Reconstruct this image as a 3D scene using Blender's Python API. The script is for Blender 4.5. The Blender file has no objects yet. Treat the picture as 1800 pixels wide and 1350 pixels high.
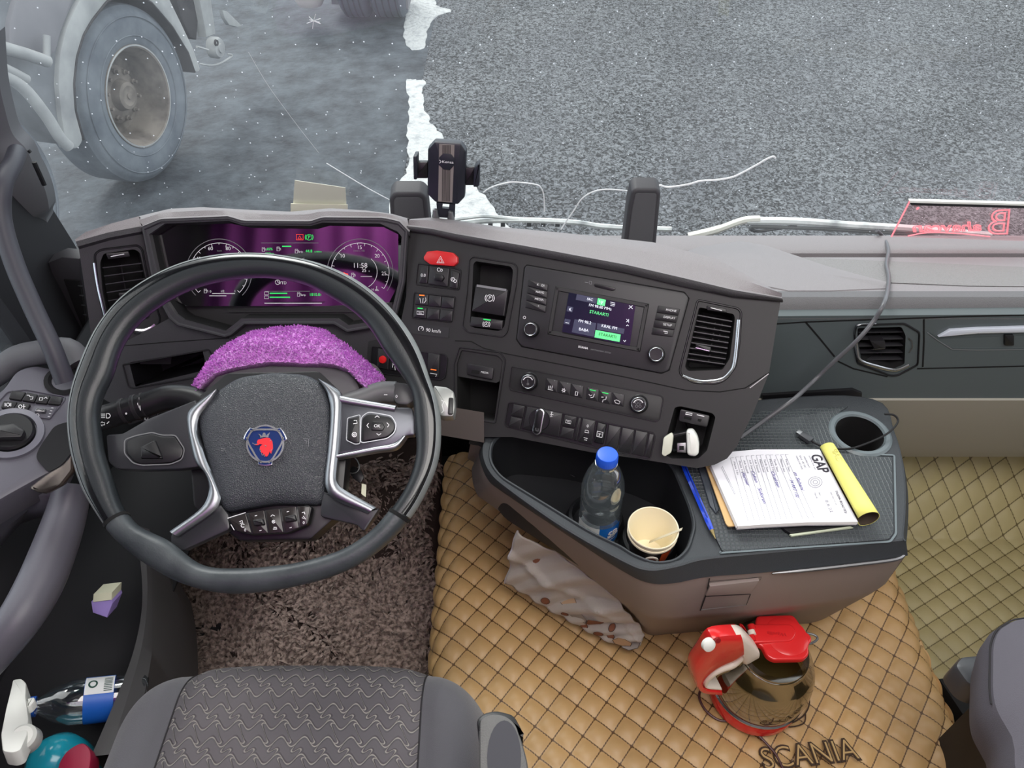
import bpy, bmesh, math, random
from mathutils import Vector, Matrix
from mathutils.geometry import tessellate_polygon
R = math.radians
C = bpy.context.scene.collection
S = bpy.context.scene
random.seed(7)

# ---------------- camera ----------------
CAM = Vector((0, 0, 1.5)); FPX = 1352.0; PITCH = R(44.5)
FW = Vector((0, math.cos(PITCH), -math.sin(PITCH))); UP = Vector((0, math.sin(PITCH), math.cos(PITCH)))
cd = bpy.data.cameras.new('camera'); cam = bpy.data.objects.new('camera', cd); C.objects.link(cam)
cam.location = CAM; cam.rotation_euler = (math.pi/2 - PITCH, 0, 0)
cd.sensor_width = 36; cd.lens = 36*FPX/1800; cd.clip_start = .02; cd.clip_end = 200
S.camera = cam

# ---------------- sky, daylight, added fill lights, exposure ----------------
S.view_settings.view_transform = 'Standard'; S.view_settings.look = 'None'
S.view_settings.gamma = 1; S.view_settings.use_curve_mapping = False
S.view_settings.exposure = 0.0
w = bpy.data.worlds.new('sky'); S.world = w; w.use_nodes = True
nt = w.node_tree; bg = nt.nodes['Background']
tc = nt.nodes.new('ShaderNodeTexCoord'); sp = nt.nodes.new('ShaderNodeSeparateXYZ'); cr = nt.nodes.new('ShaderNodeValToRGB')
nt.links.new(tc.outputs['Generated'], sp.inputs[0]); nt.links.new(sp.outputs['Z'], cr.inputs[0]); nt.links.new(cr.outputs[0], bg.inputs[0])
cr.color_ramp.elements[0].position = 0.0; cr.color_ramp.elements[0].color = (.72, .80, .88, 1)
cr.color_ramp.elements[1].position = 0.8; cr.color_ramp.elements[1].color = (1.0, 1.0, 1.0, 1)
bg.inputs[1].default_value = 2.1
sd = bpy.data.lights.new('sun', 'SUN'); sun = bpy.data.objects.new('sun', sd); C.objects.link(sun)
sd.energy = 2.2; sd.angle = R(25); sd.color = (1, .98, .95)
sun.rotation_euler = Vector((-.25, .62, .74)).to_track_quat('Z', 'Y').to_euler()
# soft unseen lights added to brighten the cab, over the seats and bunk
for nm, loc, sx, sy, e in (('added_fill_light', (.25, .15, 2.02), 1.3, .8, 22), ('added_fill_light', (.25, -.75, 2.02), 1.3, .5, 10)):
    ld = bpy.data.lights.new(nm, 'AREA'); lo = bpy.data.objects.new(nm, ld); C.objects.link(lo)
    ld.shape = 'RECTANGLE'; ld.size = sx; ld.size_y = sy; ld.energy = e; ld.color = (1, .97, .93); lo.location = loc

# ---------------- pixel -> real surface ----------------
def ray(px, py):
    return (FW + Vector((1, 0, 0))*((px-900)/FPX) + UP*((675-py)/FPX))
def at_t(px, py, t): return CAM + ray(px, py)*t
def at_z(px, py, z): r = ray(px, py); return CAM + r*((z-CAM.z)/r.z)
def at_y(px, py, y): r = ray(px, py); return CAM + r*(y/r.y)
def at_x(px, py, x): r = ray(px, py); return CAM + r*(x/r.x)
class Plane:
    """a real flat face of the cab: P(px,py,h) = point of that face (raised by h) seen at a photo position"""
    def __init__(s, a, b, c):
        s.o = Vector(a); s.n = (Vector(b)-s.o).cross(Vector(c)-s.o).normalized()
        if s.n.dot(CAM - s.o) < 0: s.n = -s.n
        u = Vector((0, 0, 1)) - s.n*s.n.z
        s.v = (u.normalized() if u.length > .05 else Vector((0, 1, 0))); s.u = s.v.cross(s.n).normalized()
    def P(s, px, py, h=0):
        r = ray(px, py); t = (s.o + s.n*h - CAM).dot(s.n)/r.dot(s.n); return CAM + r*t
    def px(s, pts, h=0): return [s.P(x, y, h) for x, y in pts]

# ---------------- materials ----------------
def lin(c): return tuple(((v/255)/12.92 if v/255 <= .04045 else ((v/255+.055)/1.055)**2.4) for v in c)
MATS = {}
def mat(name, rgb, rough=.5, metal=0, bump=None, spec=.5, emit=None, trans=0, alpha=None, coat=0, var=None, sheen=0, ior=1.45):
    """rgb sRGB 0-255. bump = (kind, scale, strength, dist); var = (scale, rgb2, lo, hi) colour variation"""
    if name in MATS: return MATS[name]
    m = bpy.data.materials.new(name); m.use_nodes = True; n = m.node_tree.nodes; l = m.node_tree.links
    b = n['Principled BSDF']; col = lin(rgb)+(1,)
    b.inputs['Base Color'].default_value = col; b.inputs['Roughness'].default_value = rough
    b.inputs['Metallic'].default_value = metal; b.inputs['Specular IOR Level'].default_value = spec
    b.inputs['Coat Weight'].default_value = coat; b.inputs['Transmission Weight'].default_value = trans
    b.inputs['Sheen Weight'].default_value = sheen; b.inputs['IOR'].default_value = ior
    if emit:
        b.inputs['Emission Color'].default_value = lin(emit[0])+(1,); b.inputs['Emission Strength'].default_value = emit[1]
    if alpha is not None: b.inputs['Alpha'].default_value = alpha
    t = n.new('ShaderNodeTexCoord')
    if var:
        nz = n.new('ShaderNodeTexNoise'); nz.inputs['Scale'].default_value = var[0]; nz.inputs['Detail'].default_value = 6
        l.new(t.outputs['Object'], nz.inputs['Vector'])
        r = n.new('ShaderNodeValToRGB'); l.new(nz.outputs[0], r.inputs[0])
        r.color_ramp.elements[0].position = var[2]; r.color_ramp.elements[0].color = col
        r.color_ramp.elements[1].position = var[3]; r.color_ramp.elements[1].color = lin(var[1])+(1,)
        l.new(r.outputs[0], b.inputs['Base Color'])
    if bump:
        kind, sc, st, di = bump
        if kind == 'noise':
            x = n.new('ShaderNodeTexNoise'); x.inputs['Scale'].default_value = sc; x.inputs['Detail'].default_value = 3; o = x.outputs[0]
        else:
            x = n.new('ShaderNodeTexVoronoi'); x.inputs['Scale'].default_value = sc; o = x.outputs['Distance']
            if kind == 'cells': x.feature = 'DISTANCE_TO_EDGE'
        l.new(t.outputs['Object'], x.inputs['Vector'])
        bp = n.new('ShaderNodeBump'); bp.inputs['Strength'].default_value = st; bp.inputs['Distance'].default_value = di
        l.new(o, bp.inputs['Height']); l.new(bp.outputs[0], b.inputs['Normal'])
    MATS[name] = m; return m
dash_dark = mat('dash_dark_plastic', (54, 53, 57), .55, bump=('voronoi', 900, .25, .0006))
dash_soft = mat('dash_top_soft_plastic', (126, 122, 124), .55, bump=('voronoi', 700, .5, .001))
panel_dark = mat('panel_plastic', (38, 38, 39), .5, bump=('noise', 1200, .08, .0003))
black_plastic = mat('black_plastic', (22, 22, 25), .38)
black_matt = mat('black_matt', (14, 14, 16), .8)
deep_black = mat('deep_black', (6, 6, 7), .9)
key_plastic = mat('key_plastic', (34, 33, 36), .42)
green_grey = mat('panel_green_grey', (78, 86, 88), .5, bump=('noise', 900, .1, .0004))
kick_grey = mat('kick_panel_grey', (156, 153, 142), .6, bump=('noise', 900, .1, .0004))
taupe = mat('taupe_plastic', (134, 122, 117), .55, bump=('noise', 900, .12, .0004))
chrome = mat('satin_chrome', (200, 203, 208), .22, 1)
dull_metal = mat('dull_metal', (150, 150, 152), .4, 1)
white_ink = mat('white_ink', (225, 225, 228), .6)
grey_ink = mat('grey_ink', (120, 120, 124), .6)
red_ink = mat('red_lamp', (220, 60, 50), .5, emit=((230, 60, 40), .8))
orange_lamp = mat('orange_lamp', (230, 110, 40), .5, emit=((240, 110, 40), .9))
green_lamp = mat('green_lamp', (40, 190, 90), .5, emit=((40, 200, 90), .8))

# ---------------- mesh builder ----------------
def tag(o, label=None, cat=None, group=None, kind=None):
    if label: o['label'] = label
    if cat: o['category'] = cat
    if group: o['group'] = group
    if kind: o['kind'] = kind
    return o
def root(name, loc, label, cat, group=None):
    o = bpy.data.objects.new(name, None); o.location = loc; o.empty_display_size = .02; C.objects.link(o)
    return tag(o, label, cat, group)
def world_loc(o):
    v = Vector(o.location)
    while o.parent: o = o.parent; v += Vector(o.location)
    return v
class MB:
    def __init__(s): s.bm = bmesh.new()
    def face(s, vs):
        try: return s.bm.faces.new(vs)
        except ValueError: return None
    def loops(s, rings, closed=True, cap0=False, cap1=False):
        """rings of points joined by quads"""
        V = [[s.bm.verts.new(p) for p in r] for r in rings]
        for a, b in zip(V, V[1:]):
            n = len(a)
            for i in range(n if closed else n-1):
                s.face((a[i], a[(i+1) % n], b[(i+1) % n], b[i]))
        if cap0: s.face(V[0][::-1])
        if cap1: s.face(V[-1])
        return V
    def prism(s, top, d, bevel=0, seg=2, inset=None):
        """solid: polygon 'top' pushed along vector d; edges of the top rounded"""
        top = [Vector(p) for p in top]; d = Vector(d)
        if bevel:
            n = -d.normalized()
            R_ = []
            for k in range(seg+1):
                a = math.pi/2*k/seg
                R_.append([p - n*bevel*(1-math.cos(a)) for p in inset_poly(top, n, bevel*(1-math.sin(a)))])
            R_.append([p + d for p in top])
            s.loops(R_, True, True, True)
        else:
            s.loops([top, [p+d for p in top]], True, True, True)
        return s
    def box(s, c, x, y, z, bevel=0):
        c, x, y, z = map(Vector, (c, x, y, z))
        top = [c+x+y+z, c-x+y+z, c-x-y+z, c+x-y+z]
        return s.prism(top, -2*z, bevel)
    def tube(s, path, r, seg=10, cap=True):
        path = [Vector(p) for p in path]; rr = r if isinstance(r, (list, tuple)) else [r]*len(path)
        t0 = (path[1]-path[0]).normalized(); nrm = t0.orthogonal().normalized(); rings = []
        for i, p in enumerate(path):
            t = ((path[min(i+1, len(path)-1)] - path[max(i-1, 0)])).normalized()
            nrm = (nrm - t*nrm.dot(t)).normalized(); b = t.cross(nrm)
            rings.append([p + (nrm*math.cos(a)+b*math.sin(a))*rr[i] for a in [2*math.pi*k/seg for k in range(seg)]])
        s.loops(rings, True, cap, cap); return s
    def lathe(s, prof, base, axis=(0, 0, 1), seg=32, cap0=False, cap1=False, squash=None):
        base = Vector(base); ax = Vector(axis).normalized(); u = ax.orthogonal().normalized() if abs(ax.z) < .99 else Vector((1, 0, 0)); v = ax.cross(u)
        rings = [[base + ax*h + (u*math.cos(a)+v*math.sin(a))*r for a in [2*math.pi*k/seg for k in range(seg)]] for r, h in prof]
        s.loops(rings, True, cap0, cap1); return s
    def plate(s, outer, holes=(), d=None):
        """flat sheet with holes, edges (outer and holes) run back along d"""
        L = [[Vector(p) for p in outer]]+[[Vector(p) for p in h] for h in holes]
        flat = [p for q in L for p in q]; vs = [s.bm.verts.new(p) for p in flat]
        for t in tessellate_polygon(L): s.face([vs[i] for i in t])
        if d is not None:
            d = Vector(d); k = 0
            for q in L:
                a = vs[k:k+len(q)]; k += len(q); b = [s.bm.verts.new(p.co+d) for p in a]
                for i in range(len(a)): s.face((a[i], a[(i+1) % len(a)], b[(i+1) % len(a)], b[i]))
        return s
    def dish(s, rim, d, inset=0, floor=True):
        """a recess: walls from rim along d (walls lean in by inset) and a floor"""
        rim = [Vector(p) for p in rim]; d = Vector(d)
        bot = [p+d for p in inset_poly(rim, -d.normalized(), inset)] if inset else [p+d for p in rim]
        s.loops([rim, bot], True, False, floor); return s
    def ring(s, poly, wdt, h, n, bev=.3):
        """raised rounded bead along a closed polygon"""
        a = [Vector(p) for p in poly]; n = Vector(n).normalized(); I = inset_poly(a, n, wdt)
        m1 = inset_poly(a, n, wdt*.3); m2 = inset_poly(a, n, wdt*.7)
        s.loops([a, [p+n*h for p in m1], [p+n*h for p in m2], I], True); return s
    def strip(s, pts, wdt, n, h=.0004, closed=False):
        """thin flat line drawn on a face"""
        pts = [Vector(p) for p in pts]; n = Vector(n).normalized(); N = len(pts)
        a, b = [], []
        for i, p in enumerate(pts):
            q0 = pts[(i-1) % N] if closed or i > 0 else p; q1 = pts[(i+1) % N] if closed or i < N-1 else p
            t = (q1-q0).normalized(); sd_ = n.cross(t)*wdt/2; a.append(p+sd_+n*h); b.append(p-sd_+n*h)
        va = [s.bm.verts.new(p) for p in a]; vb = [s.bm.verts.new(p) for p in b]
        for i in range(N if closed else N-1): s.face((va[i], va[(i+1) % N], vb[(i+1) % N], vb[i]))
        return s
    def grid(s, f, nu, nv, u0=0, u1=1, v0=0, v1=1, uvf=None):
        V = [[s.bm.verts.new(f(u0+(u1-u0)*i/nu, v0+(v1-v0)*j/nv)) for i in range(nu+1)] for j in range(nv+1)]
        uvl = s.bm.loops.layers.uv.verify() if uvf else None
        for j in range(nv):
            for i in range(nu):
                fc = s.face((V[j][i], V[j][i+1], V[j+1][i+1], V[j+1][i]))
                if uvf and fc:
                    for lp, (a, b) in zip(fc.loops, ((i, j), (i+1, j), (i+1, j+1), (i, j+1))):
                        lp[uvl].uv = uvf(u0+(u1-u0)*a/nu, v0+(v1-v0)*b/nv)
        return V
    def ribbon(s, A, B, n, crown, down, N=40, seg=6):
        """domed strip between two edge lines, with sides going down"""
        n = Vector(n).normalized(); A, B = resample(spline(A, 5), N), resample(spline(B, 5), N)
        s.loops([[p - n*down for p in A]]+[[p.lerp(q, k/seg) + n*crown*math.sin(math.pi*k/seg)**.7 for p, q in zip(A, B)] for k in range(seg+1)]+[[q - n*down for q in B]], False)
        return s
    def bar(s, A, B, n, half, N=40, seg=16, e=.6):
        """solid bar: its section spans A..B and +-half along n, corners rounded"""
        n = Vector(n).normalized(); A, B = resample(spline(A, 5), N), resample(spline(B, 5), N); rings = []
        for p, q in zip(A, B):
            c, h = (p+q)/2, (p-q)/2; rings.append([c + h*math.copysign(abs(math.cos(f))**e, math.cos(f)) + n*half*math.copysign(abs(math.sin(f))**e, math.sin(f)) for f in [2*math.pi*k/seg for k in range(seg)]])
        s.loops(rings, True, True, True); return s
    def build(s, name, m, parent=None, angle=38, flip=False, thick=0, sub=0, normals=True, **tg):
        bm = s.bm
        if normals: bmesh.ops.recalc_face_normals(bm, faces=bm.faces)
        if flip: bmesh.ops.reverse_faces(bm, faces=bm.faces)
        off = world_loc(parent) if parent else None
        if off is None:
            cs = [v.co for v in bm.verts]; mn = Vector([min(c[i] for c in cs) for i in range(3)]); mx = Vector([max(c[i] for c in cs) for i in range(3)])
            off = Vector(((mn.x+mx.x)/2, (mn.y+mx.y)/2, mn.z))
        loc = off if not parent else Vector()
        bmesh.ops.translate(bm, verts=bm.verts, vec=-off)
        for f in bm.faces: f.smooth = True
        for e in bm.edges:
            if len(e.link_faces) == 2:
                try:
                    if e.calc_face_angle() > R(angle): e.smooth = False
                except ValueError: pass
        me = bpy.data.meshes.new(name); bm.to_mesh(me); bm.free()
        o = bpy.data.objects.new(name, me); C.objects.link(o); o.location = loc
        if parent: o.parent = parent
        for mm in (m if isinstance(m, (list, tuple)) else [m]): me.materials.append(mm)
        if thick:
            md = o.modifiers.new('thickness', 'SOLIDIFY'); md.thickness = thick; md.offset = -1
        if sub:
            md = o.modifiers.new('smooth', 'SUBSURF'); md.levels = md.render_levels = sub
        tag(o, **tg); return o
def inset_poly(P, n, d):
    """move every side of a flat polygon inwards by d"""
    P = [Vector(p) for p in P]; n = Vector(n).normalized(); N = len(P)
    if d == 0: return [p.copy() for p in P]
    area = sum((P[i]-P[0]).cross(P[(i+1) % N]-P[0]).dot(n) for i in range(N)); sg = 1 if area > 0 else -1
    out = []
    for i in range(N):
        e0 = (P[i]-P[i-1]); e1 = (P[(i+1) % N]-P[i])
        if e0.length < 1e-9: e0 = e1
        if e1.length < 1e-9: e1 = e0
        e0 = e0.normalized(); e1 = e1.normalized()
        a = n.cross(e0)*sg; b = n.cross(e1)*sg; m = a+b
        out.append(P[i] + m*(d*2/max(m.dot(m), 1.0)))
    return out
def resample(P, n):
    P = [Vector(p) for p in P]; L = [0]
    for a, c in zip(P, P[1:]): L.append(L[-1]+(c-a).length)
    out = []
    for k in range(n):
        s = L[-1]*k/(n-1); i = max(j for j in range(len(L)-1) if L[j] <= s+1e-9); t = (s-L[i])/max(L[i+1]-L[i], 1e-9); out.append(P[i].lerp(P[i+1], t))
    return out
def rpoly(P, r, n=4):
    """round the corners of a polygon (r in metres, or one r per corner)"""
    P = [Vector(p) for p in P]; N = len(P); out = []
    for i, p in enumerate(P):
        rr = r[i] if isinstance(r, (list, tuple)) else r
        a = P[i-1]-p; b = P[(i+1) % N]-p; rr = min(rr, a.length*.45, b.length*.45)
        if rr <= 0: out.append(p); continue
        s0 = p+a.normalized()*rr; s1 = p+b.normalized()*rr
        for k in range(n+1):
            t = k/n; out.append(s0*(1-t)**2 + p*2*t*(1-t) + s1*t*t)
    return out
def spline(P, n=8, closed=False):
    P = [Vector(p) for p in P]; N = len(P); out = []
    for i in range(N if closed else N-1):
        g = lambda k: P[k % N] if closed else P[max(0, min(N-1, k))]
        p0, p1, p2, p3 = g(i-1), g(i), g(i+1), g(i+2)
        for k in range(n):
            t = k/n; out.append(.5*((2*p1)+(p2-p0)*t+(2*p0-5*p1+4*p2-p3)*t*t+(3*p1-p0-3*p2+p3)*t**3))
    if not closed: out.append(P[-1])
    return out
def circ(c, n, r, seg=24, r2=None, rot=0, u=None):
    c = Vector(c); n = Vector(n).normalized(); u = (Vector(u) if u else n.orthogonal()).normalized(); v = n.cross(u)
    return [c + u*math.cos(a+rot)*r + v*math.sin(a+rot)*(r2 or r) for a in [2*math.pi*k/seg for k in range(seg)]]
def text(name, s, c, ux, uy, h, m, parent, ext=.0003, align='CENTER', shear=0, bold=0, space=1, width=None, outline=0, **tg):
    """raised lettering lying on a face: c centre, ux reading direction, uy up direction, h letter height"""
    cu = bpy.data.curves.new('lettering', 'FONT'); cu.body = s; cu.size = 1; cu.align_x = align; cu.align_y = 'CENTER'
    cu.extrude = ext/h/2; cu.shear = shear; cu.offset = bold; cu.space_character = space; cu.resolution_u = 4
    if outline: cu.fill_mode = 'NONE'; cu.extrude = 0; cu.bevel_depth = outline; cu.bevel_resolution = 1
    o = bpy.data.objects.new('t', cu); C.objects.link(o)
    dg = bpy.context.evaluated_depsgraph_get(); me = bpy.data.meshes.new_from_object(o.evaluated_get(dg))
    bpy.data.objects.remove(o); bpy.data.curves.remove(cu)
    ux = Vector(ux).normalized(); uy = Vector(uy); uy = (uy-ux*uy.dot(ux)).normalized(); n = ux.cross(uy)
    k = h/.72; kx = k
    if width and len(me.vertices):
        xs = [v.co.x for v in me.vertices]; kx = width/(max(xs)-min(xs))
    off = world_loc(parent) if parent else Vector(c); c = Vector(c)
    for v in me.vertices: v.co = c + ux*v.co.x*kx + uy*v.co.y*k + n*(v.co.z*h*1.0+ext/2) - off
    me.name = name; me.materials.clear(); me.materials.append(m)
    ob = bpy.data.objects.new(name, me); C.objects.link(ob)
    if parent: ob.parent = parent
    else: ob.location = off
    tag(ob, **tg); return ob
def ptext(pl, name, s, px, py, hpx, m, parent, ang=0, h=.001, wpx=None, **k):
    """lettering on plane pl at a photo position; ang = reading direction in the photo, degrees clockwise"""
    a = R(ang); c = pl.P(px, py, h); ux = pl.P(px+math.cos(a)*20, py+math.sin(a)*20, h)-c; uy = pl.P(px+math.sin(a)*20, py-math.cos(a)*20, h)-c
    ux_ = ux.normalized(); uyp = (uy-ux_*uy.dot(ux_))
    return text(name, s, c, ux, uy, hpx*uyp.length/20, m, parent, width=(wpx*ux.length/20 if wpx else None), **k)
# ================= the place outside: ground, strip, glass =================
GZ = -1.09
def ground_material():
    m = bpy.data.materials.new('coarse_asphalt'); m.use_nodes = True; n = m.node_tree.nodes; l = m.node_tree.links
    b = n['Principled BSDF']; b.inputs['Roughness'].default_value = .85
    t = n.new('ShaderNodeTexCoord')
    a = n.new('ShaderNodeTexNoise'); a.inputs['Scale'].default_value = 33; a.inputs['Detail'].default_value = 5; a.inputs['Roughness'].default_value = .75; a.inputs['Distortion'].default_value = 1.4
    l.new(t.outputs['Object'], a.inputs['Vector'])
    c = n.new('ShaderNodeTexNoise'); c.inputs['Scale'].default_value = 1.3; c.inputs['Detail'].default_value = 4; l.new(t.outputs['Object'], c.inputs['Vector'])
    r = n.new('ShaderNodeValToRGB'); l.new(a.outputs[0], r.inputs[0]); e = r.color_ramp.elements
    e[0].position = .455; e[0].color = lin((10, 12, 15))+(1,); e[1].position = .555; e[1].color = lin((132, 136, 140))+(1,)
    x = n.new('ShaderNodeMix'); x.data_type = 'RGBA'; x.blend_type = 'MULTIPLY'; x.inputs[0].default_value = .6
    r2 = n.new('ShaderNodeValToRGB'); l.new(c.outputs[0], r2.inputs[0]); r2.color_ramp.elements[0].position = .3; r2.color_ramp.elements[0].color = (.55, .55, .6, 1); r2.color_ramp.elements[1].position = .7; r2.color_ramp.elements[1].color = (1.15, 1.15, 1.15, 1)
    l.new(r.outputs[0], x.inputs[6]); l.new(r2.outputs[0], x.inputs[7]); l.new(x.outputs[2], b.inputs['Base Color'])
    bp = n.new('ShaderNodeBump'); bp.inputs['Strength'].default_value = 1; bp.inputs['Distance'].default_value = .03
    l.new(a.outputs[0], bp.inputs['Height']); l.new(bp.outputs[0], b.inputs['Normal']); return m
def lane_material():
    m = bpy.data.materials.new('wet_lane_asphalt'); m.use_nodes = True; n = m.node_tree.nodes; l = m.node_tree.links
    b = n['Principled BSDF']; t = n.new('ShaderNodeTexCoord')
    a = n.new('ShaderNodeTexNoise'); a.inputs['Scale'].default_value = 4.5; a.inputs['Detail'].default_value = 10; a.inputs['Roughness'].default_value = .68; l.new(t.outputs['Object'], a.inputs['Vector'])
    r = n.new('ShaderNodeValToRGB'); l.new(a.outputs[0], r.inputs[0]); e = r.color_ramp.elements
    e[0].position = .35; e[0].color = lin((22, 27, 35))+(1,); e[1].position = .64; e[1].color = lin((78, 84, 90))+(1,)
    l.new(r.outputs[0], b.inputs['Base Color'])
    r2 = n.new('ShaderNodeValToRGB'); l.new(a.outputs[0], r2.inputs[0]); r2.color_ramp.elements[0].color = (.5,)*3+(1,); r2.color_ramp.elements[1].color = (.95,)*3+(1,); b.inputs['Specular IOR Level'].default_value = .25; l.new(r2.outputs[0], b.inputs['Roughness'])
    c = n.new('ShaderNodeTexNoise'); c.inputs['Scale'].default_value = 22; c.inputs['Detail'].default_value = 4; l.new(t.outputs['Object'], c.inputs['Vector'])
    bp = n.new('ShaderNodeBump'); bp.inputs['Strength'].default_value = .5; bp.inputs['Distance'].default_value = .02
    l.new(c.outputs[0], bp.inputs['Height']); l.new(bp.outputs[0], b.inputs['Normal']); return m
b = MB(); b.grid(lambda u, v: Vector((u, v, GZ)), 4, 4, -14, 16, -6, 34); b.build('ground', ground_material(), kind='structure')
b = MB(); b.grid(lambda u, v: Vector((u, v, GZ+.004)), 2, 2, -9, at_z(721, 250, GZ).x, .5, 16); b.build('trim_1', lane_material(), kind='structure')
salt = mat('dried_white_slurry', (178, 180, 180), .85, bump=('noise', 26, .9, .03), var=(14, (128, 132, 136), .5, .8))
def ground_patch(name, px, z, m):
    P = spline([at_z(x, y, GZ) for x, y in px], 6, True); P = [p+Vector((random.uniform(-.012, .012), random.uniform(-.012, .012), 0)) for p in P]
    b = MB(); b.prism([Vector((p.x, p.y, GZ+z)) for p in P], (0, 0, -z+.001)); b.build(name, m, kind='structure')
ground_patch('trim_2', [(716, -6), (735, -20), (762, -4), (770, 12), (792, 20), (762, 34), (750, 62), (748, 85), (722, 88), (710, 60), (712, 25)], .008, salt)
ground_patch('trim_3', [(716, 144), (732, 142), (748, 144), (742, 165), (748, 195), (758, 218), (778, 242), (815, 300), (850, 345), (885, 390), (925, 450), (690, 450), (684, 380), (690, 340), (716, 300), (716, 240), (720, 190)], .008, salt)

# windscreen: thin glass with a film of dust; chips and scratches are parts of it
def glass_material():
    m = bpy.data.materials.new('dusty_windscreen'); m.use_nodes = True; n = m.node_tree.nodes; l = m.node_tree.links
    n.remove(n['Principled BSDF']); o = n['Material Output']; t = n.new('ShaderNodeTexCoord')
    tr = n.new('ShaderNodeBsdfTransparent'); tr.inputs[0].default_value = (.93, .97, .97, 1)
    df = n.new('ShaderNodeBsdfTranslucent'); df.inputs[0].default_value = (.88, .93, 1, 1)
    a = n.new('ShaderNodeTexNoise'); a.inputs['Scale'].default_value = 2.2; a.inputs['Detail'].default_value = 5; l.new(t.outputs['Object'], a.inputs['Vector'])
    r = n.new('ShaderNodeMapRange'); l.new(a.outputs[0], r.inputs[0]); r.inputs[1].default_value = .3; r.inputs[2].default_value = .75; r.inputs[3].default_value = .0; r.inputs[4].default_value = .075
    v = n.new('ShaderNodeTexVoronoi'); v.inputs['Scale'].default_value = 60; l.new(t.outputs['Object'], v.inputs['Vector'])
    c = n.new('ShaderNodeMath'); c.operation = 'LESS_THAN'; c.inputs[1].default_value = .075; l.new(v.outputs['Distance'], c.inputs[0])
    ad = n.new('ShaderNodeMath'); ad.operation = 'MULTIPLY_ADD'; ad.inputs[1].default_value = .45; l.new(c.outputs[0], ad.inputs[0]); l.new(r.outputs[0], ad.inputs[2])
    mx = n.new('ShaderNodeMixShader'); l.new(ad.outputs[0], mx.inputs[0]); l.new(tr.outputs[0], mx.inputs[1]); l.new(df.outputs[0], mx.inputs[2])
    gl = n.new('ShaderNodeBsdfGlossy'); gl.inputs['Roughness'].default_value = .02; m2 = n.new('ShaderNodeMixShader'); m2.inputs[0].default_value = .03
    l.new(mx.outputs[0], m2.inputs[1]); l.new(gl.outputs[0], m2.inputs[2]); l.new(m2.outputs[0], o.inputs[0]); return m
WY0, WZ0, WY1, WZ1 = 1.40, .55, 1.12, 1.80      # bottom and top of the windscreen (it leans back)
XL, XR = -.96, 1.42
def wpt(x, z): return Vector((x, WY0 + (WY1-WY0)*(z-WZ0)/(WZ1-WZ0) - .05*((x-.23)/1.2)**2, z))
WS = Plane(wpt(-.3, WZ0), wpt(.8, WZ0), wpt(.25, WZ1)); WS.o = wpt(.23, WZ0)
ws = root('window_1', (.23, WY0, WZ0), None, None); tag(ws, kind='structure')
b = MB(); b.grid(lambda u, v: wpt(u, v), 16, 8, XL, XR, WZ0, WZ1); b.build('glass', glass_material(), ws)
def glass_px(px, py, back=.004):
    r = ray(px, py); t = 1.2
    for _ in range(12):
        p = CAM + r*t; t += (wpt(p.x, p.z).y - back - p.y)/r.y
    return CAM + r*t
crack_m = mat('glass_scratch', (235, 238, 240), .4, alpha=.8)
for P, wd in (([(574, 287), (610, 309), (645, 330), (684, 351)], .0016), ([(437, 92), (468, 145), (497, 186), (530, 230), (560, 268)], .0004)):
    b = MB(); b.tube(spline([glass_px(x, y) for x, y in P], 5), wd*.6, 5); b.build('scratch', crack_m, ws)
b = MB()
for a in (10, 35, 100, 160, 200, 235, 300, 340):
    b.tube([glass_px(551, 37), glass_px(551+14*math.cos(R(a))*random.uniform(.5, 1.2), 37+12*math.sin(R(a))*random.uniform(.5, 1.2))], .0006, 4)
b.build('star_chip', crack_m, ws)

# ================= cab body =================
head = mat('headliner', (150, 146, 142), .85)
def slab(name, P, d, m, **k): b = MB(); b.prism(P, d); return b.build(name, m, **k)
slab('floor', [(XL, -1.2, -.05), (XR, -1.2, -.05), (XR, 1.45, -.05), (XL, 1.45, -.05)], (0, 0, -.08), mat('cab_floor_rubber', (30, 29, 31), .7), kind='structure')
slab('ceiling', [(XL, -1.2, 2.06), (XR, -1.2, 2.06), (XR, 1.12, 2.06), (XL, 1.12, 2.06)], (0, 0, .06), head, kind='structure')
slab('wall_back', [(XL, -1.2, -.05), (XR, -1.2, -.05), (XR, -1.2, 2.06), (XL, -1.2, 2.06)], (0, -.06, 0), head, kind='structure')
slab('wall_front', [(XL, 1.12, 1.78), (XR, 1.12, 1.78), (XR, 1.10, 2.06), (XL, 1.10, 2.06)], (0, .06, 0), head, kind='structure')
slab('trim_4', [(XL, 1.40, .53), (XR, 1.40, .53), (XR, 1.30, -.10), (XL, 1.30, -.10)], (0, .05, 0), black_matt, kind='structure')  # firewall
# right wall with its side window
b = MB(); b.plate([(XR, -1.2, -.05), (XR, 1.42, -.05), (XR, 1.38, .7), (XR, 1.12, 2.06), (XR, -1.2, 2.06)], [[(XR, .1, .75), (XR, 1.15, .75), (XR, 1.0, 1.65), (XR, .1, 1.65)]], (.05, 0, 0)); b.build('wall_right', head, kind='structure')
for nm, m_, lb, e in (('added_fill_panel', None, 0, 0),):  # unseen panels added to house the fill lights
    for y in (.15, -.75):
        t = root('added_fill_panel', (.25, y, 2.06), 'flat white panel added for the fill light in the cab ceiling'+(' above the seats' if y > 0 else ' above the bunk'), 'lamp')
        b = MB(); b.box((.25, y, 2.05), (.66, 0, 0), (0, .4 if y > 0 else .26, 0), (0, 0, .01), .004); b.build('diffuser', mat('fill_panel_white', (230, 228, 222), .6), t)
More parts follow.
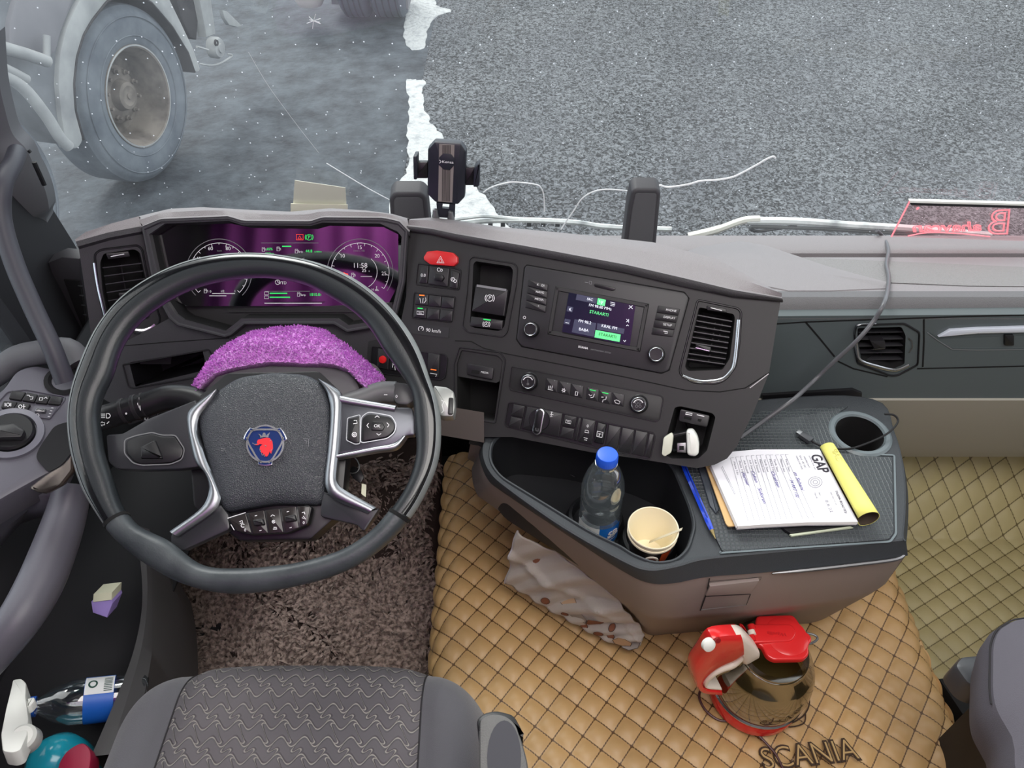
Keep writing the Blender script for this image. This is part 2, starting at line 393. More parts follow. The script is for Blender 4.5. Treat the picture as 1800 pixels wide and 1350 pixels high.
# ================= dashboard =================
PA = Plane((-.6, 1.09, .80), (-.1, 1.09, .80), (-.3, .985, .647))          # instrument cluster face
_a, _b, _c = at_t(730, 400, 1.27), at_t(1370, 525, 1.135), at_z(890, 745, .58)
PB = Plane(_a, _b, _c)                                                      # centre stack, turned to the driver
_l = at_t(137, 425, 1.235)
PD = Plane(at_t(250, 400, 1.27), _l, _l + Vector((.16, -.27, -.85))*.2)     # left wing with its vent
dash = root('dashboard', (.1, 1.0, .5), 'charcoal truck dashboard wrapping round the driver, from the left vent to the glove box', 'dashboard')
roll_shaded_m = mat('rolled_edge_shaded', (58, 57, 60), .6, bump=('voronoi', 800, .5, .001))  # front rolls face the driver; their shade is painted into this darker colour
def key(pl, quad, h, m, parent, name='button', bevel=.0012, base=0, r=.0015, **k):
    b = MB(); b.prism(rpoly(pl.px(quad, h), r, 3), -pl.n*(h-base), bevel); return b.build(name, m, parent, **k)
def lamp(pl, px, py, w, hgt, ang, m, parent, h): # small lit bar
    a = R(ang); dx, dy = math.cos(a)*w/2, math.sin(a)*w/2; ex, ey = -math.sin(a)*hgt/2, math.cos(a)*hgt/2
    b = MB(); b.prism(pl.px([(px-dx-ex, py-dy-ey), (px+dx-ex, py+dy-ey), (px+dx+ex, py+dy+ey), (px-dx+ex, py-dy+ey)], h+.0004), -pl.n*.0006); return b.build('indicator_light', m, parent)
def lines(pl, polys, wpx, m, parent, h, name='symbol', closed=False):
    b = MB()
    for P in polys:
        q = pl.px(P, h); cl = closed or (len(P) > 3 and P[0] == P[-1])
        if cl and P[0] == P[-1]: q = q[:-1]
        b.strip(q, wpx*(q[0]-CAM).length/FPX, pl.n, .0003, cl)
    return b.build(name, m, parent, normals=False)
def arc(cx, cy, rx, a0, a1, n=14, ry=None): return [(cx+rx*math.cos(R(a0+(a1-a0)*i/n)), cy+(ry or rx)*math.sin(R(a0+(a1-a0)*i/n))) for i in range(n+1)]

# --- cluster surround and display ---
outer = [(249, 400), (267, 491), (281, 530), (297, 560), (312, 573), (396, 594), (408, 590), (431, 571), (587, 571), (610, 585), (668, 575), (697, 558), (712, 494), (718, 405), (702, 389), (674, 383), (567, 382), (546, 389), (428, 388), (402, 380), (283, 385)]
inner = [(262, 412), (279, 491), (292, 528), (308, 552), (322, 562), (396, 582), (424, 560), (594, 560), (612, 572), (660, 565), (688, 549), (701, 494), (706, 416), (699, 407), (668, 393), (567, 391), (546, 397), (428, 396), (402, 388), (290, 393)]
b = MB(); b.plate(PA.px(outer, .012), [PA.px(inner, .012)], -PA.n*.03); b.ring(PA.px(outer, .012), .006, .003, PA.n); bez = b.build('cluster_bezel', dash_dark, dash)
b = MB(); b.dish(PA.px(inner, .01), -PA.n*.045, .004, False); b.build('cluster_well', black_matt, bez, flip=True)
scr_m = mat('display_glass', (5, 5, 7), .06, spec=1.0, ior=1.9)
disp = [(266, 412), (300, 396), (402, 392), (428, 398), (546, 398), (567, 394), (668, 396), (700, 412), (700, 500), (684, 532), (580, 538), (330, 538), (290, 520)]
_c = PA.P(490, 470, -.03); _yn = (Matrix.Rotation(R(5), 3, 'Z') @ PA.n); PS = Plane(_c, _c + Vector((0, 0, 1)).cross(_yn), _c + _yn.cross(Vector((0, 0, 1)).cross(_yn)))   # the glass is turned a little towards the cab's middle
b = MB(); b.prism(PS.px(disp, 0), -PS.n*.006); scr = b.build('display', scr_m, bez)
b = MB(); b.prism(PA.px([(290, 532), (330, 538), (580, 538), (690, 532), (694, 575), (610, 590), (400, 600), (300, 575)], -.034), -PA.n*.01); b.build('lower_shelf', panel_dark, bez)
b = MB(); b.prism(PA.px([(400, 545), (640, 545), (640, 549), (400, 549)], -.03), -PA.n*.006); b.build('shelf_ridge', panel_dark, bez)
hD = .0005
def gauge(cx, cy, nums, a0, a1):
    lines(PS, [arc(cx, cy, 58, a0, a1, 40)], 1.0, grey_ink, scr, hD, 'gauge_ring')
    lines(PS, [arc(cx, cy, 51, a0, a1, 40)]+[[(cx+r*math.cos(R(a)), cy+r*math.sin(R(a))) for r in (48 if k % 2 else 46, 51)] for k, a in enumerate([a0+(a1-a0)*i/18 for i in range(19)])], .8, white_ink, scr, hD, 'gauge_scale')
    for s, x, y in nums: ptext(PS, 'gauge_number', s, x, y, 6.5, white_ink, scr, h=hD)
gauge(385, 478, (('20', 345, 482), ('40', 349, 455), ('60', 370, 437), ('80', 401, 437), ('100', 424, 455)), 135, 405)
gauge(633, 478, (('5', 594, 480), ('10', 602, 450), ('15', 632, 435), ('20', 663, 450), ('25', 675, 481)), 135, 395)
ptext(PS, 'gauge_unit', 'km/h', 386, 441, 3, grey_ink, scr, h=hD); ptext(PS, 'gauge_unit', '1/min x 100', 631, 441, 3, grey_ink, scr, h=hD)
for s, x, y, hh, m_ in (('11:58', 633, 467, 8.5, white_ink), ('25', 640, 475.5, 6, white_ink), ('c', 649, 476.5, 3, white_ink), ('H', 655, 509, 4, white_ink), ('0', 370, 512.5, 4, white_ink), ('1/2', 391, 512, 4, white_ink), ('1', 413, 512, 4, white_ink),
        ('65%', 474, 438, 4.5, green_lamp), ('550km', 474, 446, 4, green_lamp), ('44.8', 543, 441.5, 5, green_lamp), ('L/100km', 559, 442.5, 2.6, green_lamp), ('1810.8', 553, 518, 5, green_lamp), ('l', 564, 518.5, 4, green_lamp), ('trip', 529, 442.5, 3.5, white_ink), ('trip', 534, 518.5, 3.5, white_ink), ('VTD', 497, 497.5, 5, white_ink), ('mesai süresi', 518, 455.5, 5, white_ink), ('P', 543.5, 417, 6, green_lamp)):
    ptext(PS, 'screen_text', s, x, y, hh, m_, scr, h=hD)
lines(PS, [[(459, 427), (560, 427)], [(466, 553), (566, 553)][:0] or [(466, 512), (545, 512)]], .7, grey_ink, scr, hD, 'screen_line')
lines(PA, [[(465, 533), (566, 533)]], 1.2, white_ink, scr, -.02, 'screen_line')
lines(PS, [[(474, 515.5), (505, 515.5)], [(474, 522.5), (510, 522.5)], [(496, 433), (512, 433)]], 1.8, green_lamp, scr, hD, 'screen_bar')
lines(PS, [[(373, 516), (413, 516)], [(368, 520), (398, 520)]], 1, white_ink, scr, hD, 'screen_line')
lines(PS, [[(521, 412), (533, 412), (533, 421.5), (521, 421.5), (521, 412)], [(524, 420), (527, 414.5), (530, 420), (524, 420)]], 1.2, red_ink, scr, hD, 'warning_symbol')
lines(PS, [arc(543.5, 417, 5, 0, 360, 16), arc(543.5, 417, 7, -40, 40, 6), arc(543.5, 417, 7, 140, 220, 6)], .9, green_lamp, scr, hD, 'brake_symbol')
def pump(x, y): return [[(x, y), (x+4, y), (x+4, y+7), (x, y+7), (x, y)], [(x+1, y+2), (x+3, y+2)], [(x+4, y+3), (x+6, y+2), (x+6.5, y+6)]]
lines(PS, pump(359, 508)+pump(461, 435)+pump(487, 434)+pump(519, 438)+pump(523, 514)+pump(618, 480)+[[(662, 510), (662, 503)], [(659, 509), (665, 509)], [(659, 511), (666, 511)], arc(488, 496, 4, 0, 360, 12), [(488, 493), (488, 496), (490, 496)], [(465, 513), (472, 513), (472, 518), (465, 518), (465, 513)], [(465, 520), (472, 520), (472, 525), (465, 525), (465, 520)], [(634, 486), (654, 486)], arc(633, 478, 30, -50, 60, 12)], .8, white_ink, scr, hD, 'screen_symbol')
lines(PS, [[(612, 484), (604, 479)], [(612, 482), (604, 480)]], 1.6, red_ink, scr, hD, 'needle')

# --- face plate of cluster bay below the display (left) with the coin slot, and side wall behind wheel ---
def ext(pts): return [tuple(p) for p in pts]
lowL = [(160, 600), (222, 600), (297, 560), (312, 573), (396, 594), (408, 590), (431, 571), (587, 571), (610, 585), (668, 575), (697, 558), (700, 600), (652, 600), (640, 760), (560, 800), (250, 740), (180, 700)]
slot = [(227, 637), (356, 616), (364, 650), (238, 680)]
b = MB(); b.plate(PA.px(lowL), [rpoly(PA.px(slot), .003, 3)], -PA.n*.05); lower = b.build('lower_fascia', dash_dark, dash)
b = MB(); b.dish(rpoly(PA.px(slot, .0), .003, 3), -PA.n*.09, .01); b.build('open_slot', black_plastic, lower, flip=True)
b = MB(); b.ring(rpoly(PA.px([(214, 640), (368, 613), (378, 632), (362, 662), (234, 684), (225, 681)]), .004, 3), .003, .002, PA.n)
b.strip(PA.px([(240, 681), (300, 671), (362, 660)]), .002, PA.n, .001); b.build('slot_frame', key_plastic, lower)
b = MB(); b.strip(PA.px([(215, 608), (300, 601), (403, 594)], .0), .0015, PA.n, .0003); b.build('panel_seam', deep_black, lower, normals=False)
for q in ([(222, 722), (246, 715), (250, 740), (226, 748)], [(248, 714), (272, 707), (275, 733), (251, 739)], [(274, 706), (296, 700), (298, 724), (276, 731)]):
    kb = key(PA, q, .004, key_plastic, lower)
lines(PA, [[(255, 731), (260, 731), (260, 738), (255, 738), (255, 731)], [(262, 737), (268, 741)]], 1, white_ink, lower, .0045)

# --- hood over the cluster ---
front = [(249, 399), (283, 385), (402, 380), (428, 388), (546, 389), (567, 382), (674, 383), (702, 389), (720, 408)]
back = [(240, 381), (298, 367), (355, 364), (442, 369), (511, 372), (581, 366), (644, 370), (684, 375), (716, 384)]
F = PA.px(front, .012); Bk = []
for (x, y), f in zip(back, F): p = at_z(x, y, max(.80, f.z)); Bk.append(p)
F = resample(F, 60); Bk = resample(Bk, 60)
b = MB()
up = Vector((0, 0, 1))
b.loops([[f + PA.n*.003 for f in F], [f + up*.003 - PA.n*.006 for f in F], [(f.lerp(k, .45) + up*.004) for f, k in zip(F, Bk)], [k + Vector((0, 0, 0)) for k in Bk], [k + Vector((0, .03, -.02)) for k in Bk], [k + Vector((0, .14, -.16)) for k in Bk]], False)
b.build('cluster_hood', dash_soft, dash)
b = MB(); b.loops([[f - PA.n*.02 - PA.v*.007 for f in F], [f - PA.v*.007 for f in F], [f - PA.v*.0045 + PA.n*.002 for f in F], [f + PA.n*.003 for f in F]], False); b.build('hood_lip', roll_shaded_m, dash)

# --- left wing ---
wing = [(137, 427), (249, 403), (267, 491), (281, 530), (297, 560), (310, 575), (300, 640), (215, 640), (180, 700), (172, 640), (160, 590), (148, 500)]
vo = [(164, 446), (176, 437), (243, 429), (252, 438), (262, 490), (284, 562), (279, 574), (252, 584), (222, 584), (184, 569), (172, 520)]
vi = [(176, 462), (182, 446), (236, 438), (246, 444), (256, 490), (266, 545), (262, 560), (200, 566), (190, 560), (180, 510)]
b = MB(); b.plate(PD.px(wing), [rpoly(PD.px(vi), .004, 3)], -PD.n*.03); wg = b.build('left_fascia', dash_dark, dash)
def vent(pl, hole, frame, slats, wall, parent, knob, wheel, chrome_strips, vanes):
    b = MB(); b.ring(rpoly(pl.px(frame), .006, 3), .0035, .0025, pl.n); v = b.build('air_vent', black_plastic, parent)
    b = MB(); b.dish(rpoly(pl.px(hole, .001), .004, 3), -pl.n*.05, .004); b.build('vent_duct', black_matt, v, flip=True)
    slat_m = mat('slat_plastic', (58, 58, 62), .4)
    for a, c in slats:
        b = MB(); A, D_ = pl.P(*a, -.006), pl.P(*c, -.006)
        b.prism([A, D_, D_ - pl.n*.016 - pl.v*.004, A - pl.n*.016 - pl.v*.004], -pl.v*.0016); b.build('vent_slat', slat_m, v)
    for a, c in vanes:
        b = MB(); A, D_ = pl.P(*a, -.026), pl.P(*c, -.026); b.prism([A, D_, D_ - pl.n*.012, A - pl.n*.012], pl.u*.0014); b.build('vent_vane', key_plastic, v)
    if knob: key(pl, knob, .002, key_plastic, v, 'vent_tab', base=-.01); lines(pl, [[((knob[0][0]*.7+knob[3][0]*.3), knob[3][1]-2), (knob[2][0]-2, knob[2][1]-2)]], 1.3, chrome, v, .0023, 'tab_trim')
    if wheel: key(pl, wheel, .003, key_plastic, v, 'vent_thumbwheel', base=-.01); lines(pl, [[((wheel[0][0]*.8+wheel[2][0]*.2), (wheel[0][1]+wheel[3][1])/2), ((wheel[0][0]*.25+wheel[2][0]*.75), (wheel[1][1]+wheel[2][1])/2)]], 1.2, white_ink, v, .0034, 'wheel_mark')
    for P, wpx in chrome_strips:
        q = spline(pl.px(P, .003), 5); t = (q[0]-CAM).length/FPX; b = MB()
        b.loops([[p + pl.n*(.0015*math.sin(math.pi*k/4)) + (s_*wpx*t*(k/4-.5)) for p, s_ in zip(q, [pl.n.cross((q[min(i+1, len(q)-1)]-q[max(i-1, 0)]).normalized()) for i in range(len(q))])] for k in range(5)], False)
        b.build('chrome_trim', chrome, v)
    return v
vent(PD, vi, vo, [((180+i*2.4, 470+i*14.5), (248+i*3, 462+i*13.5)) for i in range(7)], 0, wg, [(208, 516), (232, 513), (235, 522), (212, 526)], [(186, 446), (226, 442), (229, 451), (190, 456)],
     [([(166, 462), (170, 490), (176, 520), (188, 566)], 4), ([(236, 582), (252, 583), (266, 578), (274, 572)], 8)], [((212, 466), (228, 556))])
b = MB(); L0 = PD.px([(133, 424), (190, 408), (249, 397)], .004); L1 = [at_z(*p, .81) for p in ((150, 408), (195, 393), (244, 380))]
b.loops([[p + PD.n*.003 for p in L0], [p + up*.003 for p in L0], [p for p in L1], [p+Vector((0, .1, -.14)) for p in L1]], False); b.build('left_wing_top', dash_soft, dash)
b = MB(); b.loops([[p - PD.v*.014 - PD.n*.004 for p in L0], [p + PD.n*.005 - PD.v*.008 for p in L0], [p + PD.n*.003 for p in L0]], False); b.build('wing_roll', roll_shaded_m, dash)
b = MB(); W = PD.px([(137, 427), (148, 500), (160, 590), (172, 640), (180, 700)]); b.loops([W, [p + Vector((-.005, .02, 0)) for p in W], [p + Vector((-.0, .07, -.03)) for p in W]], False); b.build('left_wing_side', dash_dark, dash)

# --- centre stack ---
stack = [(718, 404), (804, 422), (922, 444), (1100, 478), (1200, 502), (1290, 520), (1372, 529), (1366, 566), (1352, 655), (1324, 726), (1295, 785), (1278, 806), (1256, 817), (1225, 823), (1120, 806), (1040, 795), (900, 768), (851, 768), (740, 748), (640, 742), (648, 600), (700, 590), (714, 520)]
park_o = [(831, 450), (905, 462), (911, 470), (909, 500), (893, 585), (884, 594), (822, 585), (812, 574), (820, 513), (824, 456)]
park_i = [(836, 459), (897, 468), (902, 475), (899, 505), (886, 575), (877, 582), (832, 576), (826, 568), (830, 513), (832, 464)]
radio = [(926, 466), (1203, 514), (1211, 524), (1176, 651), (1163, 656), (917, 609), (908, 597), (922, 470)]
clim = [(899, 643), (1163, 695), (1167, 701), (1160, 738), (1153, 742), (897, 686), (894, 679)]
row = [(893, 707), (900, 706), (1150, 760), (1153, 768), (1144, 806), (1136, 809), (890, 750), (887, 744)]
rvent = [(1225, 525), (1298, 540), (1305, 548), (1302, 600), (1295, 645), (1278, 668), (1262, 676), (1219, 675), (1194, 659), (1193, 648)]
rhole = [(1229, 540), (1290, 552), (1292, 560), (1283, 630), (1270, 650), (1210, 652), (1204, 645)]
nookU = [(811, 615), (875, 625), (884, 634), (869, 740), (804, 730), (803, 640)]
nookR = [(1186, 716), (1196, 714), (1252, 726), (1258, 733), (1243, 792), (1228, 806), (1180, 806), (1166, 798), (1168, 780)]
swL = [(654, 608), (783, 622), (788, 630), (784, 664), (776, 669), (690, 660), (650, 655)]
holes = [rpoly(PB.px(q), .003, 3) for q in (park_i, rhole, nookU, nookR)]
b = MB(); b.plate(PB.px(stack), holes, -PB.n*.03); fas = b.build('centre_fascia', panel_dark, dash)
# top roll and top surface of the stack
tf = [(716, 396), (760, 401), (804, 410), (922, 430), (1100, 463), (1200, 486), (1290, 508), (1374, 523)]
tb = [(722, 385), (760, 382), (800, 387), (880, 399), (1040, 414), (1150, 426), (1260, 455), (1372, 515)]
TF = resample(PB.px(tf, .008), 60); TF0 = resample(PB.px([(717, 407), (760, 413), (804, 424), (922, 446), (1100, 480), (1200, 504), (1290, 523), (1376, 531)], .0), 60); TBk = resample([at_z(x, y, .802) for x, y in tb], 60)
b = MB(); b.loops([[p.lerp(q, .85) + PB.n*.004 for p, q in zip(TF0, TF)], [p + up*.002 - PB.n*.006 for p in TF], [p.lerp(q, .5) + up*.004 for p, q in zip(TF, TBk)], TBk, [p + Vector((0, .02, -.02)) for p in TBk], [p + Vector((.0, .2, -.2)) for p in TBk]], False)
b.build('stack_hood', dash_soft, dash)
b = MB(); b.loops([[p - PB.n*.01 for p in TF0], [p + PB.n*.005 for p in TF0], [p.lerp(q, .3) + PB.n*.0075 for p, q in zip(TF0, TF)], [p.lerp(q, .6) + PB.n*.0065 for p, q in zip(TF0, TF)], [p.lerp(q, .85) + PB.n*.004 for p, q in zip(TF0, TF)]], False); b.build('stack_roll', roll_shaded_m, dash)
# right flank of the stack, running forward to the passenger side
FL = PB.px([(1372, 526), (1366, 566), (1352, 655), (1324, 726), (1295, 785), (1278, 806), (1256, 817), (1225, 823), (1120, 806), (1040, 795), (900, 768), (851, 768)])
b = MB(); b.loops([FL, [p + Vector((.004, .02, -.004)) for p in FL], [Vector((p.x+.006, p.y+.10, min(p.z-.04, .655))) for p in FL], [Vector((p.x+.008, max(p.y+.1, 1.06), min(p.z-.04, .64))) for p in FL]], False); b.build('stack_flank', green_grey, dash)
lines(PB, [[(800, 599), (828, 600), (850, 612), (891, 622), (1100, 663), (1206, 686), (1265, 689), (1310, 682), (1352, 655)]], 1.6, deep_black, fas, .0002, 'panel_seam')
lines(PB, [[(1318, 682), (1351, 657)]], 1.5, dull_metal, fas, .0006, 'seam_glint')
def bead(q, name='recess_rim', m=key_plastic, par=None, wd=.0025, h=.002, pl=PB): b = MB(); b.ring(rpoly(pl.px(q), .004, 3), wd, h, pl.n); return b.build(name, m, par or fas)
# hazard and knob block
hz = key(PB, [(744, 452), (750, 442), (767, 440), (796, 444), (804, 452), (804, 462), (797, 468), (756, 465), (745, 457)], .007, mat('hazard_red', (196, 42, 44), .3), fas, 'hazard_button', .002, label='red hazard button')
lines(PB, [[(768, 462), (774.5, 450.5), (780.5, 462.5), (768, 462)], [(771, 460.5), (774.5, 454.5), (777.5, 461), (771, 460.5)]], 1.1, white_ink, hz, .0075, 'triangle_symbol')
bead([(730, 500), (734, 462), (800, 470), (812, 474), (808, 511), (735, 502)], par=fas)
for q, s in (([(739, 469), (753, 467), (751, 498), (736, 497)], '0.0'), ([(793, 474), (807, 480), (804, 508), (790, 505)], None)):
    kk = key(PB, q, .004, key_plastic, fas)
    if s: ptext(PB, 'button_text', s, 744, 484, 5.5, white_ink, kk, 4, .0045)
    else: lines(PB, [arc(796, 491, 3.3, 0, 360, 12), arc(800, 494, 2.6, 0, 360, 12), [(794, 492), (797, 489)]], 1, white_ink, kk, .0045)
kp = key(PB, [(755.5, 467), (789.6, 472), (786.7, 504), (752, 499)], .005, key_plastic, fas, 'scroll_switch'); key(PB, [(764, 480.4), (777, 482.6), (780, 488.5), (776.3, 494.4), (762, 492)], .011, black_plastic, kp, 'scroll_wheel', base=.004)
lines(PB, [arc(771.5, 474, 3, 60, 330, 8), arc(776, 475, 2, 0, 360, 8), [(763, 487), (777, 488.5)]], .9, white_ink, kp, .0055)
# six keys
for r_ in range(2):
    for c_ in range(3):
        x, y = 731.5+c_*22.8-r_*3, 516+c_*2.6+r_*23
        kk = key(PB, [(x, y), (x+21.5, y+2.2), (x+20, y+21), (x-2, y+19)], .004, key_plastic, fas)
        if c_ == 0: lamp(PB, x+10, y+3, 9, 1.8, 5, orange_lamp if r_ == 0 else green_lamp, kk, .004)
        if c_ == 0 and r_ == 0: lines(PB, [[(738, 524), (740, 533)], [(743, 533), (744, 524)], [(745, 533), (749, 528), (748, 523)]], 1, white_ink, kk, .0045)
        if c_ == 0 and r_ == 1: lines(PB, [[(733, 547), (745, 548), (745, 553), (733, 552), (733, 547)], [(736, 550), (742, 550.5)]], 1, white_ink, kk, .0045)
bead([(727, 513), (802, 521), (795, 568), (723, 560)])
lb = key(PB, [(721, 567), (790, 576), (788, 594), (719, 586)], .0008, mat('sticker_dark', (40, 40, 43), .6), fas, 'speed_label', 0)
ptext(PB, 'label_text', '90 km/h', 762, 581.5, 6.2, white_ink, lb, 7, .0012, wpx=26); lines(PB, [arc(740, 578, 4.4, 130, 410, 12), [(740, 578), (743, 574)]], 1.1, white_ink, lb, .0012)
# parking brake
b = MB(); b.dish(rpoly(PB.px(park_i), .003, 3), -PB.n*.035, .002); pr = b.build('parking_brake_recess', black_matt, fas, flip=True)
bead(park_o)
lv = key(PB, [(836, 500), (893, 509), (886, 556), (829, 547)], .006, key_plastic, fas, 'parking_brake_lever', .002, base=-.02)
lines(PB, [[(838, 502), (890, 510)]], 4, grey_ink, lv, .0065, 'lever_lip'); ptext(PB, 'lever_text', 'P', 861, 524, 6.5, white_ink, lv, 8, .0066)
lines(PB, [arc(861, 524, 5.6, 0, 360, 16), arc(861, 524, 8.2, -45, 45, 6), arc(861, 524, 8.2, 135, 225, 6)], 1.1, white_ink, lv, .0066)
kk = key(PB, [(828, 556), (884, 563), (882, 580), (826, 573)], .003, key_plastic, fas, base=-.02); lamp(PB, 856, 562, 13, 2, 7, green_lamp, kk, .003); ptext(PB, 'button_text', 'A', 855, 570, 4.5, white_ink, kk, 7, .0036)
lines(PB, [arc(855, 570, 4.2, 0, 360, 12), arc(855, 570, 6.4, -45, 45, 6), arc(855, 570, 6.4, 135, 225, 6)], .9, white_ink, kk, .0036)
# radio
rd = key(PB, radio, .004, mat('radio_face', (44, 43, 46), .45), fas, 'radio', .002, r=.004)
b = MB(); b.strip(PB.px(radio, .0), .0022, PB.n, .0004, True); b.build('radio_gap', deep_black, rd, normals=False)
def quadkeys(tl, tr, br, bl, names, par, hh=4):
    n = len(names)
    for i, s in enumerate(names):
        f0, f1 = i/n, (i+.93)/n; L = lambda a, c, t: (a[0]+(c[0]-a[0])*t, a[1]+(c[1]-a[1])*t)
        q = [L(tl, bl, f0), L(tr, br, f0), L(tr, br, f1), L(tl, bl, f1)]
        kk = key(PB, q, .007, key_plastic, par, 'radio_key', .0009, base=.003, r=.001)
        cx, cy = sum(p[0] for p in q)/4+5, sum(p[1] for p in q)/4
        if s: ptext(PB, 'key_text', s, cx, cy, hh, white_ink, kk, 8, .0074)
        else: lines(PB, [[(cx-4, cy-2), (cx+3, cy-1), (cx+3, cy+2), (cx-2, cy+1.5)]], 1, white_ink, kk, .0074)
quadkeys((929, 491), (963, 500), (958.5, 550), (923, 541), ['K   DI', 'NAVG', 'MEDIA', '*'], rd); quadkeys((1157, 537), (1195.6, 543), (1182, 593), (1145, 588.5), ['PHONE', 'DISPLAY', 'SETUP', ''], rd)
def knob(pl, px, py, r_in, r_out, par, hgt=.018, name='knob', trim=chrome):
    c = pl.P(px, py, hgt); k_ = (c-CAM).length/FPX*.96; b = MB(); ro = r_out*k_
    b.lathe([(ro*1.08, -hgt+.002), (ro, -hgt+.003), (ro*.98, -.002), (ro*.92, -.0003), (ro*.82, 0), (ro*.78, -.0012), (.0001, -.0014)], c, pl.n, 32, False, True); kn = b.build(name, black_plastic, par)
    b = MB(); b.lathe([(ro*.80, .0001), (ro*.76, .0005), (ro*.72, .0001)], c, pl.n, 32); b.build('knob_ring', trim, kn); return kn
knob(PB, 932, 579, 10, 14.5, rd); knob(PB, 1153, 623, 11, 15.5, rd)
lines(PB, [arc(922, 558, 2.2, 0, 360, 10)], .8, white_ink, rd, .0045); lines(PB, [[(1028, 496), (1034, 497)], [(1036, 494), (1040, 495), (1040, 500), (1036, 499), (1036, 494)]], 1, grey_ink, rd, .0045)
key(PB, [(1043, 500), (1047, 498), (1080, 505), (1082, 509), (1076, 511), (1046, 504)], .006, black_plastic, rd, 'eject_slot', .0006, base=.003)
scrR = [(1000, 514), (1117, 537), (1107, 608), (988, 583)]
bead([(975, 500), (1145, 532), (1128, 622), (960, 590)], 'screen_bezel', panel_dark, rd, .012, .006)
b = MB(); b.prism(PB.px(scrR, .0062), -PB.n*.003); sc = b.build('radio_screen', mat('radio_display', (20, 22, 34), .12, emit=((34, 38, 62), .35)), rd)
gb = mat('screen_green', (90, 215, 130), .5, emit=((90, 215, 130), .75)); st = mat('screen_tile', (48, 50, 70), .4, emit=((60, 64, 92), .4)); sw_ = mat('screen_white', (220, 224, 235), .5, emit=((220, 224, 235), .6))
hS = .0066
for q, m_ in (([(1051, 524), (1065, 527), (1063, 538), (1049, 535)], gb), ([(1047, 580), (1091, 588), (1089, 601), (1045, 593)], gb), ([(1010, 561), (1048, 568), (1044, 592), (1005, 584)], st), ([(1050, 568), (1098, 578), (1096, 587), (1049, 579)], st), ([(1014, 517), (1050, 524), (1048, 534), (1012, 527)], st), ([(998, 538), (1008, 540), (1006, 549), (996, 547)], st), ([(993, 560), (1003, 562), (1001, 571), (991, 569)], st)):
    b = MB(); b.prism(PB.px(q, hS), -PB.n*.0003); b.build('screen_tile', m_, sc)
for s, x, y, hh, m_ in (('SRC', 1037, 526.5, 4.5, sw_), ('FM 98.80 MHz', 1055, 540, 5, sw_), ('STARARTI', 1053, 551, 5.6, gb), ('FM 98.2', 1028, 566, 5.2, sw_), ('KRAL FM', 1071, 575, 5.2, sw_), ('BABA', 1026, 580, 5.2, sw_), ('STARARTI', 1068, 590, 5.2, black_plastic)):
    ptext(PB, 'screen_text', s, x, y, hh, m_, sc, 11, hS+.0004)
lines(PB, [[(1073, 531), (1081, 533)], [(1073, 534), (1081, 536)], [(1073, 537), (1080, 538)], [(1001, 542), (1001, 546)], [(1004, 541), (1002, 544), (1004, 547)], [(1106, 537), (1112, 543)], [(1112, 537), (1105, 543)], [(1101, 561), (1104, 564), (1101, 566)], [(1105, 561), (1105, 567)], [(1101, 573), (1103, 571), (1105, 573)], [(1096, 598), (1098, 601), (1100, 598)], [(1057, 535), (1057.5, 529)], [(1054, 528), (1055, 532)], [(1060, 529), (1059, 533)], [(994, 567), (1000, 568)]], .9, sw_, sc, hS+.0003)
ptext(PB, 'maker_text', 'SCANIA', 1025, 611, 3.6, white_ink, rd, 11, .0045, bold=.02); ptext(PB, 'maker_text', 'INFOTAINMENT SYSTEM', 1056, 617.5, 2.6, grey_ink, rd, 11, .0045, wpx=36)
# right vent
vent(PB, rhole, rvent, [((1226-i*2.4, 553+i*9.6), (1287-i*1.6, 564+i*9.4)) for i in range(9)], 0, fas, [(1222, 604), (1250, 610), (1249, 619), (1225, 613)], [(1242, 537), (1276, 542), (1278, 550), (1243, 545)],
     [([(1298, 562), (1294, 610), (1290, 640), (1283, 655), (1268, 667), (1240, 671), (1218, 668), (1200, 661)], 5)], [((1258, 560), (1244, 640)), ((1270, 562), (1262, 600))])
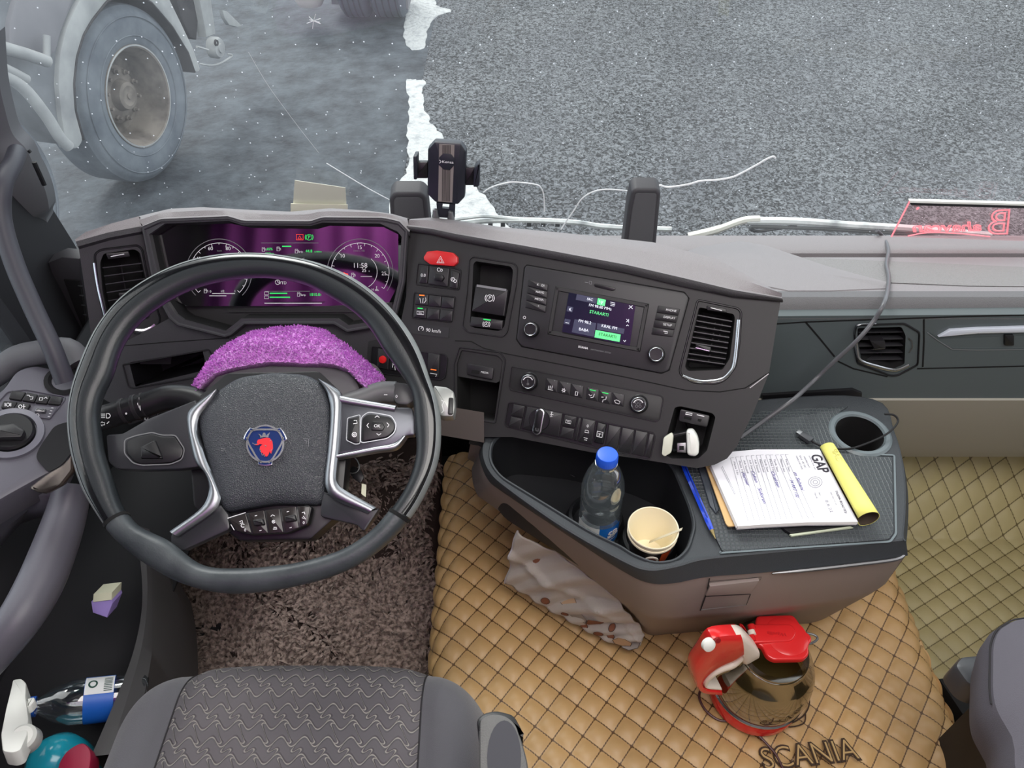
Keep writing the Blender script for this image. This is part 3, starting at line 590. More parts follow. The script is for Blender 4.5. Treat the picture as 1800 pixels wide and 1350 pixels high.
# climate panel
cl = key(PB, clim, .0015, panel_dark, fas, 'climate_panel', .001, r=.004); bead([(p[0], p[1]) for p in clim], 'panel_rim', key_plastic, cl, .002, .0028)
for x, y in ((928, 671), (1122, 711)):
    kn = knob(PB, x, y, 10, 16, cl, .014); lines(PB, [arc(x, y, 8.5, 200, 340, 10)], 1.5, white_ink, kn, .0142, 'knob_mark')
    lines(PB, [arc(x-3, y-3, 2.2, 0, 360, 8), arc(x+3, y-3, 2.2, 0, 360, 8), arc(x-3, y+3, 2.2, 0, 360, 8), arc(x+3, y+3, 2.2, 0, 360, 8)] if x > 1000 else [[(x, y-5), (x, y+5)], arc(x, y+4, 1.8, 0, 360, 8)], .7, grey_ink, kn, .0138)
for i, (x, y) in enumerate(((969, 677), (992, 682), (1014, 687), (1041, 693), (1063, 698), (1086, 702))):
    kk = key(PB, [(x-9.5, y-13), (x+12, y-8.5), (x+10, y+13), (x-11.5, y+8.5)], .003, key_plastic, cl, base=.001)
    if i in (3, 4): lamp(PB, x+1, y-7, 11, 1.4, 12, green_lamp, kk, .003)
    else: lines(PB, [arc(x+6, y-8, .8, 0, 360, 6)], .6, grey_ink, kk, .0034)
    sy = [[[(x-4+3*j, y+1), (x-5+3*j, y+6)] for j in range(3)]+[[(x-6, y+7), (x+3, y+9)]], [arc(x-1, y+4, 2, 0, 360, 8)]+[[(x-1+2*math.cos(a), y+4+2*math.sin(a)), (x-1+4*math.cos(a), y+4+4*math.sin(a))] for a in range(6)], [[(x-3, y+8), (x-2, y+1), (x+2, y+2), (x+1, y+8), (x-3, y+8)]], [[(x+4, y-1), (x+2, y+5), (x-3, y+6)], [(x-6, y), (x-3, y+3), (x, y+1)]], [[(x+3, y-1), (x+2, y+4), (x-3, y+5), (x-4, y+9)], [(x-6, y), (x-2, y)]], [[(x-6, y+2), (x-2, y+1), (x+4, y+4), (x+2, y+8), (x-4, y+6), (x-6, y+2)]]][i]
    lines(PB, sy, 1, white_ink, kk, .0034)
# switch row
sr = key(PB, row, .0008, black_plastic, fas, 'switch_row', 0, r=.003); bead(row, 'row_rim', key_plastic, sr, .002, .003)
def K(q, **k): return key(PB, q, .004, key_plastic, sr, 'switch', base=.0005, r=.001, **k)
K([(902, 710), (923, 714), (919, 734), (898, 730)]); K([(898, 732), (918, 736), (914, 755), (893, 750)])
rp = K([(926, 714), (989, 727), (982, 768), (918, 753)])
b = MB(); c0 = PB.P(948, 738, .004); kk_ = (c0-CAM).length/FPX; b.lathe([(19*kk_, 0), (18*kk_, .002), (.0001, .002)], c0, PB.n, 32, False, True); dl = b.build('rotary_dial', black_plastic, sr)
cap = lambda w_: arc(949, 726, w_, 195, 365, 6)+arc(943.5, 757, w_, 15, 185, 6)
b = MB(); b.prism(PB.px(cap(8), .014), -PB.n*.009, .0015); b.build('dial_handle', chrome, dl, label='silver rotary handle'); b = MB(); b.prism(PB.px(cap(5.5), .0148), -PB.n*.002, .0006); b.build('handle_inlay', black_plastic, dl)
lines(PB, [[(968, 724), (972, 724.5)], [(970, 724), (969, 731)], [(967, 728), (973, 729)], [(967, 732), (971, 732)]], .9, white_ink, rp, .0045); lines(PB, [[(942, 752), (942, 757), (946, 758), (946, 753)]], .8, grey_ink, dl, .0152)
k1 = K([(992, 729), (1014, 733), (1010, 752), (988, 748)]); K([(988, 750), (1010, 754), (1006, 773), (984, 768)])
lines(PB, [[(995, 738), (1004, 740), (1003, 745), (994, 743), (995, 738)], [(997, 741), (1002, 742)]], .9, white_ink, k1, .0045)
K([(1016, 734), (1022, 735), (1014, 775), (1008, 774)])
k2 = K([(1024, 735), (1047, 740), (1040, 781), (1016, 776)]); ptext(PB, 'switch_text', '0', 1033, 749, 5, white_ink, k2, 10, .0045); lines(PB, [[(1028, 760), (1029, 756), (1034, 757), (1035, 761), (1028, 760)], [(1026, 769), (1033, 771)], [(1027, 773), (1032, 774)]], 1, white_ink, k2, .0045)
k3 = key(PB, [(1050, 742), (1066, 746), (1060, 781), (1043, 777)], .006, black_plastic, sr, 'switch', .002, .0005); lines(PB, [[(1050, 758), (1060, 760), (1058, 769), (1049, 767), (1050, 758)], [(1052, 762), (1057, 763)], [(1054, 762), (1053, 767)]], 1.3, white_ink, k3, .0065)
for i in range(3): x = 1070+i*23.6; K([(x, 746.5+i*4.7), (x+22, 751+i*4.7), (x+14, 793+i*4.7), (x-7, 788.5+i*4.7)])
K([(1141, 762), (1150, 764), (1142, 804), (1133, 802)])
# right nook with sockets
b = MB(); b.dish(rpoly(PB.px(nookR), .003, 3), -PB.n*.045, .008); b.build('charging_nook', black_matt, fas, flip=True)
sk = key(PB, [(1196, 719), (1248, 731), (1243, 751), (1193, 740)], .001, key_plastic, fas, 'socket_plate', .001, base=-.04, r=.003)
for q in ([(1203, 731), (1216, 734), (1215, 739), (1202, 736)], [(1227, 736), (1234, 737.5), (1231, 742), (1226, 740)]): b = MB(); b.prism(PB.px(q, .0012), -PB.n*.0006); b.build('socket', deep_black, sk)
lines(PB, [[(1206, 725), (1217, 727), (1216, 730), (1205, 728), (1206, 725)], [(1225, 729), (1238, 732)]], 1.4, white_ink, sk, .0014)
# usb nook near the wheel
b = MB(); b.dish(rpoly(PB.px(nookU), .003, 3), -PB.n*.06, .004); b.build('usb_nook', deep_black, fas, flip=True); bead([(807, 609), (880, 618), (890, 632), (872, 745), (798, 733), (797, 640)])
b = MB(); b.prism(PB.px([(806, 614), (876, 624), (884, 634), (878, 670), (872, 673), (802, 661)], -.004), -PB.n*.04); b.build('nook_hood', panel_dark, fas)
sk = key(PB, [(822, 638), (868, 647), (865, 668), (820, 658)], .001, key_plastic, fas, 'socket_plate', .001, base=-.01, r=.003)
b = MB(); b.prism(PB.px([(829, 650), (843, 652), (842, 658), (828, 656)], .0012), -PB.n*.0006); b.build('socket', deep_black, sk); ptext(PB, 'socket_text', 'MEDIA', 852, 655, 3.4, white_ink, sk, 9, .0014)
# switches right of the column
sw = key(PB, swL, .001, black_plastic, fas, 'switch_group', 0, r=.003); bead(swL, 'group_rim', key_plastic, sw, .002, .003)
def K2(q): return key(PB, q, .005, key_plastic, sw, 'switch', base=.0005, r=.001)
kr = K2([(664, 612), (684, 615), (682, 650), (662, 646)]); b = MB(); b.lathe([(.0065, 0), (.006, .003), (.0001, .004)], PB.P(673, 632, .005), PB.n, 20, False, True); b.build('red_push_button', mat('red_button', (190, 30, 30), .3, emit=((200, 20, 20), .15)), kr, label='small red push button')
kt = K2([(687, 615), (707, 618), (705, 653), (685, 650)]); lines(PB, [[(690, 641), (700, 642)], [(691, 638), (690, 646)], [(699, 639), (698, 647)], [(694, 644), (695, 651)]], 1, white_ink, kt, .0056)
K2([(709, 618), (728, 620), (726, 656), (707, 654)]); ks = K2([(752, 620), (773, 623), (770, 664), (750, 661)]); lamp(PB, 762, 650, 10, 1.6, 8, orange_lamp, ks, .005); lines(PB, [[(756, 656), (768, 658), (766, 662)]], 1, white_ink, ks, .0056)

# --- knee panel under the fascia ---
b = MB(); K0 = [at_z(x, y, .55) for x, y in ((600, 752), (700, 752), (851, 778))]; K1 = [p + Vector((0, .05, -.05)) for p in K0]
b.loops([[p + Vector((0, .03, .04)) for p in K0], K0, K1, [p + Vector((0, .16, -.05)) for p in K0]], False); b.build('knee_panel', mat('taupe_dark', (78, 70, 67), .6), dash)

# --- passenger side: padded top, glove box face, kick panel ---
def prof(px, py, y): p = at_y(px, py, y); return (p.y, p.z)
PR = [(1.40, .56), (1.385, .572), prof(1600, 414, 1.372), (1.30, .603), (1.292, .600), (1.287, .575), (1.262, .578), (1.257, .615), (1.15, .650), (1.06, .683), (1.035, .690), (1.022, .684), (1.012, .668), prof(1600, 556, 1.004), (1.0, .672), (1.0, .660)]
x0, x1 = .02, XR-.005
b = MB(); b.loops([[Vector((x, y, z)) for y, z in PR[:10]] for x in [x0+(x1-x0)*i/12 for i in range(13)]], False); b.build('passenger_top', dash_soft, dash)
b = MB(); b.loops([[Vector((x, y, z)) for y, z in PR[9:]] for x in [x0+(x1-x0)*i/12 for i in range(13)]], False); b.build('passenger_top_edge', mat('edge_vinyl_shaded', (92, 91, 93), .6, bump=('voronoi', 700, .5, .001)), dash)  # front edge turned from the daylight, its shade painted as mid grey
b = MB(); b.loops([[Vector((x, y, z)) for x in (-.62, -.3, 0, .05)] for y, z in ((1.06, .60), (1.25, .60), (1.36, .575), (1.40, .55))], False); b.build('defroster_shelf', black_matt, dash, thick=.01)
mesh_m = mat('speaker_mesh', (120, 118, 118), .7, bump=('voronoi', 260, .6, .002))
b = MB(); T = [at_z(x, y, 0) for x, y in ()]; 
def on_top(px, py, lift=.0008):
    a, c = Vector((0, 1.257, .615)), Vector((0, 1.06, .683)); n = Vector((0, .068, .197)).normalized(); r = ray(px, py); t = (a - CAM).dot(n)/r.dot(n); return CAM + r*t + n*lift
b.prism([on_top(*p) for p in ((1385, 452), (1800, 470), (1900, 474), (1900, 505), (1700, 503), (1560, 497), (1470, 480))], (0, 0, -.001)); b.build('speaker_grille', mesh_m, dash)
b = MB(); HP = [(1180, 440), (1215, 442), (1300, 440), (1345, 445), (1440, 470), (1500, 490)]
hb = [Vector(on_top(x, y, l_)) for x, y, l_ in ((1185, 446, -.004), (1230, 442, .010), (1300, 439, .018), (1345, 447, .018), (1450, 476, .010), (1560, 500, .003))]; hf = [Vector(on_top(*p, .0015)) for p in ((1262, 476), (1296, 490), (1332, 501), (1385, 512), (1460, 512), (1562, 508))]
b.loops([[p + Vector((0, .03, -.04)) for p in hb], hb, [p.lerp(q, .5)+Vector((0, 0, .006)) for p, q in zip(hb, hf)], hf, [p + Vector((0, -.02, -.03)) for p in hf]], False); b.build('top_hump', dash_soft, dash)
PC = Plane((.5, 1.0, .67), (1.2, 1.0, .67), (.8, .985, .50))
b = MB(); b.plate(PC.px([(1180, 557), (1900, 552), (2350, 550), (2350, 704), (1900, 704), (1700, 703), (1541, 712), (1330, 740), (1180, 750)]), [rpoly(PC.px([(1508, 577), (1585, 575), (1592, 590), (1590, 640), (1570, 648), (1515, 634), (1508, 600)]), .004, 3)], Vector((0, .03, 0))); gf = b.build('passenger_fascia', green_grey, dash)
vent(PC, [(1508, 577), (1585, 575), (1592, 590), (1590, 640), (1570, 648), (1515, 634), (1508, 600)], [(1504, 570), (1591, 567), (1618, 583), (1615, 641), (1577, 661), (1563, 661), (1505, 639), (1500, 587)],
     [((1510, 584+i*12), (1588, 583+i*12)) for i in range(5)], 0, gf, [(1530, 600), (1556, 600), (1557, 614), (1538, 616)], None, [([(1504, 598), (1506, 618), (1512, 634), (1540, 644), (1574, 651), (1598, 642)], 6), ([(1502, 588), (1504, 576), (1512, 570), (1540, 569)], 1.5)], [((1548, 580), (1548, 640))])
lines(PC, [[(1597, 594), (1603, 600), (1604, 610), (1598, 620)]], 2, chrome, gf, .001, 'vent_mark')
b = MB()
for P_ in ([(1416, 566), (1440, 594), (1467, 627)], [(1473, 635), (1500, 648), (1560, 662)], [(1624, 561), (1624, 600), (1622, 645)], [(1612, 648), (1700, 646), (1900, 641)], [(1340, 571), (1416, 566), (1700, 556), (1900, 552)]): b.strip(PC.px(P_, .0002), .003, PC.n, .0002)
b.build('panel_seam', deep_black, gf, normals=False)
b = MB(); b.prism(PC.px([(1650, 593), (1671, 581), (1720, 578), (1900, 573), (1900, 583), (1720, 587)], .006), -PC.n*.006, .002); b.build('glove_box_trim', mat('bright_chrome', (225, 232, 245), .25, .35), gf)
b = MB(); b.dish(PC.px([(1634, 584), (1648, 595), (1900, 586), (1900, 612), (1674, 612), (1646, 597)], .0005), -PC.n*.012, .004); b.build('handle_recess', green_grey, gf, flip=True)
b = MB(); b.strip(PC.px([(1630, 584), (1647, 597), (1674, 614), (1720, 615), (1900, 613)], .001), .0015, PC.n); b.build('recess_edge', mat('edge_grey', (110, 114, 116), .5), gf, normals=False)
b = MB(); b.prism(rpoly(PC.px([(1766, 589), (1783, 589), (1783, 608), (1766, 608)], .004), .003), -PC.n*.014, .001); b.build('glove_box_latch', black_plastic, gf)
kz = [prof(1700, 697, .988), prof(1700, 704, .98), prof(1700, 790, 1.02), prof(1700, 803, 1.04), (1.10, .24), (1.30, .15)]
b = MB(); b.loops([[Vector((x, y, z)) for y, z in kz] for x in (.3, .6, .9, 1.2, XR-.005)], False); b.build('kick_panel', kick_grey, dash)
lt = PC.px([(1340, 695), (1500, 685), (1516, 692), (1515, 712), (1340, 735)], .006); b = MB(); b.prism(lt, -PC.n*.02, .002); b.build('shelf_back_panel', black_plastic, dash)

# upright sensor pods and defroster edge behind the dash
for q, lb_, nm in (([(682, 378), (684, 350), (692, 340), (740, 340), (750, 348), (755, 382)], 'left black sensor pod on the dash beside the phone holder', 0), ([(1098, 412), (1104, 365), (1110, 338), (1118, 333), (1156, 333), (1162, 340), (1158, 412)], 'right black sensor pod standing at the windscreen, centre of the dash', 1)):
    Y = 1.22 if nm == 0 else 1.27; c_ = [at_y(*p, Y) for p in q]; zb = min(p.z for p in c_); c_ = [Vector((p.x, p.y, p.z if p.z > zb+.02 else zb-.06)) for p in c_]
    rt = root('sensor_pod', (c_[0].x, Y, zb-.06), lb_, 'sensor', 'sensor pods'); b = MB(); b.prism(rpoly(c_, .008, 4), (0, .035, .005), .006, 3); b.build('housing', dash_dark, rt)
    i_ = inset_poly(rpoly([p + Vector((0, -.0005, 0)) for p in c_], .008, 4), (0, -1, 0), .008); b = MB(); b.prism([p - Vector((0, .0008, 0)) for p in i_], (0, .002, 0), .0006); b.build('front_face', mat('pod_face', (74, 74, 77), .5), rt)
# ================= steering wheel =================
TL_ = R(29); WN = Vector((0, -math.sin(TL_), math.cos(TL_))); WC = Vector((-.3259, .662, .781))
PW = Plane(WC, WC+Vector((1, 0, 0)), WC+Vector((0, math.cos(TL_), math.sin(TL_))))
wheel = root('steering_wheel', WC - WN*.05, 'four-spoke black steering wheel with silver trim and a round crest on its hub', 'steering wheel')
rim_leather = mat('rim_leather', (38, 42, 45), .34, bump=('noise', 500, .25, .0006)); rim_gloss = mat('rim_piano_black', (16, 17, 20), .16, coat=.4)
rim_worn = mat('rim_worn_grip', (122, 126, 124), .5, bump=('noise', 1500, .25, .0004), var=(40, (100, 105, 106), .3, .7)); pad_m = mat('hub_grain', (52, 55, 60), .42, bump=('cells', 420, .8, .0012)); spoke_m = mat('spoke_plastic', (46, 47, 51), .32)
silver = mat('wheel_silver', (158, 161, 166), .34, 1)
outer_px = [(450, 448), (514, 455), (578, 471), (620, 490), (656, 515), (702, 561), (737, 616), (754, 668), (767, 700), (774, 735), (774, 771), (771, 805), (763, 832), (753, 853), (739, 883), (718, 914), (691, 945), (650, 979), (599, 1006), (531, 1026), (480, 1036), (440, 1041), (402, 1042), (363, 1036), (314, 1021), (266, 995), (226, 966), (193, 932), (172, 900), (150, 865), (135, 822), (125, 777), (122, 731), (129, 686), (131, 677), (149, 627), (176, 572), (214, 526), (264, 491), (327, 463), (390, 450)]
inner_px = [(450, 487), (490, 489), (529, 497), (587, 526), (639, 564), (659, 590), (673, 616), (702, 656), (720, 680), (727, 705), (728, 740), (732, 781), (732, 801), (722, 839), (705, 872), (680, 905), (660, 930), (640, 945), (609, 965), (582, 975), (548, 984), (480, 996), (418, 1000), (375, 1000), (351, 994), (325, 975), (300, 952), (268, 938), (235, 922), (223, 904), (211, 883), (202, 853), (192, 822), (183, 800), (178, 765), (174, 740), (174, 716), (184, 686), (199, 662), (209, 622), (227, 587), (252, 559), (290, 531), (340, 506), (403, 491)]
def polar(L):
    out = []
    for x, y in L:
        p = PW.P(x, y) - WC; out.append((math.atan2(p.dot(PW.v), p.dot(PW.u)) % (2*math.pi), p.length))
    return sorted(out)
PO, PI_ = polar(outer_px), polar(inner_px)
def rad(P, a):
    a %= 2*math.pi; Q = [(P[-1][0]-2*math.pi, P[-1][1])]+P+[(P[0][0]+2*math.pi, P[0][1])]
    for (a0, r0), (a1, r1) in zip(Q, Q[1:]):
        if a0 <= a <= a1: t = (a-a0)/max(a1-a0, 1e-9); return r0+(r1-r0)*t
def radS(P, a): return sum(rad(P, a+d) for d in (-.06, -.03, 0, .03, .06))/5
def rim_section(a, lo, hi, grow=0, seg=16, thk=.0145):
    """ring of points of the rim tube at angle a; lo..hi = part of the width (0 outer, 1 inner)"""
    ro, ri = radS(PO, a)+grow, radS(PI_, a)-grow; d = PW.u*math.cos(a)+PW.v*math.sin(a); out = []
    cr_, hw = (ro+ri)/2, (ro-ri)/2
    for k in range(seg):
        f = 2*math.pi*k/seg; cx = math.copysign(abs(math.cos(f))**.85, math.cos(f)); cy = math.copysign(abs(math.sin(f))**.85, math.sin(f))
        out.append(WC + d*(cr_+hw*cx) + WN*(thk+grow)*cy)
    return out
def sweep(a0, a1, n, grow=0, **k): return [rim_section(R(a0+(a1-a0)*i/n), 0, 1, grow, **k) for i in range(n+1)]
aL, aR = 218, -32      # where the leather lower part meets the upper grip
b = MB(); b.loops(sweep(aR, aL, 110), True, True, True); up_rim = b.build('rim', rim_leather, wheel, label='upper rim, smooth black grip')
b = MB(); b.loops(sweep(aL, 360+aR, 60, .0012), True, True, True); b.build('rim', mat('rim_lower_leather', (66, 71, 74), .40, bump=('noise', 260, .3, .0008), var=(22, (44, 49, 53), .35, .7)), wheel, label='flat lower rim, worn leather')
def band(a0, a1, n, f0, f1, lift, seg=4):
    """strip lying on the rim between face angles f0..f1 (0 = outer side, 90 = top)"""
    rings = []
    for i in range(n+1):
        a = R(a0+(a1-a0)*i/n); ro, ri = radS(PO, a), radS(PI_, a); d = PW.u*math.cos(a)+PW.v*math.sin(a); c_, hw = (ro+ri)/2, (ro-ri)/2; q = []
        for k in range(seg+1):
            f = R(f0+(f1-f0)*k/seg); cx = math.copysign(abs(math.cos(f))**.85, math.cos(f)); cy = math.copysign(abs(math.sin(f))**.85, math.sin(f))
            q.append(WC + d*(c_+(hw+lift)*cx) + WN*(.0145+lift)*cy)
        rings.append(q)
    return rings
b = MB(); b.loops(band(aR+1, aL-1, 110, -60, 50, .0008, 8), False); b.build('outer_grip', rim_worn, up_rim, label='matt grey outer grip band')
b = MB(); b.loops(band(aR+1, aL-1, 110, 52, 84, .0006), False); b.build('gloss_band', rim_gloss, up_rim)
b = MB(); b.loops(band(aR+1, aL-1, 110, 49.5, 52.5, .0012, 2), False); b.build('seam_line', mat('seam_grey', (130, 134, 136), .4), up_rim)
for a in (aR, aL): b = MB(); b.loops(sweep(a-.6, a+.6, 2, .002), True, True, True); b.build('rim_joint', deep_black, wheel)

def dome(poly, n, levels, down=.012):
    c = sum(poly, Vector())/len(poly); n = Vector(n).normalized(); b = MB()
    b.loops([[p - n*down for p in poly]]+[[c + (p-c)*s - n*((p-c).dot(n))*(0) + n*h for p in poly] for s, h in levels], True, False, True); return b
pad = rpoly(PW.px([(381, 690), (418, 664), (480, 655), (540, 659), (570, 676), (582, 716), (580, 800), (568, 888), (480, 886), (394, 902), (384, 868), (363, 800), (350, 750), (352, 716)], -.02), .012, 4)
hub = dome(pad, WN, [(1, 0), (.985, .003), (.94, .006), (.8, .009), (.55, .0105), (.25, .011)]).build('hub_pad', pad_m, wheel)
def shape(pts, h, m, name, par, down=.02, bevel=.002, r=.004, pl=PW, **k):
    b = MB(); b.prism(rpoly(pl.px(pts, h), r, 3), -pl.n*down, bevel); return b.build(name, m, par, **k)
# back housing, spokes
shape([(345, 700), (400, 655), (560, 652), (600, 690), (610, 790), (600, 900), (545, 948), (420, 950), (340, 890), (330, 760)], -.034, black_plastic, 'hub_housing', wheel, .03)
sL = shape([(186, 764), (215, 762), (262, 735), (345, 702), (352, 820), (318, 824), (250, 826), (205, 824), (190, 812)], -.014, spoke_m, 'spoke', wheel, .014)
sR = shape([(588, 690), (600, 699), (696, 716), (724, 716), (730, 735), (730, 765), (715, 765), (690, 782), (592, 799)], -.014, mat('spoke_satin', (84, 86, 92), .28, .6), 'spoke', wheel, .014)
shape([(300, 938), (372, 898), (386, 884), (402, 905), (404, 930), (333, 962), (322, 968), (300, 960)], -.018, spoke_m, 'spoke', wheel, .014)
shape([(566, 862), (640, 898), (668, 892), (640, 935), (626, 922), (563, 908)], -.018, spoke_m, 'spoke', wheel, .014)
# silver trims along the spokes
for A_px, B_px, cr_ in (([(381, 684), (350, 705), (331, 724), (329, 745), (334, 778), (343, 812), (358, 829), (367, 852), (364, 876), (348, 898), (298, 934)], [(383, 687), (371, 706), (350, 732), (347, 760), (355, 786), (363, 810), (376, 838), (387, 868), (386, 884), (372, 902), (313, 943)], .004),
        ([(559, 667), (574, 690), (581, 720), (577, 784), (571, 839), (574, 860), (588, 878), (646, 903)], [(562, 667), (590, 682), (600, 700), (597, 770), (591, 830), (592, 848), (607, 862), (662, 892)], .004),
        ([(584, 684), (600, 696), (696, 713)], [(586, 702), (600, 708), (693, 723)], .002), ([(592, 799), (660, 785), (692, 779), (709, 765)], [(592, 806), (660, 794), (696, 788), (714, 768)], .002)):
    b = MB(); b.ribbon(PW.px(A_px, -.012), PW.px(B_px, -.012), WN, cr_, .012); b.build('silver_trim', silver, wheel)
# blank pad on the left spoke
pl_ = shape([(222, 775), (238, 768), (268, 762), (282, 767), (307, 767), (322, 790), (318, 805), (300, 813), (250, 816), (236, 812), (222, 796)], -.011, black_plastic, 'blank_button', wheel, .008, .0015)
b = MB(); q = PW.px([(219, 773), (238, 766), (268, 760), (284, 765), (309, 765), (325, 790), (320, 808), (300, 816), (250, 818), (234, 814), (219, 797)], -.012); b.strip(rpoly(q, .004, 3), .0014, WN, .0006, True); b.build('button_outline', dull_metal, pl_, normals=False)
shape([(245, 785), (272, 772), (286, 806), (246, 806)], -.008, black_plastic, 'button_ridge', pl_, .004, .003, .002)
# menu buttons on the right spoke
bt = shape([(637, 734), (648, 727), (686, 733), (694, 746), (692, 758), (680, 768), (636, 776)], -.009, black_plastic, 'menu_button', wheel, .008, .0012)
b = MB(); b.strip(rpoly(PW.px([(635, 733), (648, 724), (688, 731), (697, 746), (694, 760), (681, 771), (634, 779)], -.0095), .004, 3), .001, WN, .0006, True); b.build('button_outline', silver, bt, normals=False)
ok = shape([(654, 740), (672, 742), (676, 750), (672, 757), (652, 756)], -.0065, black_plastic, 'ok_button', bt, .004, .001, .002); ptext(PW, 'button_text', 'OK', 663, 749, 5.5, white_ink, ok, 3, -.006)
lines(PW, [[(659, 734), (663, 731), (667, 734)], [(662, 762), (666, 765), (670, 762)], [(648, 744), (645, 748), (648, 752)], [(680, 743), (684, 747), (681, 751)]], 1.2, white_ink, bt, -.0088)
b2 = shape([(613, 736), (632, 731), (631, 778), (624, 779), (611, 773)], -.009, black_plastic, 'menu_button', wheel, .008, .0012, .002); b = MB(); b.strip(rpoly(PW.px([(611, 735), (633, 729), (633, 780), (624, 781), (609, 774)], -.0095), .002, 3), .001, WN, .0006, True); b.build('button_outline', silver, b2, normals=False)
lines(PW, [[(622, 739), (627, 739), (628, 744), (621, 745)], arc(623, 764, 4, 0, 360, 10), arc(623, 764, 1.6, 0, 360, 8)], 1.1, white_ink, b2, -.0088)
# cruise switch strip under the hub pad
cs = shape([(398, 912), (432, 902), (492, 894), (543, 888), (548, 892), (541, 922), (505, 937), (440, 940), (415, 934)], -.012, black_plastic, 'cruise_switches', wheel, .012, .0015, .003)
for q in ([(402, 912), (432, 903), (442, 937), (416, 933)], [(436, 902), (464, 897), (471, 937), (445, 938)], [(467, 897), (491, 894), (498, 936), (474, 937)], [(494, 894), (520, 890), (525, 928), (501, 934)], [(523, 890), (545, 890), (540, 921), (528, 926)]): shape(q, -.0105, mat('cruise_key', (40, 36, 36), .25), 'switch', cs, .003, .0008, .001)
for q in ([(443, 913), (461, 911), (465, 922), (446, 924)], [(499, 907), (518, 904), (521, 915), (501, 918)]): shape(q, -.005, key_plastic, 'scroll_wheel', cs, .008, .0025, .002)
lines(PW, [[(421, 917), (426, 915), (427, 919), (422, 920)], arc(427, 924, 3, 40, 330, 8), [(448, 907), (452, 906)], [(456, 933), (460, 932)], [(476, 908), (479, 905), (483, 907)], [(479, 916), (484, 918)], arc(481, 917, 2.5, 40, 330, 8), [(480, 930), (487, 930), (486, 927), (481, 927)], [(504, 900), (508, 899)], [(509, 928), (513, 927)], [(531, 901), (535, 900), (536, 904)], [(531, 910), (538, 913), (533, 907)], [(400, 911), (432, 901)], [(406, 922), (412, 932)]], 1.1, white_ink, cs, -.0102)
ptext(PW, 'switch_text', '0', 431, 932, 5, white_ink, cs, -8, -.0102); ptext(PW, 'switch_text', '0', 534, 919, 5, white_ink, cs, -8, -.0102)
lines(PW, [[(533, 771), (543, 772), (542, 785)], [(535, 774), (539, 775), (538, 780)]], .8, grey_ink, hub, -.0085, 'horn_mark'); lines(PW, [[(388, 788), (395, 790)], [(389, 792), (393, 793)]], .8, grey_ink, hub, -.0085, 'horn_mark')
# crest
EC = (466, 780); navy = mat('crest_navy', (26, 46, 98), .25, coat=.5); cred = mat('crest_red', (222, 50, 58), .3); csil = mat('crest_silver', (205, 208, 214), .25, .9)
def ez(L): return [(400+x/5.625, 720+y/5.625) for x, y in L]
def lobes(r0, r1, n=90):
    out = []
    for i in range(n):
        a = 360*i/n; d = min(abs((a-c+180) % 360-180) for c in (30-90+90+(-60), 210, 90)); out.append((EC[0]+(r1 if d < 21 else r0)*math.cos(R(a)), EC[1]+(r1 if d < 21 else r0)*.985*math.sin(R(a))))
    return out
hE = -.0062
em = shape(lobes(33.5, 39.5), hE, csil, 'crest', hub, .004, .001, .0006, label='round crest, silver rimmed, red griffin head on navy'); em2 = MB(); em2.prism(PW.px(lobes(31.5, 37.5), hE+.0003), -WN*.001); em2.build('crest_field', navy, em)
lines(PW, [arc(EC[0], EC[1], 32, 0, 360, 48)]+[[(EC[0]+ (34-9*math.sin(math.pi*k/10))*math.cos(R(c-50+10*k)), EC[1]+(34-9*math.sin(math.pi*k/10))*math.sin(R(c-50+10*k))) for k in range(11)] for c in (-90, 30, 150)], 3.0, csil, em, hE+.0007, 'crest_ring')
gh = ez([(290, 322), (300, 298), (345, 285), (385, 278), (415, 282), (440, 310), (446, 345), (447, 385), (436, 415), (428, 436), (415, 415), (405, 440), (392, 462), (376, 464), (366, 440), (352, 452), (348, 425), (334, 430), (330, 400), (316, 398), (322, 365), (345, 345), (318, 340), (300, 352), (268, 350), (296, 338)])
b = MB(); b.prism(PW.px(gh, hE+.0016), -WN*.0012, .0); b.build('griffin_head', cred, em)
b = MB(); b.prism(PW.px(ez([(325, 280), (318, 255), (300, 238), (322, 245), (340, 262), (350, 232), (360, 226), (372, 232), (378, 262), (398, 240), (416, 226), (404, 252), (398, 276), (360, 270)]), hE+.0014), -WN*.001); b.build('crown', csil, em)
lines(PW, [ez([(296, 340), (270, 345), (245, 330)]), ez([(366, 352), (385, 360), (372, 372)]), ez([(335, 430), (345, 455)]), ez([(358, 440), (366, 465)]), ez([(318, 390), (326, 420)]), ez([(430, 300), (420, 312)]), ez([(440, 395), (428, 405)])], 1.0, csil, em, hE+.0018, 'feather_lines')

# ================= steering column, stalks, towel, keys =================
colm = root('steering_column', WC - WN*.09 + Vector((0, .1, -.1)), 'grey steering column shroud behind the wheel with stalks, under a purple towel', 'steering column')
sh = rpoly(PW.px([(352, 715), (356, 690), (379, 654), (430, 643), (480, 640), (560, 641), (611, 652), (630, 676), (632, 730), (606, 810), (380, 810), (354, 750)], -.05), .008, 3)
b = MB(); D1 = Vector((0, .85, -.62)).normalized()
b.loops([[p for p in sh], [p + D1*.004 for p in sh]] and [inset_poly(sh, WN, .006), [p + WN*-.004 for p in sh], [p + D1*.10 for p in sh], [p + D1*.20 + Vector((0, 0, -.02)) for p in sh]], True, True, True); b.build('shroud', mat('column_grey', (84, 82, 86), .5, bump=('noise', 900, .15, .0004)), colm)
def stalk(name, px, rs, h, m, **k): b = MB(); b.tube(spline(PW.px(px, h), 4), [rs[0]+(rs[1]-rs[0])*i/((len(px)-1)*4) for i in range((len(px)-1)*4+1)], 16); return b.build(name, m, colm, **k)
ls = stalk('stalk', [(178, 736), (215, 724), (260, 710), (300, 698), (345, 703), (380, 726)], (.0165, .017), -.05, black_plastic, label='left light and wiper stalk')
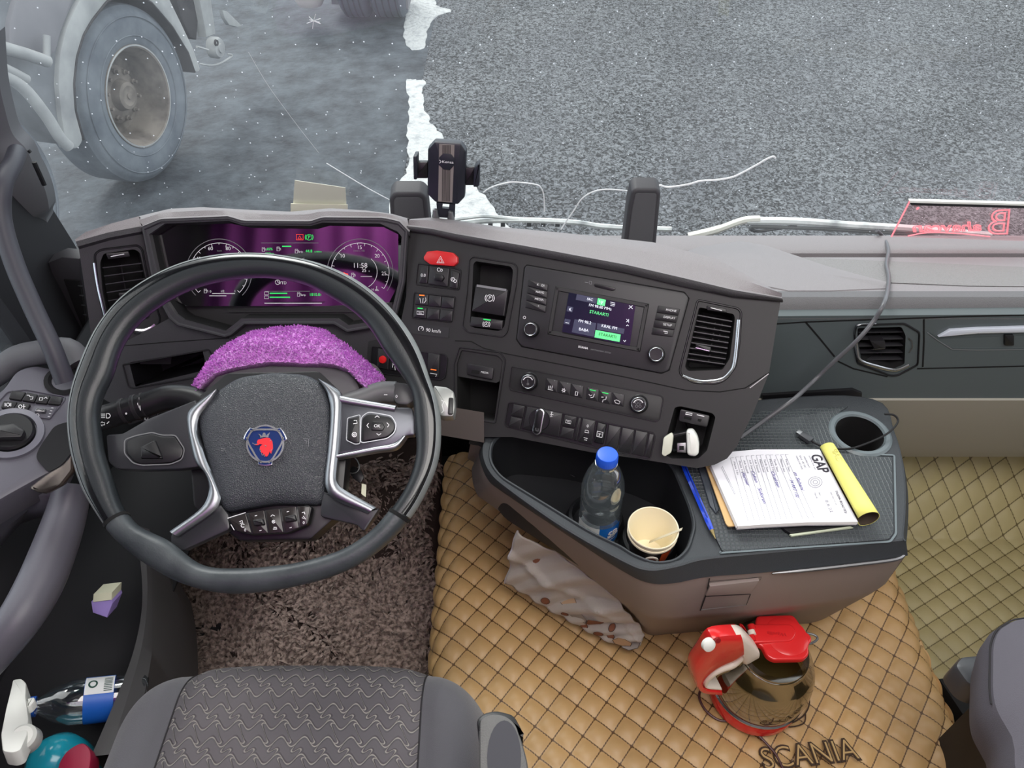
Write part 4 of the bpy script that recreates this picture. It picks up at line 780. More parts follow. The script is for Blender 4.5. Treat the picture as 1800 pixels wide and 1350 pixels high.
for x, y, w_ in ((219, 722.5, .0025), (240, 716, .003), (254, 712, .0015)):
    c_ = PW.P(x, y, -.05); ax = (PW.P(x+20, y-6.2, -.05)-c_).normalized(); b = MB(); b.lathe([(.0166, -w_), (.0178, -w_*.7), (.0178, w_*.7), (.0166, w_)], c_, ax, 24); b.build('stalk_ring', key_plastic, ls)
c_ = PW.P(180, 735, -.05); ax = (PW.P(160, 741, -.05)-c_).normalized(); b = MB(); b.lathe([(.0166, -.012), (.0168, .006), (.015, .0095), (.0001, .01)], c_, ax, 24); b.build('stalk_cap', key_plastic, ls)
PSs = Plane(PW.P(240, 716, -.0335), PW.P(200, 728, -.0335), PW.P(240, 706, -.0335))
lines(PSs, [arc(190, 731, 4, -90, 90, 8)+[(187, 735), (187, 727), (190, 727)], [(178, 728), (185, 728)], [(178, 731), (185, 731)], [(178, 734), (185, 734)], [(176, 745), (180, 741), (180, 743), (184, 743), (184, 747), (180, 747), (180, 749), (176, 745)], [(192, 741), (188, 745)], [(244, 698), (247, 722), (242, 710), (244, 698)], arc(222, 727, 1.2, 0, 360, 8)], 1.1, white_ink, ls, .0)
rs = stalk('stalk', [(600, 712), (640, 700), (668, 690), (696, 690)], (.014, .015), -.05, mat('stalk_grey', (92, 92, 94), .45), label='right gear and retarder stalk')
b = MB(); b.prism(rpoly(PW.px([(696, 671), (716, 674), (725, 684), (727, 704), (716, 712), (698, 710), (692, 704), (690, 676)], -.036), .003, 3), -WN*.026, .003); b.build('stalk_switch', mat('stalk_block', (70, 70, 72), .35), rs)
b = MB(); b.prism(rpoly(PW.px([(762, 677), (786, 680), (798, 688), (800, 716), (797, 732), (776, 732), (758, 716)], -.036), .003, 3), -WN*.024, .003); pdl = b.build('stalk_paddle', mat('paddle_silver', (150, 152, 150), .35, .5), rs)
b = MB(); b.prism(rpoly(PW.px([(789, 698), (797, 699), (796, 728), (787, 728)], -.033), .002, 3), -WN*.01, .0012); b.build('stalk_button', black_plastic, pdl)
b = MB(); b.tube(PW.px([(710, 695), (770, 704)], -.052), .011, 12); b.build('stalk_arm', black_plastic, rs)
lines(PW, [[(776, 704), (781, 706), (777, 712), (780, 722), (776, 726)]], 1, white_ink, pdl, -.0355); ptext(PW, 'stalk_text', '0', 697, 697, 5, white_ink, rs, 0, -.0355)
lines(PW, [[(675, 694), (681, 694)]], 1, white_ink, rs, -.034)

tow = mat('purple_terry', (210, 126, 216), .95, bump=('noise', 420, .9, .004), sheen=.4, var=(60, (180, 92, 190), .4, .7))
tb_ = [(332, 702), (347, 671), (367, 642), (390, 619), (419, 599), (442, 584), (486, 577), (529, 575), (572, 581), (595, 596), (624, 619), (650, 642), (678, 670)]
tfp = [(341, 706), (353, 677), (376, 656), (413, 645), (445, 640), (471, 636), (500, 637), (529, 638), (587, 639), (613, 650), (633, 671), (650, 688), (662, 688)]
TFr = resample(PW.px(tfp, -.040), 80); TBk_ = []
for i, (x, y) in enumerate(tb_):
    e = abs(i-6)/6; p = at_y(x, y, .93 - .10*e**2); TBk_.append(p)
TBk_ = resample(TBk_, 80); rings = []
for j in range(15):
    v = j/14; q = []
    for i, (p, s_) in enumerate(zip(TFr, TBk_)):
        u = i/79; o = p.lerp(s_, v); e = math.sin(math.pi*u)
        o += up*(.016*math.sin(math.pi*v)**.8*(.4+.6*e) + .004*math.sin(u*17+v*5)*math.sin(math.pi*v) - .010*math.exp(-((u-.72-.12*(1-v))/.03)**2)*math.sin(math.pi*v)+ random.uniform(-.0012, .0012)); q.append(o)
    rings.append(q)
ends0 = [p + Vector((0, .004, -.012)) for p in rings[0]]; endsN = [p + Vector((0, .012, -.02)) for p in rings[-1]]
towel = root('towel', (-.33, .86, .70), 'purple terry towel draped over the steering column, below the instrument display', 'towel')
b = MB(); b.loops([ends0]+rings+[endsN], False); b.build('cloth', tow, towel, thick=.004)
b = MB()   # terry loops
for _ in range(9000):
    j = random.random()*13.99; i = random.random()*78.99; a0 = rings[int(j)][int(i)]; a1 = rings[int(j)][int(i)+1]; a2 = rings[int(j)+1][int(i)]
    p = a0.lerp(a1, i % 1) + (a2-a0)*(j % 1); d = Vector((random.uniform(-1, 1), random.uniform(-1, .3), random.uniform(.5, 1.3))).normalized(); s_ = d.cross(Vector((random.uniform(-1, 1), random.uniform(-1, 1), .2))).normalized()*.0009
    L = random.uniform(.003, .0055); v_ = [b.bm.verts.new(c) for c in (p - s_, p + s_, p + d*L + s_*.7, p + d*L - s_*.7)]; b.face(v_)
b.build('terry_pile', tow, towel, kind='stuff', normals=False)

ky = root('key_ring', PW.P(618, 790, -.12), 'bunch of keys with a white tag hanging from the ignition behind the steering wheel', 'keys')
KP = Plane(PW.P(618, 820, -.10), PW.P(640, 820, -.10), PW.P(618, 860, -.10))
b = MB(); q = circ(KP.P(614, 815), KP.n, .011, 20, .016); b.tube(q+[q[0]], .0009, 6, False); b.build('ring', dull_metal, ky)
b = MB(); b.tube(KP.px([(634, 795), (633, 770), (635, 750)], -.004), .004, 8); b.build('key_shaft', dull_metal, ky)
b = MB(); b.prism(rpoly(KP.px([(620, 818), (632, 824), (640, 838), (634, 850), (622, 842), (612, 828)]), .003), -KP.n*.004, .001); b.build('key_bow', black_plastic, ky)
b = MB(); b.prism(rpoly(KP.px([(636, 850), (644, 852), (643, 874), (635, 868)], -.003), .001), -KP.n*.001); b.build('key_tag', mat('ivory_tag', (226, 226, 200), .5), ky)
# ================= quilted mats, rug =================
def quilt_material(name, rgb, thread):
    m = bpy.data.materials.new(name); m.use_nodes = True; n = m.node_tree.nodes; l = m.node_tree.links; b = n['Principled BSDF']; b.inputs['Roughness'].default_value = .45
    uv = n.new('ShaderNodeUVMap'); sp_ = n.new('ShaderNodeSeparateXYZ'); l.new(uv.outputs[0], sp_.inputs[0])
    def M(op, a, c=None):
        x = n.new('ShaderNodeMath'); x.operation = op
        for i, v in enumerate((a, c)):
            if v is None: continue
            if isinstance(v, (int, float)): x.inputs[i].default_value = v
            else: l.new(v, x.inputs[i])
        return x.outputs[0]
    fr = []
    for ax in ('X', 'Y'): fr.append(M('ABSOLUTE', M('SUBTRACT', M('FRACT', M('ADD', sp_.outputs[ax], .5)), .5)))
    d = M('MINIMUM', fr[0], fr[1]); node = M('ADD', fr[0], fr[1])
    line = M('LESS_THAN', d, .030); dot = M('LESS_THAN', node, .10)
    dash_ = M('GREATER_THAN', M('FRACT', M('MULTIPLY', M('ADD', sp_.outputs['X'], sp_.outputs['Y']), 7)), .12)
    mask = M('MAXIMUM', M('MULTIPLY', line, dash_), dot)
    t = n.new('ShaderNodeTexCoord'); nz = n.new('ShaderNodeTexNoise'); nz.inputs['Scale'].default_value = 6; nz.inputs['Detail'].default_value = 5; l.new(t.outputs['Object'], nz.inputs['Vector'])
    r = n.new('ShaderNodeValToRGB'); l.new(nz.outputs[0], r.inputs[0]); r.color_ramp.elements[0].position = .3; r.color_ramp.elements[1].position = .7
    r.color_ramp.elements[0].color = lin(tuple(c*.9 for c in rgb))+(1,); r.color_ramp.elements[1].color = lin(rgb)+(1,)
    x = n.new('ShaderNodeMix'); x.data_type = 'RGBA'; l.new(mask, x.inputs[0]); l.new(r.outputs[0], x.inputs[6]); x.inputs[7].default_value = lin(thread)+(1,); l.new(x.outputs[2], b.inputs['Base Color'])
    nz2 = n.new('ShaderNodeTexNoise'); nz2.inputs['Scale'].default_value = 160; l.new(t.outputs['Object'], nz2.inputs['Vector']); bp = n.new('ShaderNodeBump'); bp.inputs['Strength'].default_value = .12; bp.inputs['Distance'].default_value = .001
    l.new(nz2.outputs[0], bp.inputs['Height']); l.new(bp.outputs[0], b.inputs['Normal']); return m
quilt_m = quilt_material('quilted_leatherette', (190, 154, 104), (84, 58, 32)); quilt_shaded = quilt_material('quilted_leatherette_shaded', (176, 164, 120), (96, 84, 52))  # second quilt: footwell shade painted in as a greener colour
TS = .0365
def quv(a, c, rot): cr_, s_ = math.cos(R(rot)), math.sin(R(rot)); return ((a*cr_ - c*s_)/TS, (a*s_ + c*cr_)/TS)
def pillow(u, v): return (abs(math.sin(math.pi*u))*abs(math.sin(math.pi*v)))**.45
TZ, TXL, TXR = .165, -.152, .775
def tunnel_pt(s, y, lift=0):
    """s = distance measured across the hump, 0 at its left shoulder"""
    W = TXR - TXL; rr = .055; q = math.pi/2*rr
    if s < 0: x, z, nx, nz = TXL, TZ - rr + s, -1, 0
    elif s < q: a = s/rr; x, z, nx, nz = TXL + rr - rr*math.cos(a), TZ - rr + rr*math.sin(a), -math.cos(a), math.sin(a)
    elif s < q + W - 2*rr: x, z, nx, nz = TXL + rr + (s-q), TZ, 0, 1
    elif s < 2*q + W - 2*rr: a = (s-q-W+2*rr)/rr; x, z, nx, nz = TXR - rr + rr*math.sin(a), TZ - rr + rr*math.cos(a), math.sin(a), math.cos(a)
    else: x, z, nx, nz = TXR, TZ - rr - (s-2*q-W+2*rr), 1, 0
    sag = .012*math.sin((x+.2)*5)*math.sin(y*4)
    return Vector((x + nx*lift, y, z + nz*lift + (sag if nz > .5 else 0)))
tm = root('quilted_mat', (.31, .5, TZ-.01), 'tan diamond-quilted mat with embroidered lettering, over the raised middle floor', 'floor mat')
S1 = 2*math.pi/2*.055 + TXR - TXL - .11
b = MB(); b.grid(lambda s, y: tunnel_pt(s, y, .0075*pillow(*quv(s, y, 38))), 300, 320, -.15, S1+.12, -.12, 1.14, uvf=lambda s, y: quv(s, y, 38)); b.build('quilting', quilt_m, tm, angle=75)
emb = mat('embroidery_brown', (58, 42, 30), .8)
def on_mat(px, py, lift=.007): p = at_z(px, py, TZ+lift); return p
c0 = on_mat(1422, 1328, .01); t1 = text('embroidered_lettering', 'SCANIA', c0, on_mat(1505, 1318, .01)-on_mat(1340, 1336, .01), on_mat(1418, 1290, .01)-c0, .036, emb, tm, .002, bold=.03, width=.165)
t2 = text('embroidered_lettering', 'SCANIA', c0+Vector((0, 0, .0012)), on_mat(1505, 1318, .01)-on_mat(1340, 1336, .01), on_mat(1418, 1290, .01)-c0, .034, mat('embroidery_fill', (176, 146, 98), .7), tm, .002, bold=-.015, width=.159)
b = MB()
for P_ in ([(1420, 1205), (1423, 1235), (1415, 1255), (1398, 1268), (1385, 1272)], [(1412, 1200), (1414, 1230), (1405, 1248), (1385, 1258), (1370, 1262)], [(1368, 1258), (1382, 1277), (1412, 1272), (1416, 1255)], [(1385, 1240), (1388, 1250), (1393, 1238), (1397, 1247), (1400, 1232)]):
    b.tube(spline([on_mat(x, y, .009) for x, y in P_], 4), .0012, 6)
b.build('embroidered_emblem', emb, tm)
pm = root('quilted_mat', (1.1, .8, .0), 'tan quilted mat, greenish shade painted in, lying lower in the passenger footwell, by the kick panel', 'floor mat')
b = MB(); b.grid(lambda x, y: Vector((x, y, .02 + max(0, y-1.0)*.9 + .006*pillow(*quv(x, y, 62)))), 180, 190, .784, 1.40, .30, 1.16, uvf=lambda x, y: quv(x, y, 62)); b.build('quilting', quilt_shaded, pm, angle=75)

def rug_material():
    m = mat('fur_pile', (178, 158, 148), .85, sheen=.3, var=(110, (92, 76, 70), .38, .62)); return m
rg = root('fur_rug', (-.45, .75, -.05), 'shaggy brown fur rug on the driver floor beneath the steering wheel', 'rug')
def rug_z(x, y): return -.04 + max(0, y-.98)*.8 + .012*math.sin(x*14+y*9) + .008*math.sin(y*23-x*7)
fur_m = rug_material()
b = MB(); b.grid(lambda x, y: Vector((x, y, rug_z(x, y))), 40, 60, -.80, TXL-.012, .36, 1.20); b.build('backing', mat('rug_backing', (56, 44, 40), .95), rg, thick=.006)
b = MB(); rnd = random.Random(3)
for _ in range(17000):
    x = rnd.uniform(-.74, TXL-.022); y = rnd.uniform(.42, 1.16); z = rug_z(x, y); a = 2.6*math.sin(x*13+1.3*math.sin(y*15))+2.4*math.sin(y*11+x*7)+rnd.uniform(-1.0, 1.0)
    d = Vector((math.cos(a), math.sin(a), 0)); L = rnd.uniform(.020, .034); w_ = rnd.uniform(.0022, .0042); s_ = Vector((-d.y, d.x, rnd.uniform(-.5, .5)))*w_; p = Vector((x, y, z)); bend = s_.normalized()*rnd.uniform(-.3, .3)*L
    m1 = p + d*L*.30 + up*L*.50; m2 = p + d*L*.72 + up*L*.62 + bend*.5; tip = p + d*L*1.05 + up*L*.34*rnd.uniform(.3, 1.2) + bend
    v_ = [b.bm.verts.new(q) for q in (p - s_*.7, p + s_*.7, m1 + s_, m1 - s_, m2 + s_*.9, m2 - s_*.9, tip)]; b.face(v_[:4]); b.face((v_[3], v_[2], v_[4], v_[5])); b.face((v_[5], v_[4], v_[6]))
b.build('fur_pile', fur_m, rg, kind='stuff', normals=False)

# ================= centre console table =================
con = root('centre_console', (.32, .78, TZ), 'dark console table with open bin, cup holder and taupe lower body, between the seats', 'console')
A_ = dict(
 crest=(.55, [(870, 756), (852, 770), (848, 800), (862, 832), (896, 862), (990, 928), (1093, 986), (1140, 1003), (1190, 997), (1240, 984), (1358, 972), (1574, 952), (1590, 937), (1593, 842), (1574, 759), (1535, 700), (1350, 700)]),
 lip=(.52, [(868, 772), (846, 786), (843, 806), (857, 842), (885, 866), (990, 936), (1093, 1003), (1142, 1025), (1186, 1025), (1245, 1014), (1358, 1005), (1574, 980), (1592, 962), (1596, 865), (1578, 782), (1538, 722), (1350, 722)]),
 mid=(.43, [(870, 800), (834, 815), (830, 838), (838, 868), (860, 886), (990, 978), (1099, 1056), (1142, 1080), (1184, 1083), (1232, 1078), (1350, 1068), (1530, 1040), (1568, 1000), (1584, 930), (1570, 850), (1530, 790), (1350, 790)]),
 foot=(.16, [(960, 830), (940, 850), (945, 870), (960, 900), (985, 940), (1050, 1015), (1112, 1085), (1138, 1116), (1182, 1115), (1240, 1110), (1340, 1101), (1436, 1093), (1480, 1055), (1495, 980), (1490, 900), (1470, 840), (1300, 830)]))
RG = {k: spline([at_z(x, y, z) for x, y in P], 5, True) for k, (z, P) in A_.items()}
bin_px = [(866, 778), (864, 812), (882, 838), (972, 893), (1040, 935), (1093, 960), (1112, 973), (1150, 989), (1186, 984), (1206, 965), (1218, 925), (1211, 895), (1178, 815), (1120, 790), (1000, 765), (900, 755)]
binp = rpoly([at_z(x, y, .548) for x, y in bin_px], .02, 4)
cupc = at_z(1511, 762, .551); cup = circ(cupc, (0, 0, 1), .040, 32, .038)
soft_c = mat('console_soft', (50, 54, 58), .6, bump=('voronoi', 800, .3, .0008))
top = inset_poly(RG['crest'], up, .004)
b = MB(); b.plate(top, [binp, cup]); cap_ = b.build('table_top', soft_c, con)
b = MB(); crest = RG['crest']; b.loops([top, [p - up*.0012 for p in inset_poly(crest, up, .001)], [p - up*.005 for p in crest], RG['lip']], True); b.build('rim_edge', soft_c, con)
b = MB(); b.loops([[p for p in RG['lip']], [p - up*.001 for p in inset_poly(RG['lip'], up, .002)], RG['mid'], [p.lerp(q, .12) - up*.004 for p, q in zip(RG['mid'], RG['foot'])], RG['foot']], True, False, True); b.build('body', taupe, con)
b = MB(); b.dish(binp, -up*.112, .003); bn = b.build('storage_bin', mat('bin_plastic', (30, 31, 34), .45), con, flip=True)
b = MB(); b.ring(binp, -.006, .004, up); b.build('bin_rim', soft_c, con)
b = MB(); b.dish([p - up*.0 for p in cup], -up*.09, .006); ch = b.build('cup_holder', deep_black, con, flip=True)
b = MB(); b.lathe([(.0385, .0), (.041, .003), (.047, .0035), (.051, .0005)], cupc, up, 40); b.build('cup_holder_rim', mat('holder_rim', (96, 106, 110), .4), con)
# raised rings on the bin floor that hold a bottle and cups
for px_, py_, r_ in ((1045, 918, .038), (1138, 958, .036)):
    c_ = at_z(px_, py_, .435); b = MB(); b.lathe([(r_+.012, 0), (r_+.006, .02), (r_+.001, .022), (r_-.001, .018), (r_-.002, 0)], c_, up, 36); b.build('holder_ring', mat('bin_plastic', (30, 31, 34), .45), bn)
for P_ in ([(1012, 812), (1022, 800), (1034, 802), (1040, 812)], [(998, 832), (1010, 838)], [(1188, 860), (1205, 900), (1200, 930)], [(1095, 826), (1130, 824), (1160, 828)]):
    b = MB(); b.tube(spline([at_z(x, y, .45) for x, y in P_], 4), .0012, 6); b.build('bin_moulding', key_plastic, bn)
def honeycomb():
    m = bpy.data.materials.new('honeycomb_rubber'); m.use_nodes = True; n = m.node_tree.nodes; l = m.node_tree.links; b = n['Principled BSDF']
    b.inputs['Base Color'].default_value = lin((62, 68, 72))+(1,); b.inputs['Roughness'].default_value = .5
    t = n.new('ShaderNodeTexCoord'); v = n.new('ShaderNodeTexVoronoi'); v.feature = 'DISTANCE_TO_EDGE'; v.inputs['Scale'].default_value = 150; v.inputs['Randomness'].default_value = .18; l.new(t.outputs['Object'], v.inputs['Vector'])
    r = n.new('ShaderNodeMapRange'); r.inputs[2].default_value = .18; l.new(v.outputs[0], r.inputs[0]); bp = n.new('ShaderNodeBump'); bp.invert = True; bp.inputs['Strength'].default_value = .7; bp.inputs['Distance'].default_value = .0015; l.new(r.outputs[0], bp.inputs['Height']); l.new(bp.outputs[0], b.inputs['Normal'])
    x = n.new('ShaderNodeMix'); x.data_type = 'RGBA'; x.inputs[6].default_value = lin((82, 88, 90))+(1,); x.inputs[7].default_value = lin((56, 61, 65))+(1,); l.new(r.outputs[0], x.inputs[0]); l.new(x.outputs[2], b.inputs['Base Color']); return m
mp = [(1270, 969), (1562, 948), (1571, 936), (1568, 803), (1508, 801), (1484, 792), (1466, 765), (1462, 740), (1478, 722), (1492, 714), (1340, 722), (1250, 760), (1198, 826), (1236, 900)]
b = MB(); b.prism(rpoly([at_z(x, y, .5525) for x, y in mp], .004, 3), (0, 0, -.002), .0008); b.build('rubber_mat', honeycomb(), con)
b = MB(); b.strip(rpoly([at_z(x, y, .5515) for x, y in [(1264, 972), (1565, 952), (1575, 938), (1572, 800), (1512, 798)]], .004), .003, up, .0004); b.build('mat_border', mat('holder_rim', (96, 106, 110), .4), con, normals=False)
b = MB(); P_ = spline([at_z(x, y, .519)+Vector((0, -.001, 0)) for x, y in ((1357, 1007), (1420, 1001), (1500, 992), (1574, 982), (1590, 970))], 5); b.tube(P_, [.0012+.0022*min(1, i/4) for i in range(len(P_))], 8); b.build('silver_strip', dull_metal, con)
PF = Plane(at_z(1245, 1014, .52), at_z(1358, 1005, .52), at_z(1350, 1068, .43))
b = MB(); b.prism(PF.px([(1248, 1031), (1335, 1021), (1320, 1044), (1241, 1048)], .004), -PF.n*.006, .0015); b.build('drawer_handle', taupe, con)
b = MB(); b.dish(PF.px([(1241, 1049), (1320, 1045), (1312, 1064), (1232, 1073)], .0012), -PF.n*.004, .002); b.build('handle_recess', mat('recess_taupe', (70, 62, 60), .6), con, flip=True)
b = MB(); b.strip(PF.px([(1247, 1016), (1243, 1040), (1231, 1073)], .0012), .0018, PF.n); b.strip(PF.px([(1246, 1022), (1339, 1014), (1335, 1020)], .0012), .001, PF.n); b.build('drawer_seam', deep_black, con, normals=False)
b = MB(); b.tube([at_z(1181, 1078, .40), at_z(1168, 1100, .26), at_z(1146, 1110, .22)], .0014, 6); b.build('body_seam', deep_black, con)
# ================= seats =================
def seat_fabric():
    m = bpy.data.materials.new('puzzle_fabric'); m.use_nodes = True; n = m.node_tree.nodes; l = m.node_tree.links; b = n['Principled BSDF']; b.inputs['Roughness'].default_value = .85
    t = n.new('ShaderNodeTexCoord'); s = n.new('ShaderNodeSeparateXYZ'); l.new(t.outputs['Object'], s.inputs[0])
    def M(op, a, c=None):
        x = n.new('ShaderNodeMath'); x.operation = op
        for i, v in enumerate((a, c)):
            if v is None: continue
            if isinstance(v, (int, float)): x.inputs[i].default_value = v
            else: l.new(v, x.inputs[i])
        return x.outputs[0]
    X, Y = s.outputs['X'], s.outputs['Y']; PX, PY = .030, .0215
    # brick-wise puzzle cells: wavy rows, and S-shaped joints shifted by half a cell in every other row
    yy = M('ADD', Y, M('MULTIPLY', M('SINE', M('MULTIPLY', X, 2*math.pi/PX*1.0)), .0060)); ry = M('DIVIDE', yy, PY)
    d1 = M('MULTIPLY', M('ABSOLUTE', M('SUBTRACT', M('FRACT', ry), .5)), PY)
    row_ = M('FLOOR', M('ADD', ry, .5)); xx = M('ADD', M('ADD', X, M('MULTIPLY', row_, PX*.5)), M('MULTIPLY', M('SINE', M('MULTIPLY', ry, 2*math.pi)), .0062))
    d2 = M('MULTIPLY', M('ABSOLUTE', M('SUBTRACT', M('FRACT', M('DIVIDE', xx, PX)), .5)), PX)
    d = M('MULTIPLY', M('MINIMUM', d1, d2), 160); line = M('LESS_THAN', d, .13)
    nz = n.new('ShaderNodeTexNoise'); nz.inputs['Scale'].default_value = 5; l.new(t.outputs['Object'], nz.inputs['Vector'])
    r = n.new('ShaderNodeValToRGB'); l.new(nz.outputs[0], r.inputs[0]); r.color_ramp.elements[0].position = .35; r.color_ramp.elements[1].position = .65
    r.color_ramp.elements[0].color = lin((84, 81, 85))+(1,); r.color_ramp.elements[1].color = lin((102, 98, 101))+(1,)
    x = n.new('ShaderNodeMix'); x.data_type = 'RGBA'; l.new(line, x.inputs[0]); l.new(r.outputs[0], x.inputs[6]); x.inputs[7].default_value = lin((152, 148, 142))+(1,); l.new(x.outputs[2], b.inputs['Base Color'])
    mr = n.new('ShaderNodeMapRange'); mr.inputs[2].default_value = .5; l.new(d, mr.inputs[0]); bp = n.new('ShaderNodeBump'); bp.inputs['Strength'].default_value = .8; bp.inputs['Distance'].default_value = .0025; l.new(mr.outputs[0], bp.inputs['Height']); l.new(bp.outputs[0], b.inputs['Normal']); return m
seat_side = mat('seat_bolster_cloth', (88, 88, 93), .88, bump=('noise', 900, .5, .0012), sheen=.2); seat_black = mat('seat_plastic', (26, 26, 29), .5)
seat_sew = mat('seam_dark', (34, 33, 36), .8)
def cushion(rt, cx, hw, yf, yb, zt, mats, splits, taper=.07):
    """seat cushion: side bolsters and a middle panel, rounded front"""
    def f(u, v):    # u -1..1 across, v 0 front underside .. 1 back
        fx = math.copysign(min(1, abs(u)), u); sx = math.sin(fx*math.pi/2)*.35+fx*.65
        if v < .3: a = (v/.3)*math.pi/2; yy = yf - .085 + .085*math.sin(a) if False else None
        ya = yf - .055*abs(fx)**4.5
        e = max(0, (abs(fx)-.80)/.20); drop = .075*(1-math.sqrt(max(0, 1-e*e)))
        if v < .25: a = v/.25*math.pi/2; y = ya - .05*(1-math.sin(a)); z = zt - .085*(1-(1-math.cos(a))) if False else zt - .09 + .09*(1-math.cos(a)) ; y = ya - .07*(1-math.cos(a-math.pi/2)) if False else ya - .07 + .07*math.cos(a); 
        else: y = ya - .07 - (ya-.07-yb)*(v-.25)/.75; z = zt
        if v < .25: z = zt - .09 + .09*math.sin(v/.25*math.pi/2)
        crown = .010*math.cos(fx*math.pi/2) - .012*math.exp(-((abs(fx)-.66)/.06)**2)*(1 if v > .1 else v/.1)
        x = cx + fx*hw*(1 - taper*(1 if v < .25 else max(0, 1-(v-.25)*4))*.5)
        return Vector((x, y, z + crown - drop))
    for nm, u0, u1, m_ in (('bolster', -1, -splits, mats[1]), ('seat_panel', -splits, splits, mats[0]), ('bolster', splits, 1, mats[1])):
        b = MB(); b.grid(f, 30 if nm == 'seat_panel' else 14, 44, u0, u1, 0, 1); b.build(nm, m_, rt)
    for u_ in (-splits, splits): b = MB(); b.tube([f(u_, k/40)+up*.0005 for k in range(41)], .0013, 5); b.build('seat_seam', seat_sew, rt)
    b = MB(); rim_ = [f(-1, 1-k/12) for k in range(12)]+[f(-1+2*k/24, 0) for k in range(25)]+[f(1, k/12) for k in range(1, 13)]
    b.loops([rim_, [Vector((cx+(p.x-cx)*.97, p.y-.01 if p.y > yb+.05 else p.y, p.z-.06)) for p in rim_], [Vector((cx+(p.x-cx)*.9, p.y-.03 if p.y > yb+.05 else p.y, p.z-.09)) for p in rim_]], False); b.build('cushion_side', mats[1], rt)
ds = root('driver_seat', (-.29, .2, -.05), 'grey driver seat with wavy-patterned cloth panel, near edge of the view under the wheel', 'seat')
cushion(ds, -.288, .262, .515, -.30, .470, (seat_fabric(), seat_side), .655)
b = MB(); b.box((-.30, .12, .16), (.13, 0, 0), (0, .22, 0), (0, 0, .19), .03); b.build('seat_base', seat_black, ds)
b = MB(); ar = rpoly([at_z(x, y, .60) for x, y in [(842, 1262), (862, 1252), (888, 1254), (908, 1270), (926, 1330), (940, 1420), (842, 1420)]], .010, 4)
b.prism(ar, (0, 0, -.05), .006, 2); arm = b.build('armrest', mat('armrest_cloth', (104, 104, 102), .85, bump=('noise', 500, .6, .0015), var=(7, (72, 72, 76), .25, .8)), ds)
b = MB(); b.prism(rpoly([at_z(x, y, .597) for x, y in [(837, 1264), (850, 1252), (872, 1247), (903, 1255), (918, 1282), (921, 1300), (905, 1278), (880, 1266), (858, 1270), (842, 1290)]], .006, 3), (0, 0, -.04), .004); b.build('armrest_cap', black_plastic, ds)
b = MB(); c_ = at_z(886, 1330, .6004); b.prism(circ(c_, up, .019, 28, .040, u=(1, 0, 0)), (0, 0, -.001)); b.build('worn_patch', mat('worn_dark_cloth', (56, 56, 62), .7), ds)
b = MB(); b.box((-.018, .22, .50), (.018, 0, 0), (0, .06, 0), (0, 0, .06), .006); b.build('armrest_hinge', seat_black, ds)
ps = root('passenger_seat', (.95, .2, .0), 'dark grey passenger seat with black plastic base, far right beside the tan mat', 'seat')
q = [(1745, 1230), (1742, 1160), (1746, 1115), (1768, 1088), (1830, 1074), (2100, 1074), (2300, 1400), (1840, 1400), (1775, 1290)]
tp = spline([at_z(x, y, .50) for x, y in q], 5, True); b = MB(); c_ = sum(tp, Vector())/len(tp)
b.loops([[p - up*.10 for p in inset_poly(tp, up, .012)], [p - up*.06 for p in inset_poly(tp, up, .002)], [p - up*.03 for p in tp], [p - up*.008 for p in inset_poly(tp, up, .006)], inset_poly(tp, up, .02), [c_ + (p-c_)*.6+up*.006 for p in tp], [c_ + (p-c_)*.3+up*.008 for p in tp]], True, True, True); b.build('seat_cushion', mat('passenger_cloth', (80, 78, 86), .85, bump=('noise', 900, .5, .0012)), ps)
b = MB(); b.tube(spline([p - up*.012 for p in inset_poly(tp, up, .003)][:26], 1), .0012, 5); b.build('seat_seam', seat_sew, ps)
b = MB(); Q = [at_z(x, y, .38) for x, y in [(1678, 1168), (1690, 1152), (1738, 1148), (1752, 1170), (1760, 1215), (1722, 1212), (1700, 1200)]]; b.prism(rpoly(Q, .008), (0, 0, -.05), .008); b.build('seat_lever', mat('lever_grey', (66, 68, 72), .35), ps)
b = MB(); b.prism([at_z(x, y, .36) for x, y in [(1742, 1206), (1772, 1200), (1850, 1330), (1990, 1420), (1850, 1480), (1800, 1400)]], (0, 0, -.30), .008); b.build('seat_base', seat_black, ps)
b = MB(); b.prism([at_z(x, y, .10) for x, y in [(1650, 1192), (1700, 1186), (1850, 1340), (1850, 1440), (1775, 1380)]], (0, 0, -.06), .004); b.build('seat_rail', black_matt, ps)
b = MB(); b.prism(rpoly([at_z(x, y, .42) for x, y in [(1730, 1138), (1738, 1135), (1748, 1150), (1744, 1158)]], .002), (0, 0, -.012)); b.build('hinge_tab', dull_metal, ps)

# ================= driver's door and pillar =================
door = root('door_1', (-.8, .6, .4), None, None); tag(door, kind='structure')
door_m = mat('door_plastic', (90, 89, 98), .42, bump=('noise', 900, .15, .0004)); door_dark = mat('door_dark', (34, 34, 38), .6)
PL = Plane(at_t(60, 720, 1.15), at_t(60, 720, 1.15) + Vector((1, 0, -.30)), at_t(60, 720, 1.15) + Vector((0, 1, .16)))
# door skin and window above the sill
b = MB(); b.plate([(XL+.08, -1.2, -.05), (XL+.08, 1.36, -.05), (XL+.08, 1.30, .62), (XL+.02, 1.14, 2.06), (XL+.02, -1.2, 2.06)], [[(XL+.08, .42, .56), (XL+.08, 1.06, .56), (XL+.055, 1.04, 1.02), (XL+.03, 1.0, 1.68), (XL+.03, .42, 1.68)]], (-.05, 0, 0)); b.build('door_skin', door_dark, door)
b = MB(); b.prism([(XL+.05, .40, .54), (XL+.05, 1.08, .54), (XL+.05, 1.06, 1.70), (XL+.05, .40, 1.70)], (-.004, 0, 0)); b.build('door_glass', mat('side_glass', (225, 240, 238), .02, trans=1, alpha=.25), door)
